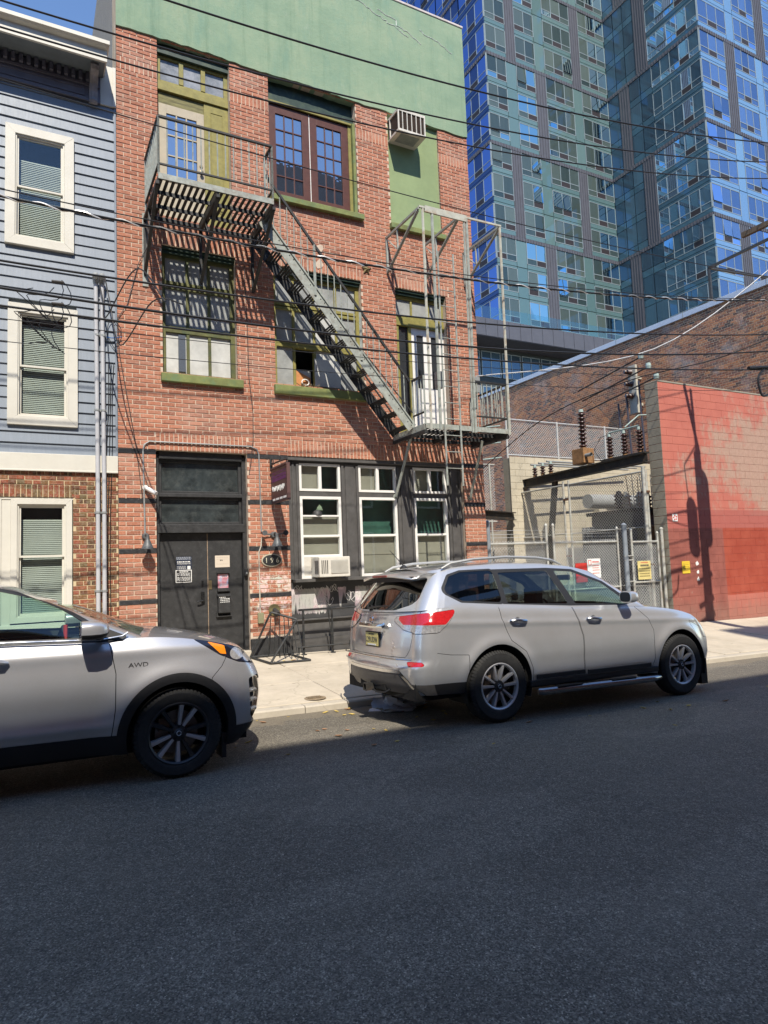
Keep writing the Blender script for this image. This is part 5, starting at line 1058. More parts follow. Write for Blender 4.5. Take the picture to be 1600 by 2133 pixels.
t = thing('switch_rack', 'grey cabinet rack with pale insulators near the brick building corner', 'switchgear', (11.5, 17.6, 0)); mb = MB(); mb.box(10.4, 12.9, 17.4, 17.9, -.3, 2.3); mb.build('cabinet', M_grayp, t, bevel=.02)
for k in range(6): x = 10.6+k*.42; mb = MB(); mb.lathe([(.09,0),(.14,.05),(.08,.12),(.14,.18),(.08,.25),(.12,.3),(0,.36)], (x, 17.6, 2.3), 'z', 10); mb.build('bushing', MATS['pale_porcelain'], t, smooth=True); mb = MB(); mb.tube([(x, 17.6, 2.6), (x, 17.55, 3.4)], .014, 5); mb.build('riser_pipe', M_galv, t)
# ---- big old brick building beyond the yard, its long side facing left
bb = thing('old_brick_building', 'long old brown brick building side wall with a pale metal coping', 'building', (20.3, 18, 0)); WX = 20.2; WZ = 9.86
M_ob = brickmat('old_brown_brick', .215, .078, [(.0, (.08, .055, .048)), (.3, (.17, .075, .052)), (.55, (.29, .11, .06)), (.8, (.44, .19, .085)), (1., (.22, .12, .085))], axis='y', u0=0, v0=0, stain=[((.55, .24, .09), .55, .50, .70, .65), ((.46, .42, .42), .8, .56, .74, .65), ((.09, .065, .062), 1.5, .55, .72, .5)])
M_om = mat('buff_mortar', (.62, .47, .30), .95, .2, 2, dirt=(.26, .20, .15), dirtamt=.6, dscale=1)
fx = lambda u, v, w: (WX+.009+w, u, v)
mb = MB(); mb.add([(WX+.009,D+.45,-.6),(WX+.009,34,-.6),(WX+.009,34,WZ),(WX+.009,D+.45,WZ)], [(0,1,2,3)]); mb.build('mortar_bed', M_om, bb)
mb = MB(); mb.box(WX+.03, 40, D+.45, 34, -.8, WZ-.05); mb.build('building_core', M_om, bb)
ob = lay(D+.45, 30.5, 40, 126, [], .215, .078, 0, 0, 'common', .015)
brick_objs(ob, fx, M_ob, bb, 300, lambda r: r[0]+.25*abs(r[2]-8.5), jit=.001, pro=.004)
mb = MB(); mb.box(WX-.06, WX+.35, D+.42, 34, WZ-.03, WZ+.16); mb.build('metal_coping', mat('pale_blue_metal', (.50, .54, .60), .4, .06, 3, metal=.2), bb, bevel=.01)
for y in range(12, 34, 3): mb = MB(); mb.box(WX-.066, WX-.058, y, y+.02, WZ-.03, WZ+.16); mb.build('coping_joint', M_galv, bb)
t = thing('wall_switch', 'old high voltage switch on a white board fixed to the brown brick wall', 'switch', (WX, 17.2, 7.6)); mb = MB(); mb.box(WX-.40, WX-.30, 16.9, 17.25, 6.9, 8.7); mb.box(WX-.34, WX, 16.98, 17.05, 7.2, 7.3); mb.box(WX-.34, WX, 16.98, 17.05, 8.2, 8.3); mb.build('board', mat('pale_board', (.45,.43,.36), .7), t)
for k, z in enumerate((8.45, 8.0, 7.55)):
    mb = MB(); mb.tube([(WX-.40, 17.1, z), (WX-.65, 17.2, z+.02)], [.11, .07], 10); mb.build('insulator', M_porc, t); mb = MB(); mb.tube([(WX-.65, 16.4-.3*k, z+.35), (WX-.6, 19.6-.2*k, z-.1)], .028, 6); mb.build('arm', M_steel, t); mb = MB(); mb.lathe([(0,.12),(.08,.1),(.1,0),(.08,-.1),(0,-.12)], (WX-.65, 16.4-.3*k, z+.38), 'z', 8); mb.build('knob', M_bus, t)
for k, y in enumerate((16.7, 17.3, 17.7)): pipe([(WX-.5, y, 8.0-.3*k), (WX-.5, y-.1, 4.2)], .035, mat('blue_black_cable', (.05,.05,.07), .5), 'dark riser cable down the brown brick wall, %s of three' % ('nearest', 'middle', 'farthest')[k], 'riser_cable', 'cable', 'riser cables on the brown wall')
# ================================================================ GLASS TOWER
def towerglass(name, lo, hi, refl, tint):
    m, nt, b = newmat(name); oi = N(nt, 'ObjectInfo'); p = pos(nt)
    f = mth(nt, 'ADD', mth(nt, 'MULTIPLY', oi.outputs['Random'], .75), mth(nt, 'MULTIPLY', noise(nt, pos(nt, (2.5, 2.5, .15)), 2.2, 4, .7), .35))
    c = ramp(nt, f, [(.2, lo), (.6, tuple((a+b_)/2 for a, b_ in zip(lo, hi))), (.95, hi)])
    setin(nt, b.inputs['Base Color'], c); b.inputs['Roughness'].default_value = .5; b.inputs['Specular IOR Level'].default_value = .2
    gl = N(nt, 'BsdfGlossy'); gl.inputs['Roughness'].default_value = .02; gl.inputs[0].default_value = (*tint, 1)
    fr = N(nt, 'Fresnel'); fr.inputs[0].default_value = 1.4; mx = N(nt, 'MixShader'); nt.links.new(mth(nt, 'ADD', fr.outputs[0], refl), mx.inputs[0])
    nt.links.new(b.outputs[0], mx.inputs[1]); nt.links.new(gl.outputs[0], mx.inputs[2]); nt.links.new(mx.outputs[0], nt.nodes['Material Output'].inputs[0]); return m
G_teal = towerglass('teal_vision_glass', (0.0186, 0.0310, 0.0279), (0.0806, 0.1023, 0.0868), .07, (.45, .62, .62)); G_blue = towerglass('sky_reflection_glass', (0.0150, 0.0375, 0.1050), (0.0600, 0.1200, 0.2550), .20, (.5, .64, .9)); G_deep = towerglass('deep_sky_reflection_glass', (.006, .018, .065), (.018, .042, .14), .12, (.22, .32, .62)); G_dk = towerglass('dark_teal_glass', (0.0126, 0.0294, 0.0455), (0.0385, 0.0770, 0.1050), .10, (.5, .7, .9))  # both blue glasses carry the sky's reflection in their base colour
P_teal = towerglass('teal_spandrel', (0.0720, 0.1260, 0.1224), (0.0936, 0.1512, 0.1440), .04, (.8, 1, 1)); P_blue = towerglass('sky_reflection_spandrel', (0.0975, 0.1875, 0.3150), (0.1200, 0.2250, 0.3450), .12, (.8, .9, 1)); P_deep = towerglass('deep_sky_reflection_spandrel', (.012, .034, .11), (.02, .05, .15), .08, (.22, .32, .62)); P_dk = towerglass('dark_teal_spandrel', (0.0280, 0.0665, 0.0945), (0.0455, 0.0980, 0.1260), .08, (.5, .7, .9))  # blue spandrels have the reflected sky put into their colour as well
M_alu = mat('pale_aluminium', (.25, .29, .30), .4, .05, 3, metal=.2, bmp=0); M_zinc = mat('grey_metal_panel', (.075, .075, .088), .5, .1, 1.5, bmp=0); M_louv = mat('brown_louvre', (.020, .014, .016), .6, .2, 3, bmp=0); M_core = mat('tower_core', (.03, .04, .045), .7, .1, 1, bmp=0)
tw = thing('glass_tower', 'tall glass apartment tower with teal and blue panes and grey metal panels', 'tower', (55, 51, -1))
TX0, TX1, TY, WY, TB = 41.2, 58.35, 51.0, 39.3, 34.5
mb = MB(); mb.box(TX0+.06, TX1+.2, TY+.06, 75, -2, 80); mb.box(TX1+.06, 82, WY+.06, 75, -2, 80); mb.build('core', M_core, tw)
FH = 3.2
rt_ = random.Random(5)
def unit(f, u0, u1, n, z0, G, louv, sgn=1):
    """one window of n lights: frame, tall panes, low panes, one louvre"""
    mb = MB(); w_ = (u1-u0)/n
    def bx(a, b, c, d, w0, w1): 
        vs = [f(u, v, w) for w in (w0, w1) for u, v in ((a,c),(b,c),(b,d),(a,d))]; mb.add(vs, [(0,1,2,3),(7,6,5,4),(0,4,5,1),(1,5,6,2),(2,6,7,3),(3,7,4,0)])
    za, zb, zc = z0+.50, z0+1.12, z0+2.93
    for k in range(n+1): u = u0+k*w_; bx(u-.03, u+.03, za, zc, -.05, .02)
    bx(u0, u1, zb-.035, zb+.035, -.04, .02); bx(u0, u1, za-.03, za+.03, -.04, .02); bx(u0, u1, zc-.03, zc+.03, -.04, .02)
    wn_ = mb.build('window', M_alu, tw)
    for k in range(n):
        a, b = u0+k*w_+.03, u0+(k+1)*w_-.03; mb = MB(); tilt = .12 if rt_.random() < .07 else 0
        mb.add([f(a,zb+.03,-.012-tilt), f(b,zb+.03,-.012-tilt), f(b,zc-.03,-.012), f(a,zc-.03,-.012)], [(0,1,2,3)]); mb.build('pane', G, wn_)
        mb = MB(); mb.add([f(a,za+.03,-.012), f(b,za+.03,-.012), f(b,zb-.03,-.012), f(a,zb-.03,-.012)], [(0,1,2,3)])
        if k == louv: mb = MB(); bx(a, b, za+.02, zb-.02, -.03, .0); mb.build('louvre', M_louv, wn_)
        else: mb.build('pane', G, wn_)
def panel(f, u0, u1, z0, z1, m, nm, ribs=0, w0=-.02):
    mb = MB(); vs = [f(u, v, w) for w in (w0, .05) for u, v in ((u0,z0),(u1,z0),(u1,z1),(u0,z1))]; mb.add(vs, [(0,1,2,3),(7,6,5,4),(0,4,5,1),(1,5,6,2),(2,6,7,3),(3,7,4,0)])
    if ribs:
        n = max(2, int((u1-u0)/ribs))
        for k in range(n): u = u0+(k+.5)*(u1-u0)/n; vs = [f(a, v, w) for w in (w0-.05, w0) for a, v in ((u-.03,z0),(u+.03,z0),(u+.03,z1),(u-.03,z1))]; mb.add(vs, [(0,1,2,3),(7,6,5,4),(0,4,5,1),(1,5,6,2),(2,6,7,3),(3,7,4,0)])
    return mb.build(nm, m, tw)
def facade(f, spec, groups, G, P, ribs=.3):
    for gi in groups:
        zg = TB+gi*3*FH; cols_ = spec[gi % 2]; ua, ub = cols_[0][0], cols_[-1][1]
        panel(f, min(ua, ub), max(ua, ub), zg-.38, zg-.02, M_zinc, 'metal_band', .35, -.07)
        for (u0, u1, kind) in cols_:
            if kind == 'g': panel(f, u0+.02, u1-.02, zg, zg+3*FH-.40, M_zinc, 'metal_panel', ribs, -.05)
            elif kind == 's':
                for fl in range(3): panel(f, u0+.06, u1-.06, zg+fl*FH+.03, zg+(fl+1)*FH-(.43 if fl == 2 else .05), P, 'spandrel_panel')
            elif kind == 'c':
                n = max(1, round(abs(u1-u0)/1.3))
                for fl in range(3):
                    for k in range(n): a = u0+(u1-u0)*k/n; b = u0+(u1-u0)*(k+1)/n; panel(f, a+.05, b-.05, zg+fl*FH+.80, zg+(fl+1)*FH-(.42 if fl == 2 else .03), G, 'pane'); panel(f, a+.05, b-.05, zg+fl*FH+.03, zg+fl*FH+.74, P, 'spandrel_panel')
            else:
                n = kind
                for fl in range(3):
                    z0 = zg+fl*FH; unit(f, u0, u1, n, z0, G, rt_.choice([0, 1]) if n == 2 and rt_.random() < .7 else (1 if n >= 3 else -1))
                    panel(f, u0, u1, z0+.03, z0+.45, P, 'spandrel_panel')
                    if fl < 2: panel(f, u0, u1, z0+2.99, z0+FH-.03, P, 'spandrel_panel')
ff = lambda u, v, w: (u, TY+w, v); fl_ = lambda u, v, w: (TX0+w, u, v); fwl = lambda u, v, w: (TX1+w, u, v); fwf = lambda u, v, w: (u, WY+w, v)
A = [(41.25, 43.7, 2), (43.7, 45.1, 's'), (45.1, 47.6, 2), (47.6, 49.1, 'g'), (49.1, 53.0, 3), (53.0, 54.35, 's'), (54.35, 58.3, 3)]
B = [(41.25, 43.8, 2), (43.8, 45.1, 'g'), (45.1, 47.7, 2), (47.7, 49.1, 's'), (49.1, 53.0, 3), (53.0, 54.35, 'g'), (54.35, 58.3, 3)]
facade(ff, {0: B, 1: A}, (-1, 0, 1, 2, 3), G_teal, P_teal)
facade(fl_, {k: [(51.05, 55.2, 3), (55.2, 59.5, 3), (59.5, 64, 3), (64, 68.5, 3)] for k in (0, 1)}, (-1, 0, 1, 2, 3), G_deep, P_deep)
facade(fwl, {0: [(39.35, 45.3, 5), (45.3, 46.9, 'g'), (46.9, 50.95, 'c')], 1: [(39.35, 45.0, 5), (45.0, 48.0, 'c'), (48.0, 49.4, 'g'), (49.4, 50.95, 'c')]}, (-1, 0, 1, 2, 3), G_dk, P_dk)
facade(fwf, {0: [(58.4, 62.7, 3), (62.7, 64.0, 's'), (64.0, 67.6, 3), (67.6, 69.2, 'g'), (69.2, 73, 3)], 1: [(58.4, 62.2, 3), (62.2, 63.8, 'g'), (63.8, 67.2, 3), (67.2, 68.4, 's'), (68.4, 73, 3)]}, (-1, 0, 1, 2), G_blue, P_blue)
# podium below with a terrace slab, glass balustrade and a row of windows
pod = thing('tower_podium', 'dark grey terrace podium at the foot of the glass tower', 'podium', (45, 46, -1))
mb = MB(); mb.box(28, 60, 47, 75, -2, 21); mb.build('core', M_core, pod)
mb = MB(); mb.box(30.5, 58, 44.5, 60, 20.75, 22.35); mb.build('terrace_slab', M_zinc, pod); 
for k in range(22): x = 30.6+k*1.25; mb = MB(); mb.box(x, x+1.21, 44.44, 44.5, 20.8, 22.3); mb.build('fascia_panel', M_zinc, pod)
M_bal = glass('balustrade_glass', (.75, .88, .88), 1.2)
for k in range(16): x = 30.8+k*1.7; mb = MB(); mb.box(x, x+1.64, 44.7, 44.72, 22.4, 23.5); mb.build('balustrade_pane', M_bal, pod)
for fl in range(2):
    for k in range(12):
        x = 31+k*2.3; z0 = 14.4+fl*3.2; mb = MB(); frame(mb, x, x+2.1, z0+.5, z0+2.8, .06, 46.9, 46.98); mb.box(x+1.02, x+1.08, 46.9, 46.98, z0+.5, z0+2.8); wv_ = mb.build('window', M_alu, pod); 
        for a in (x+.06, x+1.08): mb = MB(); mb.box(a, a+.96, 46.94, 46.96, z0+.56, z0+2.74); mb.build('pane', G_dk, wv_)
for k in range(5):
    x = 41.5+k*2.8; mb = MB(); mb.box(x, x+2.6, 50.9, 50.96, 22.4, 24.6); mb.build('terrace_door', G_teal, pod)
t = thing('pergola', 'black steel frame on the terrace beyond the brown brick wall', 'pergola', (34, 24, 10))
for p, q in (((31.2, 21.5, 13.4), (31.2, 21.5, 16.4)), ((31.2, 21.5, 16.4), (36.5, 21.2, 16.6)), ((31.2, 21.5, 16.4), (31.2, 17.2, 16.5)), ((36.5, 21.2, 12), (36.5, 21.2, 16.6)), ((31.2, 17.2, 12), (31.2, 17.2, 16.5)), ((31.2, 17.2, 16.5), (36.5, 17.2, 16.6))): mb = MB(); mb.bar(p, q, .12, .12); mb.build('beam', M_black, t)
# ================================================================ CARS
def clipm(V, T, s):
    """split a triangle mesh by the sign of s at its vertices; returns (inside s<0, outside)"""
    def keep(V, T, s):
        ins = s < 0; c = ins[T].sum(1); full = T[c == 3]; VV = [V]; TT = [full]; base = len(V)
        for cnt in (1, 2):
            M = T[c == cnt]
            if not len(M): continue
            flag = ins[M] if cnt == 1 else ~ins[M]; k = flag.argmax(1); r = np.arange(len(M))
            a, b, d = M[r, k], M[r, (k+1) % 3], M[r, (k+2) % 3]
            def cut(p, q): t = (s[p]/(s[p]-s[q]))[:, None]; return V[p]+(V[q]-V[p])*t
            ab, ad = cut(a, b), cut(a, d); n = len(M); i1 = base+np.arange(n); i2 = base+n+np.arange(n); VV += [ab, ad]; base += 2*n
            if cnt == 1: TT.append(np.stack([a, i1, i2], 1))
            else: TT.append(np.stack([i1, b, d], 1)); TT.append(np.stack([i1, d, i2], 1))
        V2 = np.concatenate(VV); T2 = np.concatenate(TT) if TT else np.zeros((0, 3), int)
        if len(T2) == 0: return V2[:0], T2
        u, inv = np.unique(T2, return_inverse=True); return V2[u], inv.reshape(-1, 3)
    return keep(V, T, s), keep(V, T, -s)
def psdf(P, poly):
    """signed distance of points P (n,2) to a closed polygon, negative inside"""
    poly = np.asarray(poly, float); d = np.full(len(P), 1e9); ins = np.zeros(len(P), bool)
    for i in range(len(poly)):
        a, b = poly[i], poly[(i+1) % len(poly)]; e = b-a; w_ = P-a; t = np.clip((w_@e)/(e@e), 0, 1); d = np.minimum(d, np.hypot(*(w_-t[:, None]*e).T))
        c = ((a[1] <= P[:, 1]) != (b[1] <= P[:, 1])); x = a[0]+(P[:, 1]-a[1])*(e[0])/(e[1] if e[1] else 1e-9); ins ^= c & (P[:, 0] < x)
    return np.where(ins, -d, d)
def rpoly(P, poly, r):
    """polygon with rounded corners of radius about r"""
    poly = np.asarray(poly, float); c = poly.mean(0); 
    inn = []
    n = len(poly); area = sum(poly[i][0]*poly[(i+1)%n][1]-poly[(i+1)%n][0]*poly[i][1] for i in range(n)); sg = 1 if area > 0 else -1
    for i in range(n):
        a, b, d = poly[i-1], poly[i], poly[(i+1)%n]; e1 = (b-a)/np.hypot(*(b-a)); e2 = (d-b)/np.hypot(*(d-b)); n1 = np.array([-e1[1], e1[0]])*sg; n2 = np.array([-e2[1], e2[0]])*sg
        m = n1+n2; m = m/max(.35, 1+n1@n2); inn.append(b+m*r)
    return psdf(P, inn)-r
def grid_mesh(G):
    """(nu, nv, 3) points -> vertices with normals and triangles"""
    nu, nv, _ = G.shape; du = np.gradient(G, axis=0); dv = np.gradient(G, axis=1); Nn = np.cross(du, dv); Nn /= np.maximum(np.linalg.norm(Nn, axis=2, keepdims=True), 1e-9)
    i = np.arange(nu*nv).reshape(nu, nv); a, b, c, d = i[:-1, :-1].ravel(), i[1:, :-1].ravel(), i[1:, 1:].ravel(), i[:-1, 1:].ravel()
    return np.concatenate([G.reshape(-1, 3), Nn.reshape(-1, 3)], 1), np.concatenate([np.stack([a, b, c], 1), np.stack([a, c, d], 1)])
class Car:
    def __init__(s, name, label, cat, loc, pitch, roll_):
        s.e = thing(name, label, cat, loc); s.e.rotation_euler = (roll_, pitch, 0)
    def obj(s, name, me, parent=None, smooth=True):
        o = bpy.data.objects.new(name, me); COL.objects.link(o); o.parent = parent or s.e; return o
    def arr(s, name, V, T, m, parent=None, mirror=None, thick=0):
        """array mesh; mirror 'join' adds the far side to the same mesh, 'both' makes two objects"""
        if not len(T): return None
        def mk(Vs, Ts):
            me = bpy.data.meshes.new(name); me.from_pydata(Vs[:, :3].tolist(), [], Ts.tolist()); me.materials.append(m); me.update()
            me.polygons.foreach_set('use_smooth', [True]*len(me.polygons))
            nn = Vs[:, 3:6]/np.maximum(np.linalg.norm(Vs[:, 3:6], axis=1, keepdims=True), 1e-9); me.normals_split_custom_set_from_vertices(nn.tolist()); return s.obj(name, me, parent)
        W_ = V.copy(); W_[:, 1] *= -1; W_[:, 4] *= -1; Tm = T[:, ::-1]
        if mirror == 'join': return mk(np.concatenate([V, W_]), np.concatenate([T, Tm+len(V)]))
        if mirror == 'both' and name in ('side_body', 'side_cladding', 'sill_cladding', 'arch_cladding'):
            u, inv = np.unique(np.round(V[:, :3], 5), axis=0, return_inverse=True); Tq = inv.reshape(-1)[T]; lab = np.arange(len(u))
            for _ in range(600):
                lt = lab[Tq].min(1); l2 = lab.copy()
                for k in range(3): np.minimum.at(l2, Tq[:, k], lt)
                l2 = l2[l2]
                if (l2 == lab).all(): break
                lab = l2
            tl = lab[Tq[:, 0]]; res = []
            for L_ in np.unique(tl):
                Tk_ = T[tl == L_]
                if len(Tk_) < 30: continue
                uu, iv = np.unique(Tk_, return_inverse=True); iv = iv.reshape(-1, 3); res += [mk(V[uu], iv), mk(W_[uu], iv[:, ::-1])]
            return res
        if mirror == 'both': return mk(V, T), mk(W_, Tm)
        return mk(V, T)
    def mb(s, name, mb, m, parent=None, smooth=False, bevel=0):
        o = s.obj(name, mb.mesh(name, m, smooth), parent)
        if bevel: md = o.modifiers.new('bevel', 'BEVEL'); md.width = bevel; md.segments = 3; md.limit_method = 'ANGLE'
        return o
def outline(xr, xf, Wf, kr, kf, rc, fc, ns):
    """half outline at one level: rear centre, rear corner, side, front corner, front centre; y is negative (near side)"""
    pts = []; n1, n2, n3 = ns
    Wr = Wf(xr+rc[0]); yr = max(Wr-rc[1], .02); xe = xr+kr
    for t in np.linspace(0, 1, n1, endpoint=False): y = yr*t; pts.append((xr+kr*(y/yr)**2.2, y))
    for t in np.linspace(0, 1, n2, endpoint=False): a = t*math.pi/2; pts.append((xe+rc[0]*(1-math.cos(a)**.85), yr+rc[1]*math.sin(a)**.85 if a > 0 else yr))
    x0, x1 = xe+rc[0], xf-kf-fc[0]
    for t in np.linspace(0, 1, n3, endpoint=False): x = x0+(x1-x0)*t; pts.append((x, Wf(x)))
    Wq = Wf(x1); yf = max(Wq-fc[1], .02)
    for t in np.linspace(0, 1, n2, endpoint=False): a = t*math.pi/2; pts.append((x1+fc[0]*math.sin(a)**.9, yf+fc[1]*max(math.cos(a), 0)**.9))
    for t in np.linspace(0, 1, n1): y = yf*(1-t); pts.append((xf-kf*(y/yf)**2.2, y))
    return np.array([(x, -y) for x, y in pts])
def ipf(tab):
    xs_, ys_ = zip(*tab)
    def f(x):      # smooth interpolation through a table (monotone cubic)
        return float(np.interp(x, xs_, ys_))
    return f
def smooth_tab(tab, n=200, k=9):
    xs_, ys_ = map(np.array, zip(*tab)); X = np.linspace(xs_[0], xs_[-1], n); Y = np.interp(X, xs_, ys_); ker = np.ones(k)/k
    Yp = np.concatenate([Y[0]-(Y[1:k//2+1][::-1]-Y[0]), Y, Y[-1]-(Y[-k//2:-1][::-1]-Y[-1])])
    Ys = np.convolve(Yp, ker, 'valid')[:n]; Ys[0] = Y[0]; Ys[-1] = Y[-1]
    return lambda x: np.interp(x, X, Ys)
def carpaint(name, col):
    m, nt, b = newmat(name); p = N(nt, 'TexCoord').outputs['Object']
    v = N(nt, 'TexVoronoi'); v.inputs['Scale'].default_value = 900; nt.links.new(p, v.inputs['Vector'])
    d = noise(nt, p, 2.2, 5, .6); dust = ramp(nt, d, [(.4, (0,)*3), (.75, (.22,)*3)])
    c = mixc(nt, mixc(nt, col, tuple(x*1.25 for x in col), v.outputs['Color']), (.42, .40, .36), dust)
    setin(nt, b.inputs['Base Color'], c); b.inputs['Metallic'].default_value = .68; b.inputs['Roughness'].default_value = .29; b.inputs['Coat Weight'].default_value = 1.0; b.inputs['Coat Roughness'].default_value = .04; return m
M_silver = carpaint('silver_paint', (.56, .56, .555)); M_silver2 = carpaint('grey_silver_paint', (.50, .50, .51))
M_trimblk = mat('black_plastic_trim', (.016, .016, .017), .5, .15, 30, bmp=.1); M_gap = mat('dark_gap', (.006, .006, .006), .8, 0, 5, bmp=0); M_chrome = mat('chrome', (.62, .62, .62), .18, .03, 5, metal=1, bmp=0); M_rub = mat('tyre_rubber', (.018, .018, .018), .8, .25, 25, bmp=.3, dirt=(.05,.047,.04), dirtamt=.4, dscale=6)
M_gfront = glass('car_glass', (.70, .84, .77), 1.1); M_gtint = glass('privacy_glass', (.16, .17, .175), 1.1); M_mach = mat('machined_alloy', (.52, .52, .53), .32, .05, 9, metal=.6, bmp=0); M_dkal = mat('dark_alloy', (.045, .047, .05), .35, .1, 9, metal=.6, bmp=0); M_disc = mat('brake_disc', (.20, .19, .18), .45, .1, 20, metal=.8)
M_seat = mat('dark_seat', (.03, .03, .032), .8, .2, 10); M_redl = mat('red_lens', (.42, .012, .015), .12, .25, 60, bmp=.05, spec=.7, coat=.8); M_clrl = mat('clear_lens', (.45, .44, .43), .1, .35, 45, bmp=.05, metal=.5, coat=.8); M_amb = mat('amber_lens', (.75, .22, .01), .15, .15, 50, coat=.8)
def wheel(car, x, y, R, width, rr, spoke, side=-1, name='wheel'):
    """tyre, barrel, spokes, hub and brake disc; side -1 faces the viewer"""
    s = side; yo = y; O = lambda d: yo - s*d
    def lat(prof, n=64): mb = MB(); mb.lathe([(r, h) for r, h in prof], (x, 0, R), 'y', n); return mb
    w_ = width
    root = car.mb(name, lat([(rr-.015, O(.06)), (rr-.02, O(w_*.5)), (rr-.012, O(w_-.02))]), M_dkal, None, True)
    prof = [(rr-.004, O(.012)), (rr+.008, O(.002)), (rr+.03, O(-.004)), (R*.72+rr*.28, O(-.006)), (R-.055, O(.0)), (R-.028, O(.010)), (R-.010, O(.026)), (R-.002, O(.05)), (R, O(w_/2)), (R-.002, O(w_-.05)), (R-.03, O(w_-.01)), (rr, O(w_-.01))]
    car.mb('tyre', lat(prof, 80), M_rub, root, 50)
    mb = MB()
    for k in range(64):      # shoulder lugs
        a = 2*math.pi*k/64; c, q = math.cos(a), math.sin(a); tq = (-q, c)
        for r0, r1, d0, d1 in ((R-.034, R-.004, .004, .04),):
            vs = []
            for r_, d_ in ((r0, d0-.004), (r1+.004, d0+.022), (r1+.007, d1+.03), (r0, d1)):
                for t_ in (-.011, .011): vs.append((x+r_*c+tq[0]*t_, O(d_), R+r_*q+tq[1]*t_))
            mb.add(vs, [(0,1,3,2),(2,3,5,4),(0,2,4,6),(1,7,5,3)])
    for dd in (.30, .5, .70): mb.lathe([(R+.0015, O(w_*dd-.018)), (R+.004, O(w_*dd-.014)), (R+.004, O(w_*dd+.014)), (R+.0015, O(w_*dd+.018))], (x, 0, R), 'y', 60)
    car.mb('tread', mb, M_rub, root)
    car.mb('rim_lip', lat([(rr+.006, O(.004)), (rr-.004, O(.000)), (rr-.018, O(.010)), (rr-.022, O(.05))]), M_mach if spoke == 'split' else M_dkal, root, 40)
    car.mb('brake_disc', lat([(rr*.72, O(.10)), (rr*.72, O(.11)), (.05, O(.11))], 40), M_disc, root)
    mb = MB(); mb.box(x-rr*.62, x-rr*.28, min(O(.075), O(.13)), max(O(.075), O(.13)), R+.02, R+.12); car.mb('brake_caliper', mb, mat('rusty_caliper', (.16,.12,.09), .7) , root)
    n = 10
    for k in range(n):
        if spoke == 'split': a = 2*math.pi*(k//2)/5 + (.27 if k % 2 else -.27) + math.pi/2; a0 = 2*math.pi*(k//2)/5 + (.30 if k % 2 else -.30) + math.pi/2
        else: a = 2*math.pi*k/10+.25+(.045 if k % 2 else -.045); a0 = a
        r0, r1 = .045, rr-.008; wi, wo = (.024, .032) if spoke == 'split' else (.026, .042)
        P = []
        for (r_, an, ww, dep) in ((r0, a0, wi, .028), (rr*.55, (a0+a)/2, (wi+wo)/2.1, .018), (r1, a, wo, .010)):
            c, q = math.cos(an), math.sin(an); P.append((r_*c, r_*q, -q*ww/2, c*ww/2, dep))
        mb = MB(); vs = []
        for (px_, pz_, tx, tz, dep) in P:
            for sg, dd in ((-1, dep+.012), (-.72, dep), (.72, dep), (1, dep+.012), (1, dep+.05), (-1, dep+.05)): vs.append((x+px_+tx*sg, O(dd), R+pz_+tz*sg))
        fs = []
        for i in range(2):
            for j in range(6): fs.append((i*6+j, i*6+(j+1)%6, (i+1)*6+(j+1)%6, (i+1)*6+j))
        mb.add(vs, fs); car.mb('spoke', mb, M_mach if (spoke == 'split' or k in (1,2,5,6,7,9)) else M_dkal, root, 25)
    car.mb('hub', lat([(0, O(.012)), (.03, O(.012)), (.036, O(.018)), (.062, O(.022)), (.07, O(.04)), (.07, O(.10))], 30), M_dkal, root, 30)
    for k in range(5): a = 2*math.pi*k/5+.3; mb = MB(); mb.lathe([(0, O(.018)), (.011, O(.018)), (.012, O(.03))], (x+.052*math.cos(a), 0, R+.052*math.sin(a)), 'y', 8); car.mb('wheel_nut', mb, M_gap if spoke != 'split' else M_dkal, root)
    mb = MB(); mb.tube([(x+.018*math.cos(t_*.6), O(.011), R+.018*math.sin(t_*.6)) for t_ in range(11)], .0025, 4); car.mb('hub_emblem', mb, M_mach, root)
    return root
def well(car, x, z, r, y0, y1):
    for s in (1, -1):
        mb = MB(); mb.lathe([(r, s*y0), (r, s*y1)], (x, 0, z), 'y', 30, -.35, math.pi+.35); P = [(x+r*math.cos(a), s*y1, z+r*math.sin(a)) for a in np.linspace(-.35, math.pi+.35, 20)]; mb.add(P, [tuple(range(20))]); car.mb('wheel_well', mb, M_gap)
def body(par):
    """two lofted half shells: lower body and greenhouse. returns vertex arrays with normals and extra column q (unwrapped length)"""
    ns = par['ns']; out = {}
    for nm in ('L', 'G'):
        A = par[nm]; nv = A['nv']; rows = []
        ref = outline(*A['ext'](.5), A['W'](.5), A['kr'], A['kf'], A['rc'](.5), A['fc'](.5), ns)
        zt, zb_ = A['top'](ref[:, 0], ref[:, 1]), A['bot'](ref[:, 0], ref[:, 1])
        for j in range(nv):
            v = j/(nv-1); o = outline(*A['ext'](v), A['W'](v), A['kr'], A['kf'], A['rc'](v), A['fc'](v), ns); z = zb_+(zt-zb_)*v; rows.append(np.stack([o[:, 0], o[:, 1], z], 1))
        G = np.stack(rows, 1)
        if 'bulge' in A: G = A['bulge'](G)
        out[nm] = (G, ref)
    return out
def part_grid(G, i0, i1): return grid_mesh(G[i0:i1])

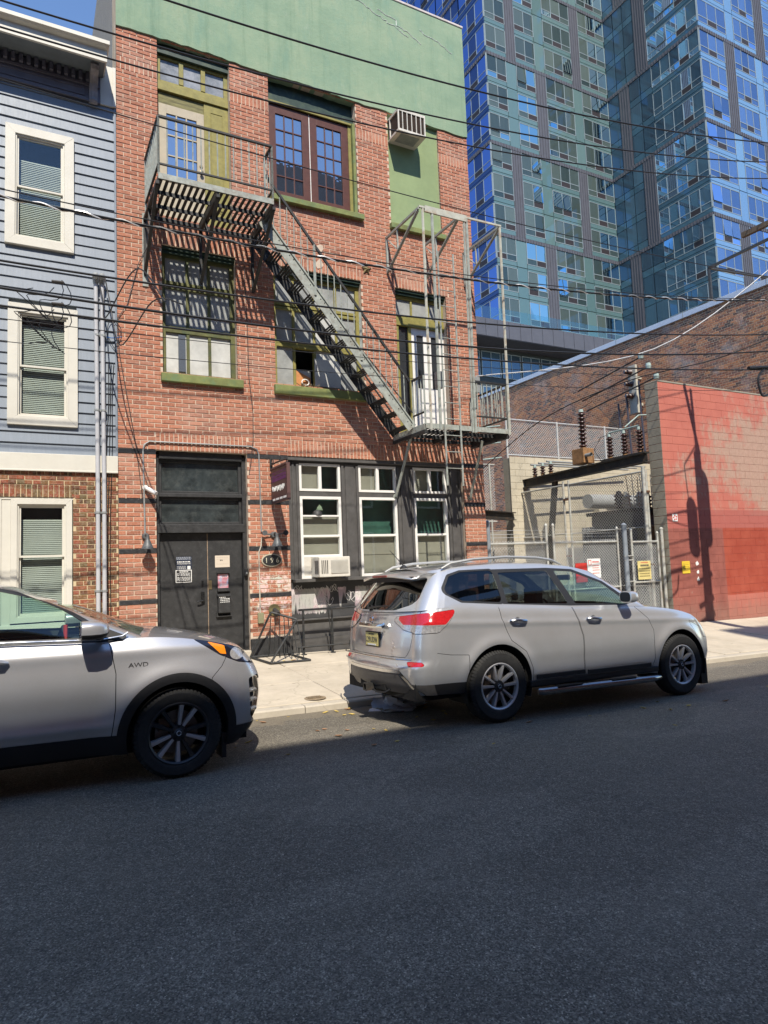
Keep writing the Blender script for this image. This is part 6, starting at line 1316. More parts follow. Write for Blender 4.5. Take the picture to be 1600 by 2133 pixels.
# ---------------------------------------------------------------- silver SUV seen from behind
car = Car('parked_suv', 'silver seven seat SUV parked at the kerb, seen from its rear corner', 'car', (4.52, 6.86, road_z(4.52)-.020), .021, -rad(1.0))
NS = (16, 18, 330); I1, I2, I3, I4 = NS[0], NS[0]+NS[1], NS[0]+NS[1]+NS[2], NS[0]+2*NS[1]+NS[2]
HW = .945
topL = smooth_tab([(-1.15, 1.205), (-.9, 1.22), (-.55, 1.275), (0, 1.245), (1, 1.20), (2.0, 1.165), (2.3, 1.155), (2.7, 1.125), (3.1, 1.08), (3.4, 1.02), (3.6, .955), (3.8, .87)], 300, 25)
botL = smooth_tab([(-1.2, .36), (-.9, .36), (-.45, .35), (.5, .335), (2.4, .32), (3.3, .27), (3.8, .25)], 200, 9)
wz = smooth_tab([(0, -.055), (.15, -.028), (.35, -.006), (.55, 0), (.72, -.004), (.86, -.016), (.94, -.032), (1, -.058)], 100, 9)
rearx = smooth_tab([(0, -1.055), (.10, -1.095), (.22, -1.115), (.33, -1.115), (.40, -1.075), (.55, -1.07), (.75, -1.055), (1, -1.00)], 100, 5)
frx = smooth_tab([(0, 3.68), (.15, 3.77), (.35, 3.81), (.6, 3.79), (.8, 3.72), (1, 3.60)], 100, 7)
taper = smooth_tab([(-1.2, -.035), (-.7, -.012), (-.2, 0), (2.2, 0), (2.9, -.010), (3.3, -.045), (3.8, -.14)], 200, 15)
def bulgeL(G):
    x, y, z = G[..., 0], G[..., 1], G[..., 2]; add = 0
    for cx in (0, 2.92): r_ = np.hypot(x-cx, z-.40); add = add + .022*np.exp(-((r_-.46)/.075)**2)*(z > .25)
    side = np.clip((-y-.72)/.12, 0, 1); crease = .010*np.exp(-((z-(1.06-.035*x))/.035)**2); swage = -.012*np.exp(-((z-.60)/.09)**2)*np.clip((x-.3)/.3, 0, 1)*np.clip((2.5-x)/.3, 0, 1)
    G = G.copy(); G[..., 1] -= side*(add+crease+swage); return G
roofz = smooth_tab([(-.95, 1.60), (-.66, 1.645), (-.3, 1.685), (.3, 1.715), (.9, 1.708), (1.4, 1.665), (1.75, 1.60), (2.3, 1.45)], 200, 11)
B = body({'ns': NS, 'L': dict(nv=64, ext=lambda v: (float(rearx(v)), float(frx(v))), W=lambda v: (lambda x: HW+float(wz(v))+float(taper(x))), kr=.10, kf=.16, rc=lambda v: (.22, .20), fc=lambda v: (.24, .24), top=lambda x, y: topL(x), bot=lambda x, y: botL(x), bulge=bulgeL),
          'G': dict(nv=44, ext=lambda v: (-1.03+.27*v**1.1, 2.62-.66*v), W=lambda v: (lambda x: .893-.205*v-.045*v*v+min(0, float(taper(x)))), kr=.12, kf=.20, rc=lambda v: (.26-.05*v, .17), fc=lambda v: (.16, .12), top=lambda x, y: roofz(x*.86+.0), bot=lambda x, y: topL(x)-.02)})
GL, rL = B['L']; GG, rG = B['G']
# side of the lower body
qfull = rL[:, 0].copy(); arc_ = np.concatenate([[0], np.cumsum(np.hypot(*np.diff(rL[:I2], axis=0).T))]); qfull[:I2] = rL[I2-1, 0]-(arc_[-1]-arc_)
V, T = part_grid(GL, I2-1, I4+1); V = np.concatenate([V, np.repeat(qfull[I2-1:I4+1], GL.shape[1])[:, None]], 1)
arch = lambda V, cx, r: np.hypot(V[:, 0]-cx, (V[:, 2]-.385)*(1.0))-r
for cx in (0, 2.92): _, (V, T) = clipm(V, T, arch(V, cx, .445))
xz = lambda V: V[:, [0, 2]]
def cl0(V, T, d, g=.0025): return clipm(V, T, d+g)[0], clipm(V, T, d-g)[1]
def carve(V, T, poly, r=.03, gap=.0035):
    d = rpoly(xz(V), poly, r); a, _ = clipm(V, T, d+gap); d = rpoly(xz(V), poly, r); _, b = clipm(V, T, d-gap); return a, b
rdoor = [(.02, 1.60), (.06, 1.10), (.16, .86), (.36, .73), (.455, .55), (.47, .36), (.47, .34), (1.24, .34), (1.245, .50), (1.225, .85), (1.11, 1.20), (1.0, 1.6)]
fdoor = [(1.012, 1.6), (1.122, 1.20), (1.237, .85), (1.257, .50), (1.252, .34), (2.36, .335), (2.42, .50), (2.42, .85), (2.33, 1.0), (2.16, 1.14), (2.10, 1.6)]
doors = []
for nm, poly in (('rear_door', rdoor), ('front_door', fdoor)):
    (Va, Ta), (V, T) = carve(V, T, poly, .012, .003); doors.append((nm, Va, Ta))
q_lamp = [(-1.55, 1.145), (-1.01, 1.195), (-.56, 1.222), (-.60, 1.14), (-.74, 1.00), (-.98, .975), (-1.16, .99), (-1.50, 1.07)]
lampq = [(-1.42, 1.12), (-1.38, 1.155), (-1.0, 1.19), (-.57, 1.225), (-.63, 1.12), (-.76, .995), (-1.02, .985), (-1.22, 1.02)]
bumper_top = lambda x: .80
(Vl1, Tl1), (V, T) = (lambda d: (clipm(V, T, d+.002)[0], clipm(V, T, d-.003)[1]))(rpoly(V[:, [6, 2]], lampq, .02))
sill_s = V[:, 2]-(.455 if False else np.where(V[:, 0] < .1, .47+.0*V[:, 0], .30)); (Vc, Tc), (V, T) = clipm(V, T, sill_s)
# fuel of the bumper seam: rear quarter above, bumper below
bs = psdf(xz(V), [(-1.6, .835), (-.98, .845), (-.86, .80), (-.62, .76), (-.40, .745), (-.40, .2), (-1.6, .2)])
(Vb, Tb), _ = clipm(V, T, bs+.0025); _, (V, T) = clipm(V, T, bs-.0025)
(Vh2, Th2), (V, T) = cl0(V, T, rpoly(xz(V), [(3.28, .985), (3.42, .955), (3.60, .86), (3.66, .80), (3.50, .82), (3.36, .89)], .01))
fs_ = psdf(xz(V), [(3.12, .93), (3.36, .84), (3.42, .70), (3.9, .7), (3.9, .1), (3.2, .1), (3.25, .7)]) ; (Vf, Tf), _ = clipm(V, T, fs_+.0025); _, (V, T) = clipm(V, T, fs_-.0025)
car.arr('side_body', V, T, M_silver, mirror='both'); car.arr('side_cladding', Vc, Tc, M_trimblk, mirror='both'); car.arr('rear_bumper_side', Vb, Tb, M_silver, mirror='both'); car.arr('front_bumper_side', Vf, Tf, M_silver, mirror='both')
dob = {}
for nm, Va, Ta in doors: dob[nm] = car.arr(nm, Va, Ta, M_silver, mirror='both')
# rear of the lower body: hatch, bumper, lamp
V, T = part_grid(GL, 0, I2)
arc = np.concatenate([[0], np.cumsum(np.hypot(*np.diff(rL[:I2], axis=0).T))]); qref = rL[I2-1, 0]-(arc[-1]-arc); nvL = GL.shape[1]; q = np.repeat(qref, nvL); V = np.concatenate([V, q[:, None]], 1)
def cl(V, T, d, g=.0025): return clipm(V, T, d+g)[0], clipm(V, T, d-g)[1]
qz = lambda V: V[:, [6, 2]]; yz = lambda V: np.stack([-V[:, 1], V[:, 2]], 1)
(Vl, Tl), (V, T) = cl(V, T, rpoly(qz(V), lampq, .02))
hatch = [(-.5, 1.4), (.80, 1.4), (.78, 1.16), (.74, 1.0), (.70, .82), (.64, .735), (-.5, .735)]
(Vh, Th), (V, T) = cl(V, T, rpoly(yz(V), hatch, .04)); recess = [(-.4, 1.06), (.34, 1.06), (.36, 1.0), (.30, .80), (-.4, .80)]
d = rpoly(yz(Vh), recess, .03); k = np.clip(-d/.02, 0, 1); Vh[:, 0] += .022*k; car.arr('tailgate', Vh, Th, M_silver, mirror='join')
low = [(-.4, .57), (.58, .57), (.80, .37), (.84, .2), (-.4, .2)]
(Vk, Tk), (V, T) = cl(V, T, psdf(yz(V), low), .0); (Vq, Tq), (V, T) = cl(V, T, psdf(yz(V), low)-.032, .0); Vq[:, 0] -= .006; car.arr('chrome_bumper_strip', Vq, Tq, M_chrome, mirror='join'); foot_ = [(.66, .695), (.86, .70), (.90, .66), (.72, .645)]; (Vr, Tr), (V, T) = cl(V, T, rpoly(yz(V), foot_, .012), .001)
side_k = psdf(qz(V), [(-2, .47), (0, .47), (0, .1), (-2, .1)]); (Vs, Ts), (V, T) = cl(V, T, np.maximum(side_k, .60-(-V[:, 1])), 0)
car.arr('rear_bumper', V, T, M_silver, mirror='join'); car.arr('lower_valance', np.concatenate([Vk, Vs]), np.concatenate([Tk, Ts+len(Vk)]), mat('grey_valance', (.085, .08, .075), .45, .15, 20), mirror='join'); car.arr('fog_reflector', Vr, Tr, M_redl, mirror='both')
Vt = np.concatenate([Vl[:, :6], Vl1[:, :6]]); Tt = np.concatenate([Tl, Tl1+len(Vl)]); Vt[:, :3] += .007*Vt[:, 3:6]*np.sign(-(Vt[:, 4:5]))*np.sign(1)
qq = np.concatenate([Vl[:, 6], Vl1[:, 6]]); lens = psdf(np.stack([qq, Vt[:, 2]], 1), [(-1.32, 1.13), (-1.29, 1.20), (-.5, 1.26), (-.70, 1.075), (-1.24, 1.075)])
(Vx, Tx), (Vy, Ty) = clipm(Vt, Tt, lens); car.arr('tail_lamp_red', Vx, Tx, M_redl, mirror='both'); car.arr('tail_lamp_clear', Vy, Ty, M_clrl, mirror='both')
# front of the lower body
V, T = part_grid(GL, I4, GL.shape[0]); (Vg, Tg), (V, T) = cl(V, T, psdf(yz(V), [(-.5, .90), (.42, .90), (.34, .62), (-.5, .62)]))
car.arr('front_bumper', V, T, M_silver, mirror='join'); car.arr('grille', Vg, Tg, M_trimblk, mirror='join'); car.arr('head_lamp', Vh2, Th2, mat('yellowed_lens', (.50, .38, .16), .2, .1, 20, coat=.6), mirror='both')
# greenhouse sides
V, T = part_grid(GG, I2-6, I3+8)
wins = [('quarter_window', [(-.60, 1.41), (-.46, 1.575), (-.30, 1.62), (.135, 1.635), (.125, 1.275), (-.40, 1.31)], .05, M_gtint), ('rear_door_window', [(.205, 1.605), (.93, 1.617), (1.085, 1.225), (.195, 1.262)], .02, M_gtint), ('front_door_window', [(1.045, 1.617), (1.33, 1.600), (1.75, 1.455), (2.06, 1.195), (1.20, 1.222)], .02, M_gfront)]
blkp = psdf(xz(V), [(.10, 1.60), (.135, 1.645), (.95, 1.652), (1.36, 1.632), (1.80, 1.475), (2.16, 1.20), (2.0, 1.175), (1.1, 1.20), (.13, 1.255)]); qw = rpoly(xz(V), [(-.64, 1.41), (-.48, 1.595), (-.30, 1.642), (.16, 1.655), (.16, 1.25), (-.42, 1.29)], .06)
(Vk, Tk), (V, T) = clipm(V, T, np.minimum(blkp, qw)); car.arr('cant_rail', V, T, M_silver, mirror='both')
for nm, poly, r_, m in wins: (Vw, Tw), (Vk, Tk) = cl(Vk, Tk, rpoly(xz(Vk), poly, r_), 0); Vw[:, 1] += .004; car.arr(nm, Vw, Tw, m, mirror='both')
car.arr('window_surround', Vk, Tk, M_trimblk, mirror='both')
# rear of the greenhouse
V, T = part_grid(GG, 0, I2-5); rwp = [(-.4, 1.225), (.42, 1.225), (.62, 1.28), (.685, 1.35), (.62, 1.565), (-.4, 1.59)]
(Vw, Tw), (V, T) = cl(V, T, rpoly(yz(V), rwp, .05), .0); Vw[:, 0] += .004; car.arr('rear_window', Vw, Tw, glass('rear_glass', (.012,.012,.014), 2.2), mirror='join'); car.arr('rear_pillar', V, T, M_silver, mirror='join')
# windscreen
V, T = part_grid(GG, I3+7, GG.shape[0]); (Vw, Tw), (V, T) = cl(V, T, psdf(yz(V), [(-.5, 1.16), (.76, 1.16), (.62, 1.60), (-.5, 1.64)]), 0); car.arr('windscreen', Vw, Tw, M_gfront, mirror='join'); car.arr('screen_pillar', V, T, M_silver, mirror='join')
# roof and bonnet: strips between the two sides
def cap(edge, crown_, n=22, lift=.0):
    """edge: (k,3) near-side points; surface across to the mirrored far side"""
    e = np.asarray(edge); t = np.linspace(0, 1, n); rows = []
    for p in e: y = p[1]*(1-t); rows.append(np.stack([np.full(n, p[0]), y, p[2]+lift+crown_(p[0])*(1-(1-t)**2.2)], 1))
    return np.stack(rows, 0)
E0 = GG[:, -1]; E0 = E0[I1-2:GG.shape[0]-I1+2]; G_ = cap(E0, lambda x: .035); V, T = grid_mesh(G_); V[:, 3:] *= np.sign(V[:, 5:6]+1e-9); car.arr('roof', V, T, M_silver, mirror='join')
E1 = GL[:, -1]; k0 = int(np.argmax(E1[:, 0] > 2.18)); G_ = cap(E1[k0:GL.shape[0]-3], lambda x: .055); V, T = grid_mesh(G_); V[:, 3:] *= np.sign(V[:, 5:6]+1e-9); car.arr('bonnet', V, T, M_silver, mirror='join')
mb = MB(); mb.box(2.16, 2.52, -.70, .70, 1.10, 1.17); car.mb('cowl', mb, M_trimblk)
# dark core inside, floor
mb = MB(); mb.box(-.98, 3.45, -.80, .80, .30, .55); car.mb('floor_pan', mb, M_gap); mb = MB(); mb.box(-.92, -.86, -.72, .72, .5, 1.15); car.mb('boot_wall', mb, M_gap); mb = MB(); mb.box(2.45, 3.3, -.70, .70, .5, .95); car.mb('engine_bay', mb, M_gap)
for s in (1, -1): mb = MB(); mb.box(.40, 2.44, s*.84-.03, s*.84+.03, .34, 1.13); car.mb('door_card', mb, M_gap)
for s in (1, -1): mb = MB(); mb.box(-.78, -.42, s*.80-.02, s*.80+.02, .5, 1.18); mb.box(-.42, .44, s*.82-.02, s*.82+.02, .87, 1.18); car.mb('inner_quarter', mb, M_gap)
for x in (0, 2.92): well(car, x, .385, .44, .93, .55)
for x in (0, 2.92):
    for sd in (-1, 1): wheel(car, x, sd*.935, .381, .235, .245, 'split', sd)
# spoiler, lamp, wiper, rails, handles, mirrors, steps
S_ = lambda P, f0, f1: MB().prism(P, f0, f1)
sp_ = np.array([(-.68, 1.618), (-.86, 1.592), (-.945, 1.568), (-.94, 1.545), (-.88, 1.542), (-.70, 1.56)])
rows = []
for t in np.linspace(0, 1, 24):
    y = -.640*t; k_ = max(0, (t-.90)/.10); fw_ = .15*t**3.5
    rows.append([(x+fw_*(1.0 if i in (0, 5) else .75)+(.10*k_*k_ if i in (1, 2, 3, 4) else 0), y, (z+.042*(1-t*t)-.014*t**3)*(1-k_*k_)+(1.600+.004*i)*k_*k_) for i, (x, z) in enumerate(sp_)])
Gs = np.array(rows); V, T = grid_mesh(np.concatenate([Gs, Gs[:, :1]], 1)); o = car.arr('spoiler', V, T, M_silver, mirror='join')
mb = MB(); mb.box(-.952, -.92, -.17, .17, 1.586, 1.610); car.mb('high_brake_lamp', mb, mat('dull_red_lens', (.22,.05,.04), .3), bevel=.005)
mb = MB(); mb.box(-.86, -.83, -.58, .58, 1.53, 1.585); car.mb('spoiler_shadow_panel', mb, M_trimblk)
mb = MB(); mb.tube([(-1.055, .05, 1.245), (-1.06, -.1, 1.262), (-1.045, -.38, 1.275)], [.016, .012, .007], 6); mb.lathe([(0,.02),(.03,.018),(.035,-.01)], (-1.04, .05, 1.245), 'x', 12); car.mb('rear_wiper', mb, M_trimblk, None, True)
for s in (1, -1):
    P = [(-.52, s*.655, 1.665), (-.40, s*.66, 1.72), (-.1, s*.665, 1.762), (.35, s*.67, 1.785), (.8, s*.67, 1.775), (1.05, s*.66, 1.745), (1.22, s*.64, 1.69)]; mb = MB(); mb.tube(P, [.010, .016, .017, .017, .017, .016, .010], 8); car.mb('roof_rail', mb, mat('rail_silver', (.55,.55,.53), .35, .05, 9, metal=.6), None, True)
mb = MB(); mb.lathe([(.045, 0), (.03, .02), (.012, .035), (0, .036)], (-.62, 0, 1.695), 'z', 12); mb.tube([(-.62, 0, 1.72), (-.80, 0, 1.90)], [.006, .003], 6); car.mb('antenna', mb, M_trimblk, None, True)
for nm, x in (('rear_door', .16), ('front_door', 1.29)):
    for i, s in enumerate((-1, 1)):
        zc = 1.075-.028*x; yy = s*(HW+.008); par_ = dob[nm][i]
        mb = MB(); mb.lathe([(0, s*(HW-.012)), (.035, s*(HW-.006)), (.045, s*(HW+.001))], (x+.11, 0, zc-.004), 'y', 16); car.mb('handle_cup', mb, M_trimblk if 0 else M_silver2, par_, True)
        mb = MB(); mb.tube([(x, yy-.0*s, zc+.004), (x+.03, yy+.026*s, zc+.006), (x+.11, yy+.032*s, zc+.004), (x+.20, yy+.026*s, zc-.004), (x+.235, yy, zc-.008)], [.012, .017, .017, .016, .010], 8); car.mb('handle', mb, M_chrome, par_, True)
for s in (-1, 1):
    mb = MB(); P = []
    mb.tube([(1.99, s*.90, 1.215), (1.96, s*.96, 1.235), (1.93, s*1.0, 1.25)], .025, 8); car.mb('mirror_stalk', mb, M_trimblk)
    mb = MB(); rings = []
    for dx, r_ in ((-.09, .8), (-.085, .95), (-.03, 1.0), (.04, .9), (.09, .6), (.10, .1)): rings.append([(1.93+dx*.9, s*1.04+r_*.098*math.copysign(abs(math.cos(a))**.6, math.cos(a)), 1.275+r_*.074*math.copysign(abs(math.sin(a))**.7, math.sin(a))) for a in np.linspace(0, 2*math.pi, 20, endpoint=False)])
    for i, rg in enumerate(rings): mb.v += [tuple(map(float, p)) for p in rg]
    for i in range(5):
        for k in range(20): mb.f.append((i*20+k, i*20+(k+1)%20, (i+1)*20+(k+1)%20, (i+1)*20+k))
    mr = car.mb('door_mirror', mb, M_silver, None, True); mb = MB(); mb.add([(1.846, *p[1:]) for p in rings[0]], [tuple(range(20))]); car.mb('mirror_glass', mb, M_mirror, mr)
    mb = MB(); mb.box(.50, 1.22, s*(HW+.004)-.008, s*(HW+.004)+.008, .415, .465); mb.box(1.27, 2.32, s*(HW+.004)-.008, s*(HW+.004)+.008, .405, .455); car.mb('door_trim_strip', mb, M_trimblk)
    mb = MB(); mb.box(.50, 1.22, s*(HW+.008)-.007, s*(HW+.008)+.007, .462, .470); mb.box(1.27, 2.32, s*(HW+.008)-.007, s*(HW+.008)+.007, .452, .460); car.mb('bright_strip', mb, M_chrome)
    mb = MB(); mb.tube([(.48, s*.98, .29), (.52, s*1.0, .285), (1.2, s*1.02, .285), (2.2, s*1.02, .275), (2.38, s*1.0, .275), (2.44, s*.94, .275)], [.035, .042, .042, .042, .042, .035], 12); car.mb('side_step_tube', mb, mat('dark_chrome', (.30,.30,.31), .15, .03, 5, metal=1, bmp=0), None, True)
    mb = MB(); mb.box(.72, 1.08, s*1.02-.035, s*1.02+.035, .322, .332); mb.box(1.55, 1.95, s*1.02-.035, s*1.02+.035, .318, .328); car.mb('step_pad', mb, M_trimblk)
    mb = MB(); mb.box(3.30, 3.42, s*.80-.10, s*.80+.10, .10, .42); car.mb('mud_flap', mb, M_trimblk)
    mb = MB(); mb.box(.42, 2.46, s*.905-.04, s*.905+.025, .335, .40); car.mb('sill_trim', mb, M_trimblk, bevel=.012)
# badge, plate, trim on the tail
def shield(x, y, z, r_, par_):
    mb = MB(); mb.lathe([(r_, .0), (r_*.82, .012), (r_*.78, 0)], (x, y, z), 'x', 20); mb.v = [(x-(v[0]-x), v[1], v[2]) for v in mb.v]; mb.box(x-.012, x, y-r_*1.15, y+r_*1.15, z-.014, z+.014); car.mb('round_badge', mb, M_chrome, par_, True)
shield(-1.055, 0, 1.115, .042, None)
mb = MB(); mb.tube([(-1.052, -.30, 1.065), (-1.072, -.28, 1.055), (-1.075, 0, 1.052), (-1.072, .28, 1.055), (-1.052, .30, 1.065)], .016, 6); mb.v = [(v[0], v[1], 1.055+(v[2]-1.055)*1.6) for v in mb.v]; car.mb('chrome_garnish', mb, M_chrome, None, True)
mb = MB(); mb.box(-1.062, -1.03, -.165, .165, .815, .985); pl = car.mb('plate_frame', mb, M_trimblk, bevel=.006)
mb = MB(); mb.box(-1.066, -1.06, -.15, .15, .828, .972); car.mb('licence_plate', mb, mat('straw_yellow_plate', (.56,.47,.17), .5, .08, 20, bmp=0), pl)
def ctext(body, size, loc, m, rot, par_, sx=1):
    o = text(body, size, (0,0,0), m, None, 'lettering', ext=.001, rot=Matrix.Identity(4)); o.parent = par_ or car.e; o.matrix_parent_inverse = Matrix.Identity(4); o.matrix_basis = Matrix.Translation(loc) @ rot @ Matrix.Diagonal((sx, 1, 1, 1)); return o
Rr = Matrix.Rotation(-math.pi/2, 4, 'Z') @ Matrix.Rotation(math.pi/2, 4, 'X')   # faces -x
Rs = Matrix.Rotation(math.pi/2, 4, 'X')                                        # faces -y
ctext('L29UDW', .085, (-1.067, 0, .893), M_ltrd, Rr, pl, .85); ctext('NEW JERSEY', .026, (-1.067, 0, .955), M_ltrd, Rr, pl); mb = MB(); mb.box(-1.068, -1.064, -.10, .10, .833, .848); car.mb('plate_sticker', mb, M_ltr, pl)
ctext('SV', .045, (-1.064, -.50, .885), M_chrome, Rr, None); ctext('4X4', .045, (-1.062, -.50, .835), M_chrome, Rr, None)
mb = MB(); mb.tube([(-1.02, -.80, .725), (-1.10, -.62, .725), (-1.125, -.3, .725), (-1.13, 0, .725), (-1.125, .3, .725), (-1.10, .62, .725), (-1.02, .80, .725)], .008, 6); car.mb('bumper_bright_line', mb, M_chrome)
mb = MB(); mb.box(-1.075, -.98, -.30, .30, .36, .45); car.mb('hitch_recess', mb, M_gap, bevel=.01); mb = MB(); frame(mb, -.04, .04, .34, .42, .010, -1.17, -1.05) ; mb.v = [(y, x, z) for x, y, z in mb.v]; car.mb('hitch_receiver', mb, M_steel); mb = MB(); mb.tube([(-1.08, .02, .37), (-1.09, -.12, .335), (-1.08, -.30, .345), (-1.04, -.36, .38)], .010, 6); car.mb('hitch_wire', mb, M_trimblk)
for y in (-.62, -.25, .25, .62): mb = MB(); mb.lathe([(0, -.004), (.012, -.004), (.014, 0)], (-1.118+.16*abs(y)**3*.7, y, .665), 'x', 10); car.mb('parking_sensor', mb, M_silver2)
# seats
for (x, yy, h) in ((1.35, -.40, 1.05), (1.35, .40, 1.05), (.35, -.42, 1.05), (.35, .42, 1.05), (.35, 0, 1.0)):
    mb = MB(); mb.box(x-.28, x+.28, yy-.24, yy+.24, .55, .74); mb.add([(x-.32,yy-.23,.70),(x-.16,yy-.23,.70),(x-.30,yy-.21,h+.12),(x-.42,yy-.21,h+.10),(x-.32,yy+.23,.70),(x-.16,yy+.23,.70),(x-.30,yy+.21,h+.12),(x-.42,yy+.21,h+.10)], [(0,1,2,3),(7,6,5,4),(0,4,5,1),(1,5,6,2),(2,6,7,3),(3,7,4,0)]); st = car.mb('seat', mb, M_seat, None, False, .05)
    mb = MB(); mb.box(x-.43, x-.33, yy-.12, yy+.12, h+.17, h+.36); mb.box(x-.39, x-.37, yy-.05, yy+.05, h+.1, h+.18); car.mb('headrest', mb, M_seat, st, False, .04)
mb = MB(); mb.box(1.85, 2.5, -.72, .72, .75, 1.13); car.mb('dashboard', mb, M_seat, None, False, .06); mb = MB(); mb.tube([(1.74+.05*math.sin(a), .40+.18*math.cos(a), 1.08+.17*math.sin(a)) for a in np.linspace(0, 2*math.pi, 24)], .014, 6); car.mb('steering_wheel', mb, M_seat, None, True)
mb = MB(); mb.box(1.83, 1.86, -.12, .12, 1.50, 1.57); car.mb('inside_mirror', mb, M_seat, None, False, .01)
# white plastic bag under its tail
t = thing('plastic_bag', 'crumpled white plastic bag lying under the rear of the silver SUV', 'plastic bag', (4.05, 7.35, road_z(4.05, 7.35)))
r9 = np.random.default_rng(4); mb = MB(); n1, n2 = 16, 26
for i in range(n1+1):
    for j in range(n2):
        a = 2*math.pi*j/n2; b = math.pi/2*i/n1; rr_ = 1+.28*math.sin(3*a+i)+.18*math.sin(7*a+2.3*i)+r9.uniform(-.09, .09); mb.v.append((4.05+.30*rr_*math.cos(a)*math.cos(b), 7.35+.17*rr_*math.sin(a)*math.cos(b), road_z(4.05, 7.35)+.002+.17*math.sin(b)*(1+.3*math.sin(5*a))*rr_))
for i in range(n1):
    for j in range(n2): mb.f.append((i*n2+j, i*n2+(j+1)%n2, (i+1)*n2+(j+1)%n2, (i+1)*n2+j))
mb.build('crumpled_film', mat('white_film', (.62, .63, .68), .35, .1, 20), t, smooth=60)
# ---------------------------------------------------------------- grey silver crossover cut off by the left edge
car = Car('parked_crossover', 'grey silver crossover car in the left foreground with its nose to the right', 'car', (1.11, 6.66, road_z(1.11)-.012), .021, -rad(.7))
HW = .93; NS = (16, 20, 330); I1, I2, I3, I4 = NS[0], NS[0]+NS[1], NS[0]+NS[1]+NS[2], NS[0]+2*NS[1]+NS[2]
topL = smooth_tab([(-3.7, 1.10), (-3.3, 1.20), (-2.5, 1.19), (-1.3, 1.150), (-.6, 1.132), (-.3, 1.135), (-.05, 1.135), (.2, 1.108), (.45, 1.065), (.65, 1.015), (.80, .955), (.95, .87)], 300, 17)
botL = smooth_tab([(-3.7, .36), (-3.0, .28), (-2.2, .26), (-.5, .255), (.3, .20), (.95, .20)], 200, 9)
wz = smooth_tab([(0, -.075), (.10, -.045), (.30, -.010), (.5, 0), (.70, -.006), (.82, -.012), (.93, -.035), (1, -.065)], 100, 9)
frx = smooth_tab([(0, .70), (.12, .80), (.3, .865), (.5, .885), (.7, .87), (.85, .82), (1, .73)], 100, 7)
taper = smooth_tab([(-3.7, -.10), (-3.2, -.03), (-2.6, 0), (-.2, 0), (.25, -.012), (.5, -.045), (.95, -.16)], 200, 15)
def bulge2(G):
    x, y, z = G[..., 0], G[..., 1], G[..., 2]; add = 0
    for cx in (0, -2.67): r_ = np.hypot(x-cx, z-.36); add = add + .030*np.exp(-((r_-.46)/.11)**2)*(z > .15)
    side = np.clip((-y-.60)/.15, 0, 1); dr = np.clip((x+1.9)/.3, 0, 1)*np.clip((-.38-x)/.25, 0, 1)
    hollow = -.030*np.exp(-((z-.62)/.15)**2)*dr; lowrib = .012*np.exp(-((z-.47)/.035)**2)*dr; sh = .012*np.exp(-((z-1.03)/.05)**2)
    G = G.copy(); G[..., 1] -= side*(add+hollow+lowrib+sh); return G
roofz = smooth_tab([(-3.6, 1.40), (-3.2, 1.50), (-2.6, 1.585), (-1.9, 1.612), (-1.35, 1.595), (-1.0, 1.535), (-.6, 1.40)], 200, 9)
B = body({'ns': NS, 'L': dict(nv=64, ext=lambda v: (-3.62+.08*v*v, float(frx(v))), W=lambda v: (lambda x: HW+float(wz(v))+float(taper(x))), kr=.10, kf=.13, rc=lambda v: (.22, .2), fc=lambda v: (.24, .24), top=lambda x, y: topL(x), bot=lambda x, y: botL(x), bulge=bulge2),
          'G': dict(nv=44, ext=lambda v: (-3.50+.45*v, .0-.72*v), W=lambda v: (lambda x: .875-.20*v-.05*v*v+min(0, .5*float(taper(x)))), kr=.12, kf=.20, rc=lambda v: (.25, .18), fc=lambda v: (.14, .12), top=lambda x, y: roofz(x-.12), bot=lambda x, y: topL(x)-.02)})
GL, rL = B['L']; GG, rG = B['G']
V, T = part_grid(GL, I2-1, I4+1); ring = []
for cx in (0, -2.67):
    (Va, Ta), (V, T) = clipm(V, T, np.hypot(V[:, 0]-cx, V[:, 2]-.36)-.478); _, (Va, Ta) = clipm(Va, Ta, np.hypot(Va[:, 0]-cx, Va[:, 2]-.36)-.405); ring.append((Va, Ta))
for Va, Ta in ring: Va[:, 1] -= .012; car.arr('arch_cladding', Va, Ta, M_trimblk, mirror='both')
(Vc, Tc), (V, T) = clipm(V, T, V[:, 2]-np.interp(V[:, 0], [-3.7, -.5, .3, .95], [.42, .395, .36, .34])); Vc[:, 1] -= .008; car.arr('sill_cladding', Vc, Tc, M_trimblk, mirror='both')
fd = [(-1.62, 1.6), (-1.62, .395), (-.515, .385), (-.488, .60), (-.488, .87), (-.545, 1.15), (-.62, 1.6)]; rd = [(-2.55, 1.6), (-2.42, 1.0), (-2.22, .72), (-2.14, .40), (-1.628, .395), (-1.628, 1.6)]
for nm, poly in (('front_door', fd), ('rear_door', rd)): (Va, Ta), (V, T) = carve(V, T, poly, .012, .003); dob[nm] = car.arr(nm, Va, Ta, M_silver2, mirror='both')
hl = [(.13, 1.10), (.20, 1.092), (.38, 1.050), (.55, .985), (.70, .885), (.74, .845), (.50, .885), (.34, .955)]
seam = [(.30, 1.1), (.40, .94), (.355, .86), (.265, .775), (.2, .2), (1.2, .2), (1.2, 1.1)]
fog = [(.60, .735), (.70, .755), (.80, .62), (.79, .42), (.68, .345), (.62, .42)]
(Vh, Th), (V, T) = cl(V, T, rpoly(xz(V), hl, .008)); (Vg, Tg), (V, T) = cl(V, T, rpoly(xz(V), fog, .02), .002); bs = psdf(xz(V), seam); (Vb, Tb), _ = clipm(V, T, bs+.0025); _, (V, T) = clipm(V, T, bs-.0025)
fend = car.arr('side_body', V, T, M_silver2, mirror='both')
V2, T2 = part_grid(GL, I4, GL.shape[0]); (Vh2, Th2), (V2, T2) = cl(V2, T2, rpoly(xz(V2), hl, .008))
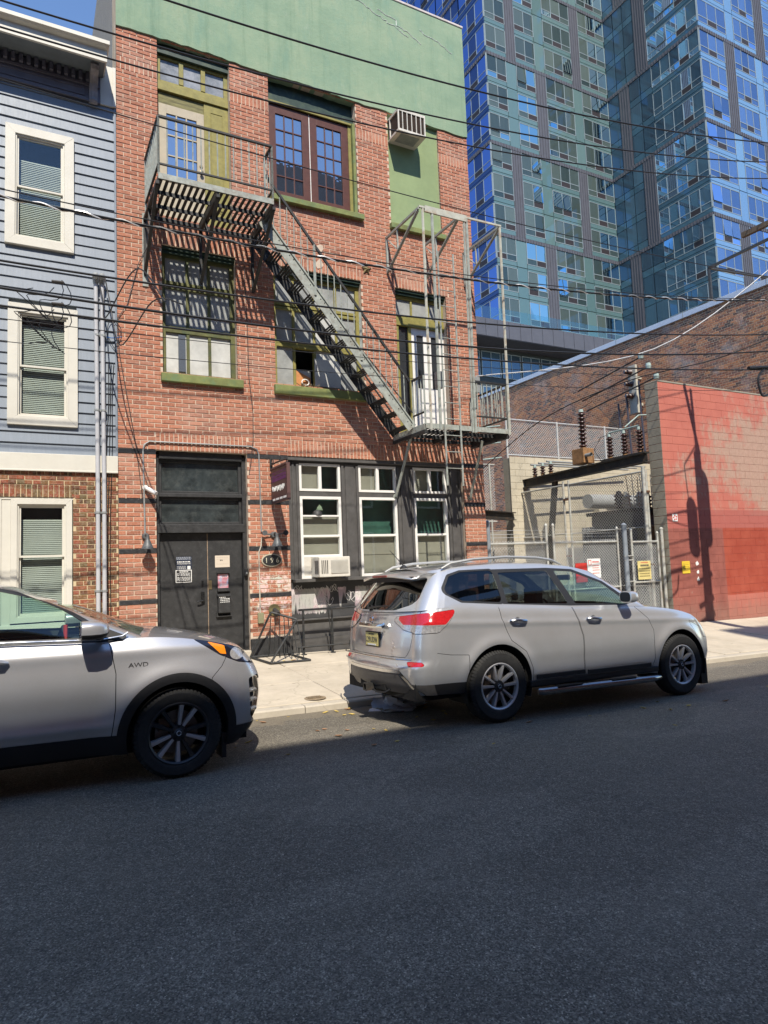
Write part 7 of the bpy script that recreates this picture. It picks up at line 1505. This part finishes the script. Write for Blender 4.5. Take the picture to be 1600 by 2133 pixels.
gr = psdf(yz(V2), [(-.5, .86), (.55, .86), (.48, .66), (-.5, .66)]); (Vr, Tr), (V2, T2) = cl(V2, T2, gr); lo_ = V2[:, 2]-.33; (Vk, Tk), (V2, T2) = clipm(V2, T2, lo_); side_b = psdf(xz(V2), seam) ; (Vx, Tx), (Vy, Ty) = clipm(V2, T2, side_b)
car.arr('front_bumper', np.concatenate([Vb, Vx]), np.concatenate([Tb, Tx+len(Vb)]), M_silver2, mirror='join'); car.arr('front_wing_corner', Vy, Ty, M_silver2, mirror='join'); car.arr('grille', Vr, Tr, M_trimblk, mirror='join'); car.arr('lower_valance', Vk, Tk, M_trimblk, mirror='join')
Vg[:, 0] -= .05; Vg[:, 1] += .03; fg = car.arr('fog_intake', Vg, Tg, M_gap, mirror='both'); 
for s in (-1, 1):
    for k, (z, w0) in enumerate(((.62, .10), (.54, .12), (.46, .09))): mb = MB(); mb.tube([(.62, s*.80, z), (.675, s*(.745-.01*k), z), (.70, s*.70, z-.01)], .020, 8); car.mb('fog_lamp', mb, M_clrl if k < 3 else M_chrome, None, True)
Vt = np.concatenate([Vh, Vh2]); Tt = np.concatenate([Th, Th2+len(Vh)]); hd = psdf(xz(Vt), [(.235, 1.072), (.385, 1.030), (.400, .955), (.345, .965)]); (Va, Ta), (Vt, Tt) = clipm(Vt, Tt, hd); car.arr('indicator', Va, Ta, M_amb, mirror='both')
pr = np.minimum(np.hypot(Vt[:, 0]-.495, (Vt[:, 2]-.955)*1.2)-.062, np.minimum(np.hypot(Vt[:, 0]-.60, (Vt[:, 2]-.915)*1.2)-.045, psdf(xz(Vt), [(.62, .93), (.70, .885), (.72, .855), (.62, .875)]))); (Va, Ta), (Vt, Tt) = clipm(Vt, Tt, pr); car.arr('projector_lens', Va, Ta, M_clrl, mirror='both'); car.arr('head_lamp', Vt, Tt, mat('smoked_lens', (.012, .013, .022), .08, .2, 20, coat=1, bmp=0), mirror='both')
V, T = part_grid(GL, 0, I2); (Vh, Th), (V, T) = cl(V, T, rpoly(yz(V), [(.45, 1.10), (1, 1.12), (1, .98), (.45, 1.0)], .02)); car.arr('tail', V, T, M_silver2, mirror='join'); car.arr('tail_lamp', Vh, Th, M_redl, mirror='both')
# greenhouse
V, T = part_grid(GG, I2-6, I3+8)
wins = [('front_door_window', [(-1.64, 1.555), (-1.36, 1.548), (-1.05, 1.468), (-.86, 1.372), (-.68, 1.255), (-.575, 1.175), (-.60, 1.155), (-1.64, 1.178)], .012, M_gfront), ('rear_door_window', [(-2.72, 1.43), (-2.5, 1.50), (-1.70, 1.556), (-1.70, 1.18), (-2.5, 1.22)], .02, M_gtint)]
bl = psdf(xz(V), [(-2.85, 1.42), (-2.5, 1.53), (-1.68, 1.580), (-1.34, 1.574), (-1.03, 1.492), (-.84, 1.390), (-.64, 1.262), (-.40, 1.155), (-.45, 1.10), (-2.6, 1.16)])
(Vk, Tk), (V, T) = clipm(V, T, bl); car.arr('cant_rail', V, T, M_silver2, mirror='both')
for nm, poly, r_, m in wins: (Vw, Tw), (Vk, Tk) = cl(Vk, Tk, rpoly(xz(Vk), poly, r_), 0); Vw[:, 1] += .004; car.arr(nm, Vw, Tw, m, mirror='both')
car.arr('window_surround', Vk, Tk, M_trimblk, mirror='both')
V, T = part_grid(GG, 0, I2-5); (Vw, Tw), (V, T) = cl(V, T, psdf(yz(V), [(-.4, 1.20), (.7, 1.2), (.6, 1.48), (-.4, 1.5)]), 0); car.arr('rear_window', Vw, Tw, M_gtint, mirror='join'); car.arr('rear_pillar', V, T, M_silver2, mirror='join')
V, T = part_grid(GG, I3+7, GG.shape[0]); (Vw, Tw), (V, T) = cl(V, T, psdf(yz(V), [(-.5, 1.15), (.74, 1.15), (.60, 1.515), (-.5, 1.53)]), 0); car.arr('windscreen', Vw, Tw, M_gfront, mirror='join'); car.arr('screen_pillar', V, T, M_silver2, mirror='join')
E0 = GG[:, -1]; E0 = E0[I1-2:GG.shape[0]-I1+2]; G_ = cap(E0, lambda x: .035); V, T = grid_mesh(G_); V[:, 3:] *= np.sign(V[:, 5:6]+1e-9); car.arr('roof', V, T, M_silver2, mirror='join')
E1 = GL[:, -1]; k0 = int(np.argmax(E1[:, 0] > -.36)); G_ = cap(E1[k0:GL.shape[0]-3], lambda x: .05); V, T = grid_mesh(G_); V[:, 3:] *= np.sign(V[:, 5:6]+1e-9); car.arr('bonnet', V, T, M_silver2, mirror='join')
mb = MB(); mb.box(-.48, -.12, -.68, .68, 1.09, 1.145); car.mb('cowl', mb, M_trimblk); mb = MB(); mb.tube([(-.36, -.62, 1.17), (-.40, -.2, 1.20), (-.42, .1, 1.19)], .010, 5); car.mb('wiper', mb, M_trimblk)
for s in (-1, 1):
    mb = MB(); mb.tube([(-2.6, s*.895, 1.195), (-1.7, s*.902, 1.168), (-.60, s*.905, 1.140), (-.44, s*.895, 1.160), (-.40, s*.885, 1.185)], .0075, 6); car.mb('bright_belt_strip', mb, M_chrome, None, True)
    mb = MB(); mb.add([(-.62, s*.893, 1.15), (-.43, s*.89, 1.155), (-.60, s*.865, 1.245)], [(0,1,2)]); car.mb('mirror_sail', mb, M_trimblk)
    mb = MB(); mb.tube([(-.60, s*.89, 1.165), (-.62, s*.98, 1.175)], .03, 8); car.mb('mirror_stalk', mb, M_trimblk)
    rings = []; mb = MB(); mlow = MB()
    for dx, r_ in ((-.095, .86), (-.09, .97), (-.03, 1.0), (.04, .93), (.085, .72), (.105, .35), (.108, .02)): rings.append([(-.665+dx, s*1.05+r_*.115*math.copysign(abs(math.cos(a))**.55, math.cos(a)), 1.225+r_*.072*math.copysign(abs(math.sin(a))**.65, math.sin(a))) for a in np.linspace(0, 2*math.pi, 24, endpoint=False)])
    for rg in rings: mb.v += [tuple(map(float, p)) for p in rg]
    mlow.v = list(mb.v)
    for i in range(6):
        for k in range(24): (mb if k < 13 or k == 23 else mlow).f.append((i*24+k, i*24+(k+1)%24, (i+1)*24+(k+1)%24, (i+1)*24+k))
    mr = car.mb('door_mirror', mb, M_silver2, None, True); car.mb('mirror_base', mlow, M_trimblk, mr, True); mb = MB(); mb.add([(-.757, *p[1:]) for p in rings[0]], [tuple(range(24))]); car.mb('mirror_glass', mb, M_chrome, mr)
    par_ = dob['front_door'][0 if s < 0 else 1]; yy = s*(HW+.012); mb = MB(); mb.tube([(-1.52, yy-.01*s, 1.035), (-1.49, yy+.022*s, 1.035), (-1.38, yy+.03*s, 1.03), (-1.27, yy+.022*s, 1.02), (-1.235, yy-.005*s, 1.012)], [.014, .02, .022, .02, .012], 8); car.mb('handle', mb, M_silver2, par_, True)
    mb = MB(); mb.box(.36, .40, s*.78-.09, s*.78+.09, .10, .30); car.mb('mud_flap', mb, M_trimblk)
ctext('AWD', .050, (-.32, -(HW-.0055), .925), M_trimblk, Rs, None, 1.25)
mb = MB(); mb.box(-3.4, .60, -.78, .78, .22, .45); car.mb('floor_pan', mb, M_gap); mb = MB(); mb.box(-.20, .52, -.66, .66, .45, .88); car.mb('engine_bay', mb, M_gap)
for s in (1, -1): mb = MB(); mb.box(-2.2, -.46, s*.80-.03, s*.80+.03, .30, 1.09); car.mb('door_card', mb, M_gap)
for s in (1, -1): mb = MB(); mb.box(-.46, .30, s*.76-.02, s*.76+.02, .80, 1.02); car.mb('inner_wing', mb, M_gap)
for x in (0, -2.67):
    well(car, x, .36, .41, .90, .52)
    for sd in (-1, 1): wheel(car, x, sd*.925, .352, .225, .243, 'ten', sd)
for (x, yy, h) in ((-1.25, -.38, 1.0), (-1.25, .38, 1.0), (-2.2, -.4, 1.0), (-2.2, .4, 1.0)):
    mb = MB(); mb.box(x-.28, x+.28, yy-.24, yy+.24, .50, .70); mb.add([(x-.32,yy-.23,.66),(x-.16,yy-.23,.66),(x-.34,yy-.21,h+.12),(x-.46,yy-.21,h+.10),(x-.32,yy+.23,.66),(x-.16,yy+.23,.66),(x-.34,yy+.21,h+.12),(x-.46,yy+.21,h+.10)], [(0,1,2,3),(7,6,5,4),(0,4,5,1),(1,5,6,2),(2,6,7,3),(3,7,4,0)]); st = car.mb('seat', mb, M_seat, None, False, .05)
    mb = MB(); mb.box(x-.47, x-.37, yy-.12, yy+.12, h+.17, h+.34); car.mb('headrest', mb, M_seat, st, False, .04)
mb = MB(); mb.box(-.75, -.2, -.70, .70, .72, 1.08); car.mb('dashboard', mb, M_seat, None, False, .06)
mb = MB(); mb.tube([(-.86+.05*math.sin(a), .36+.18*math.cos(a), 1.03+.17*math.sin(a)) for a in np.linspace(0, 2*math.pi, 24)], .014, 6); car.mb('steering_wheel', mb, M_seat, None, True)
mb = MB(); mb.tube([(-.80, .15, 1.02), (-.80, .15, 1.22)], .018, 6); car.mb('red_ornament', mb, mat('red_ornament', (.4,.03,.02), .6))
# ================================================================ WIRES, POLE, BUILDING BEHIND THE VIEWER, LITTER
WY_ = 7.95
M_cable = mat('black_cable', (.014, .014, .015), .5, .2, 5, bmp=0); M_wrap = mat('silver_lashing', (.55, .54, .52), .35, .1, 9, metal=.5, bmp=0)
pole = thing('utility_pole', 'wooden utility pole with two transformers at the far kerb right of the parked car', 'utility pole', (14.3, WY_, walk_z(14.3, WY_)))
M_pole = mat('pole_wood', (.13, .095, .065), .9, .3, 3, stretch=(12, 12, .6), bmp=.5)
mb = MB(); mb.tube([(14.3, WY_, -.5), (14.3, WY_, 4), (14.28, WY_, 8.2)], [.18, .165, .13], 14); mb.tube([(14.28, WY_, 8.2), (14.22, WY_, 9.9)], .05, 8); mb.build('shaft', M_pole, pole, smooth=True)
for (dx, z0, h, r) in ((-.46, 6.15, 1.15, .19), (.02, 6.45, 1.55, .23)):
    mb = MB(); mb.lathe([(0,0),(r,.03),(r,h-.1),(r*.8,h),(r*.3,h+.03),(.03,h+.16),(0,h+.17)], (14.3+dx, WY_-.28, z0), 'z', 16); mb.build('transformer_can', M_grayp, pole, smooth=True)
mb = MB(); mb.tube([(14.28, WY_, 8.5), (13.7, WY_-.2, 8.2), (13.75, WY_-.3, 7.3)], .02, 5); mb.build('jumper', M_cable, pole)
mb = MB(); mb.bar((14.26, WY_-.4, 8.75), (14.26, WY_+1.0, 8.75), .09, .11); mb.build('crossarm', M_pole, pole)
for z in (5.2, 4.6, 4.2): mb = MB(); mb.tube([(14.5, WY_, z), (13.9, WY_-.1, z-.1)], .05, 6); mb.build('bracket', M_steel, pole)
def wire(pts, r, lab, twist=0, x0=-14., x1=14.25, ydev=0, grp='overhead street cables', m=None):
    xs_ = np.array([p[0] for p in pts]); zs_ = np.array([p[1] for p in pts]); co = np.polyfit(xs_, zs_, min(2, len(pts)-1))
    X = np.linspace(x0, x1, 60); Z = np.polyval(co, np.clip(X, -4, 30)); Z = np.where(X < -4, Z-(X+4)*.02, Z)
    Y = WY_+ydev*(X/14.0)
    if not twist:
        mb = MB(); mb.tube(list(zip(X, Y, Z)), r, 6); return mb.build('overhead_cable', m or M_cable, smooth=True, label=lab, cat='cable', group=grp)
    t = thing('overhead_cable', lab, 'cable', (0, WY_, float(np.polyval(co, 0))), grp); mb = MB(); mb.tube(list(zip(X, Y, Z)), r, 6); mb.build('core_cable', M_cable, t, smooth=True)
    X2 = np.linspace(x0, x1, 900); Z2 = np.polyval(co, np.clip(X2, -4, 30)); Z2 = np.where(X2 < -4, Z2-(X2+4)*.02, Z2); a = X2*2*math.pi/.42
    mb = MB(); mb.tube([(x, WY_+ydev*(x/14)+(r+.004)*math.cos(q), z+(r+.004)*math.sin(q)) for x, z, q in zip(X2, Z2, a)], .0085, 4); mb.build('lashing', M_wrap, t)
def scaled(pts): return [(x*WY_/7.0, 1.61+(z-1.61)*WY_/7.0) for x, z in pts]
W = [([(1.32,7.82),(5.25,8.07),(12.17,9.2)], .017, 'topmost thick black cable crossing the green stucco', 0),
     ([(-.23,7.21),(2.13,7.3),(5.82,7.63),(12.12,8.81)], .015, 'second black cable from the top, crossing the roof cornice of the blue house', 0),
     ([(-.23,6.93),(2.35,7.02),(5.8,7.3),(12.07,8.48)], .014, 'third black cable from the top, passing below the wall air conditioner', 0),
     ([(-.23,6.4),(2.33,6.34),(5.02,6.3),(10.39,6.47)], .009, 'thin cable crossing the upper balcony railing', 0),
     ([(-.22,5.25),(2.09,5.21),(6.01,5.43),(11.74,6.1)], .019, 'black cable wrapped in a silver spiral above the second floor windows', 1),
     ([(-.22,5.31),(2.05,5.30),(6.0,5.47),(11.7,6.13)], .009, 'thin cable just above the silver wrapped cable', 0),
     ([(-.21,4.61),(2.07,4.63),(5.97,4.83),(11.65,5.47)], .017, 'highest of three heavy cables over the second floor', 0),
     ([(-.21,4.35),(2.07,4.32),(5.94,4.5),(11.61,5.16)], .020, 'middle of three heavy cables over the second floor', 0),
     ([(-.21,4.18),(2.06,4.17),(5.93,4.33),(11.04,4.76)], .017, 'lowest of three heavy cables over the second floor', 0),
     ([(-.21,4.05),(2.1,4.08),(6.0,4.22),(11.0,4.6)], .006, 'thin drop wire under the three heavy cables', 0),
     ([(-.21,3.83),(2.28,3.88),(6.0,4.0),(11.0,4.4)], .006, 'lowest thin drop wire crossing the second floor sills', 0)]
for pts, r, lb, tw_ in W: wire(scaled(pts), r*.75, lb, tw_)
# service drop to the far side of the yard, and the splice loops
def cable(pts, r, lab, m=None, nm='service_drop', n=8, grp=None):
    P = []
    for i in range(len(pts)-1):
        p0, p1, p2, p3 = (Vector(pts[max(0,i-1)]), Vector(pts[i]), Vector(pts[i+1]), Vector(pts[min(len(pts)-1,i+2)]))
        for k in range(n): s = k/n; P.append(.5*((2*p1)+(p2-p0)*s+(2*p0-5*p1+4*p2-p3)*s*s+(3*p1-p0-3*p2+p3)*s**3))
    P.append(Vector(pts[-1])); mb = MB(); mb.tube(P, r, 5); return mb.build(nm, m or M_cable, smooth=True, label=lab, cat='cable', group=grp)
cable([(8.3, 11.15, 5.5), (11.5, 9.3, 5.9), (14.25, WY_, 7.9)], .013, 'pale twisted service cable rising to the right past the big brick wall', M_wrap)
cable([(14.25, WY_, 6.3), (12.8, 8.8, 5.7), (11.6, 10.2, 5.45), (11.1, 12.5, 5.0), (10.9, 15.2, 3.9)], .012, 'black wire slanting down into the substation yard')
for k, (x, z) in enumerate(((.35, 4.35), (.35, 4.6))):
    t = thing('cable_splice', ('lower' if k == 0 else 'upper')+' tangle of black wire loops hanging by the blue house', 'cable splice', (x, WY_, z))
    for j in range(4): mb = MB(); mb.tube([(x+.10*math.sin(a*.55+j)*(1+.2*j)-.1*j, WY_+.03*j, z+.25-.04*a+.05*math.cos(a*.8+j)) for a in range(13)], .005, 4); mb.build('wire_loop', M_cable, t)
    mb = MB(); mb.tube([(x-.1, WY_, z+.27), (x+.02, WY_, z+.275)], .018, 7); mb.build('splice_case', mat('splice_brown', (.04,.035,.03), .7), t, smooth=True)
for k, (a, b, lab) in enumerate((((1.0, D-.2, 6.30), (1.15, 9.6, 5.6), 'black service cable from the left weatherhead out to the street cables'), ((1.10, D-.2, 6.30), (1.35, 9.6, 5.2), 'black service cable from the right weatherhead out to the street cables'))):
    cable([a, (a[0]+.06, D-.28, 5.9), (b[0]-.1, 10.4, b[2]-.15), (b[0]+.1, 8.8, b[2]-.05), (b[0]+.3, WY_, scaled([(0, 4.4)])[0][1]+.05)], .010, lab)
for k, x in enumerate((1.16, 1.20, 1.24)): cable([(x, D-.02, 5.0), (x-.015*k, D-.03, 4.4), (x-.03, D-.02, 3.6), (x-.05-.01*k, D-.02, 2.2), (x-.06, D-.02, .8)], .006, 'thin black cable down the right edge of the blue house, %s of three' % ('left', 'middle', 'right')[k], nm='wall_cable')
cable([(1.3, D-.03, 5.15), (1.15, D-.05, 5.45), (1.2, D-.04, 5.7), (1.35, D-.05, 5.55), (1.25, D-.04, 5.25)], .006, 'black wire loop at the joint of the blue house and brick wall', nm='wall_cable')
cable([(1.05, D-.06, 5.42), (1.2, D-.05, 5.40), (1.36, D-.04, 5.44)], .008, 'short blue cable end at the corner of the blue house', mat('blue_cable', (.02,.10,.30), .5), nm='wall_cable')
cable([(13.0, WY_, scaled([(11.2, 4.82)])[0][1]), (12.75, WY_-.02, 5.05), (12.85, WY_, 4.72), (13.15, WY_+.02, 4.80), (13.25, WY_, 5.2)], .022, 'black cable loop hanging from the lowest heavy cable at the right edge', nm='cable_loop')
mb = MB(); mb.tube([(12.5, WY_, 5.22), (13.5, WY_, 5.36)], .035, 8); mb.build('splice_sleeve', M_cable, smooth=True, label='black splice sleeve on the lowest heavy cable at the right edge', cat='cable splice')
# row of buildings behind the viewer; its roof line throws the long shadow on the road
row = thing('brick_row_building', 'brick building across the street behind the viewer', 'building', (0, -8, 0)); YB = -7.4
RTOP = (6.35-YB-.22)*1.25-.07
M_rowb = mat('row_brick', (.22, .10, .075), .9, .2, 3); 
mb = MB(); mb.box(-45, 50, YB-12, YB, -1, RTOP); mb.build('wall', M_rowb, row)
mb = MB(); mb.box(-45, 50, YB, YB+.22, RTOP-.5, RTOP); mb.build('cornice', M_trim, row)
for x in range(-18, 30, 4):
    for z in (1.2, 4.6, 8.0, 11.4):
        mb = MB(); frame(mb, x, x+1.5, z, z+2.2, .1, YB, YB+.06); wv_ = mb.build('window', M_white, row); mb = MB(); mb.box(x+.1, x+1.4, YB, YB+.02, z+.1, z+2.1); mb.build('pane', M_mirror, wv_)
t = thing('rooftop_shade_panel', 'unseen flat panel added on the roof behind the viewer to shade the pavement', 'shade panel', (14, YB, RTOP)); zb0 = (8.25-YB)*1.25; zb1 = (10.35-YB)*1.25
mb = MB(); mb.box(9.0, 24, YB-.3, YB-.2, zb0-.25, zb1-.25); mb.build('panel', M_zinc, t)  # added out of view only to throw a shadow patch on the right pavement
for x in (9.5, 14, 19, 23.5): mb = MB(); mb.box(x, x+.08, YB-.3, YB-.22, RTOP-.5, zb0); mb.build('leg', M_steel, t)
# litter
M_leaf = mat('yellow_leaf', (.45, .33, .09), .7, .25, 30, bmp=0); M_leaf2 = mat('brown_leaf', (.30, .16, .08), .8, .25, 30, bmp=0)
mb = MB(); P = [(-.055,0),(-.03,.018),(0,.024),(.03,.016),(.058,0),(.03,-.017),(0,-.023),(-.03,-.016)]
mb.add([(x, y, .012*abs(y)/.02+.01*abs(x)/.05) for x, y in P]+[(0,0,.0)], [(i,(i+1)%8,8) for i in range(8)]); me1 = mb.mesh('leaf', M_leaf); me2 = mb.mesh('leaf', M_leaf2)
rl = random.Random(3); spots = []
for k in range(30):
    x = rl.uniform(1.7, 6.0); y = rl.choice([rl.uniform(5.7, 7.6), rl.gauss(6.2, .5)]); spots.append((x, y))
for k in range(10): spots.append((rl.uniform(5, 10), rl.uniform(4.6, 5.9)))
for k in range(12): spots.append((rl.uniform(2.2, 4.2), rl.gauss(7.66, .05)))
for k in range(8): spots.append((rl.uniform(3.5, 4.2), rl.uniform(10.3, 10.6)))
for k, (x, y) in enumerate(spots):
    br = rl.random() < .25; o = bpy.data.objects.new('fallen_leaf', me2 if br else me1); COL.objects.link(o); z = (road_z(x, y) if y < 7.78 else walk_z(x, y))+.003; s = rl.uniform(.4, .85)
    o.location = (x, y, z); o.rotation_euler = (rl.uniform(-.2,.2), rl.uniform(-.2,.2), rl.uniform(0, 6.3)); o.scale = (s, s, s)
    fin(o, None, None, 'small brown leaf fallen on the street' if br else 'small yellow leaf fallen on the street', 'leaf', 'brown fallen leaves' if br else 'yellow fallen leaves')
t = thing('drain_cover', 'rusty round cover set in the pavement by the kerb', 'cover', (3.25, 8.08, walk_z(3.25, 8.08))); mb = MB(); mb.lathe([(0,.004),(.13,.004),(.14,.0)], (3.25, 8.08, walk_z(3.25,8.08)+.006), 'z', 24); mb.build('plate', mat('dusty_cover', (.24, .18, .11), .9, .4, 30), t); mb = MB()
for k in range(8): mb.box(3.155+.024*k, 3.167+.024*k, 8.02, 8.14, walk_z(3.25,8.08)+.012, walk_z(3.25,8.08)+.02)
mb.build('raised_ribs', MATS['dusty_cover'], t, kind='stuff')
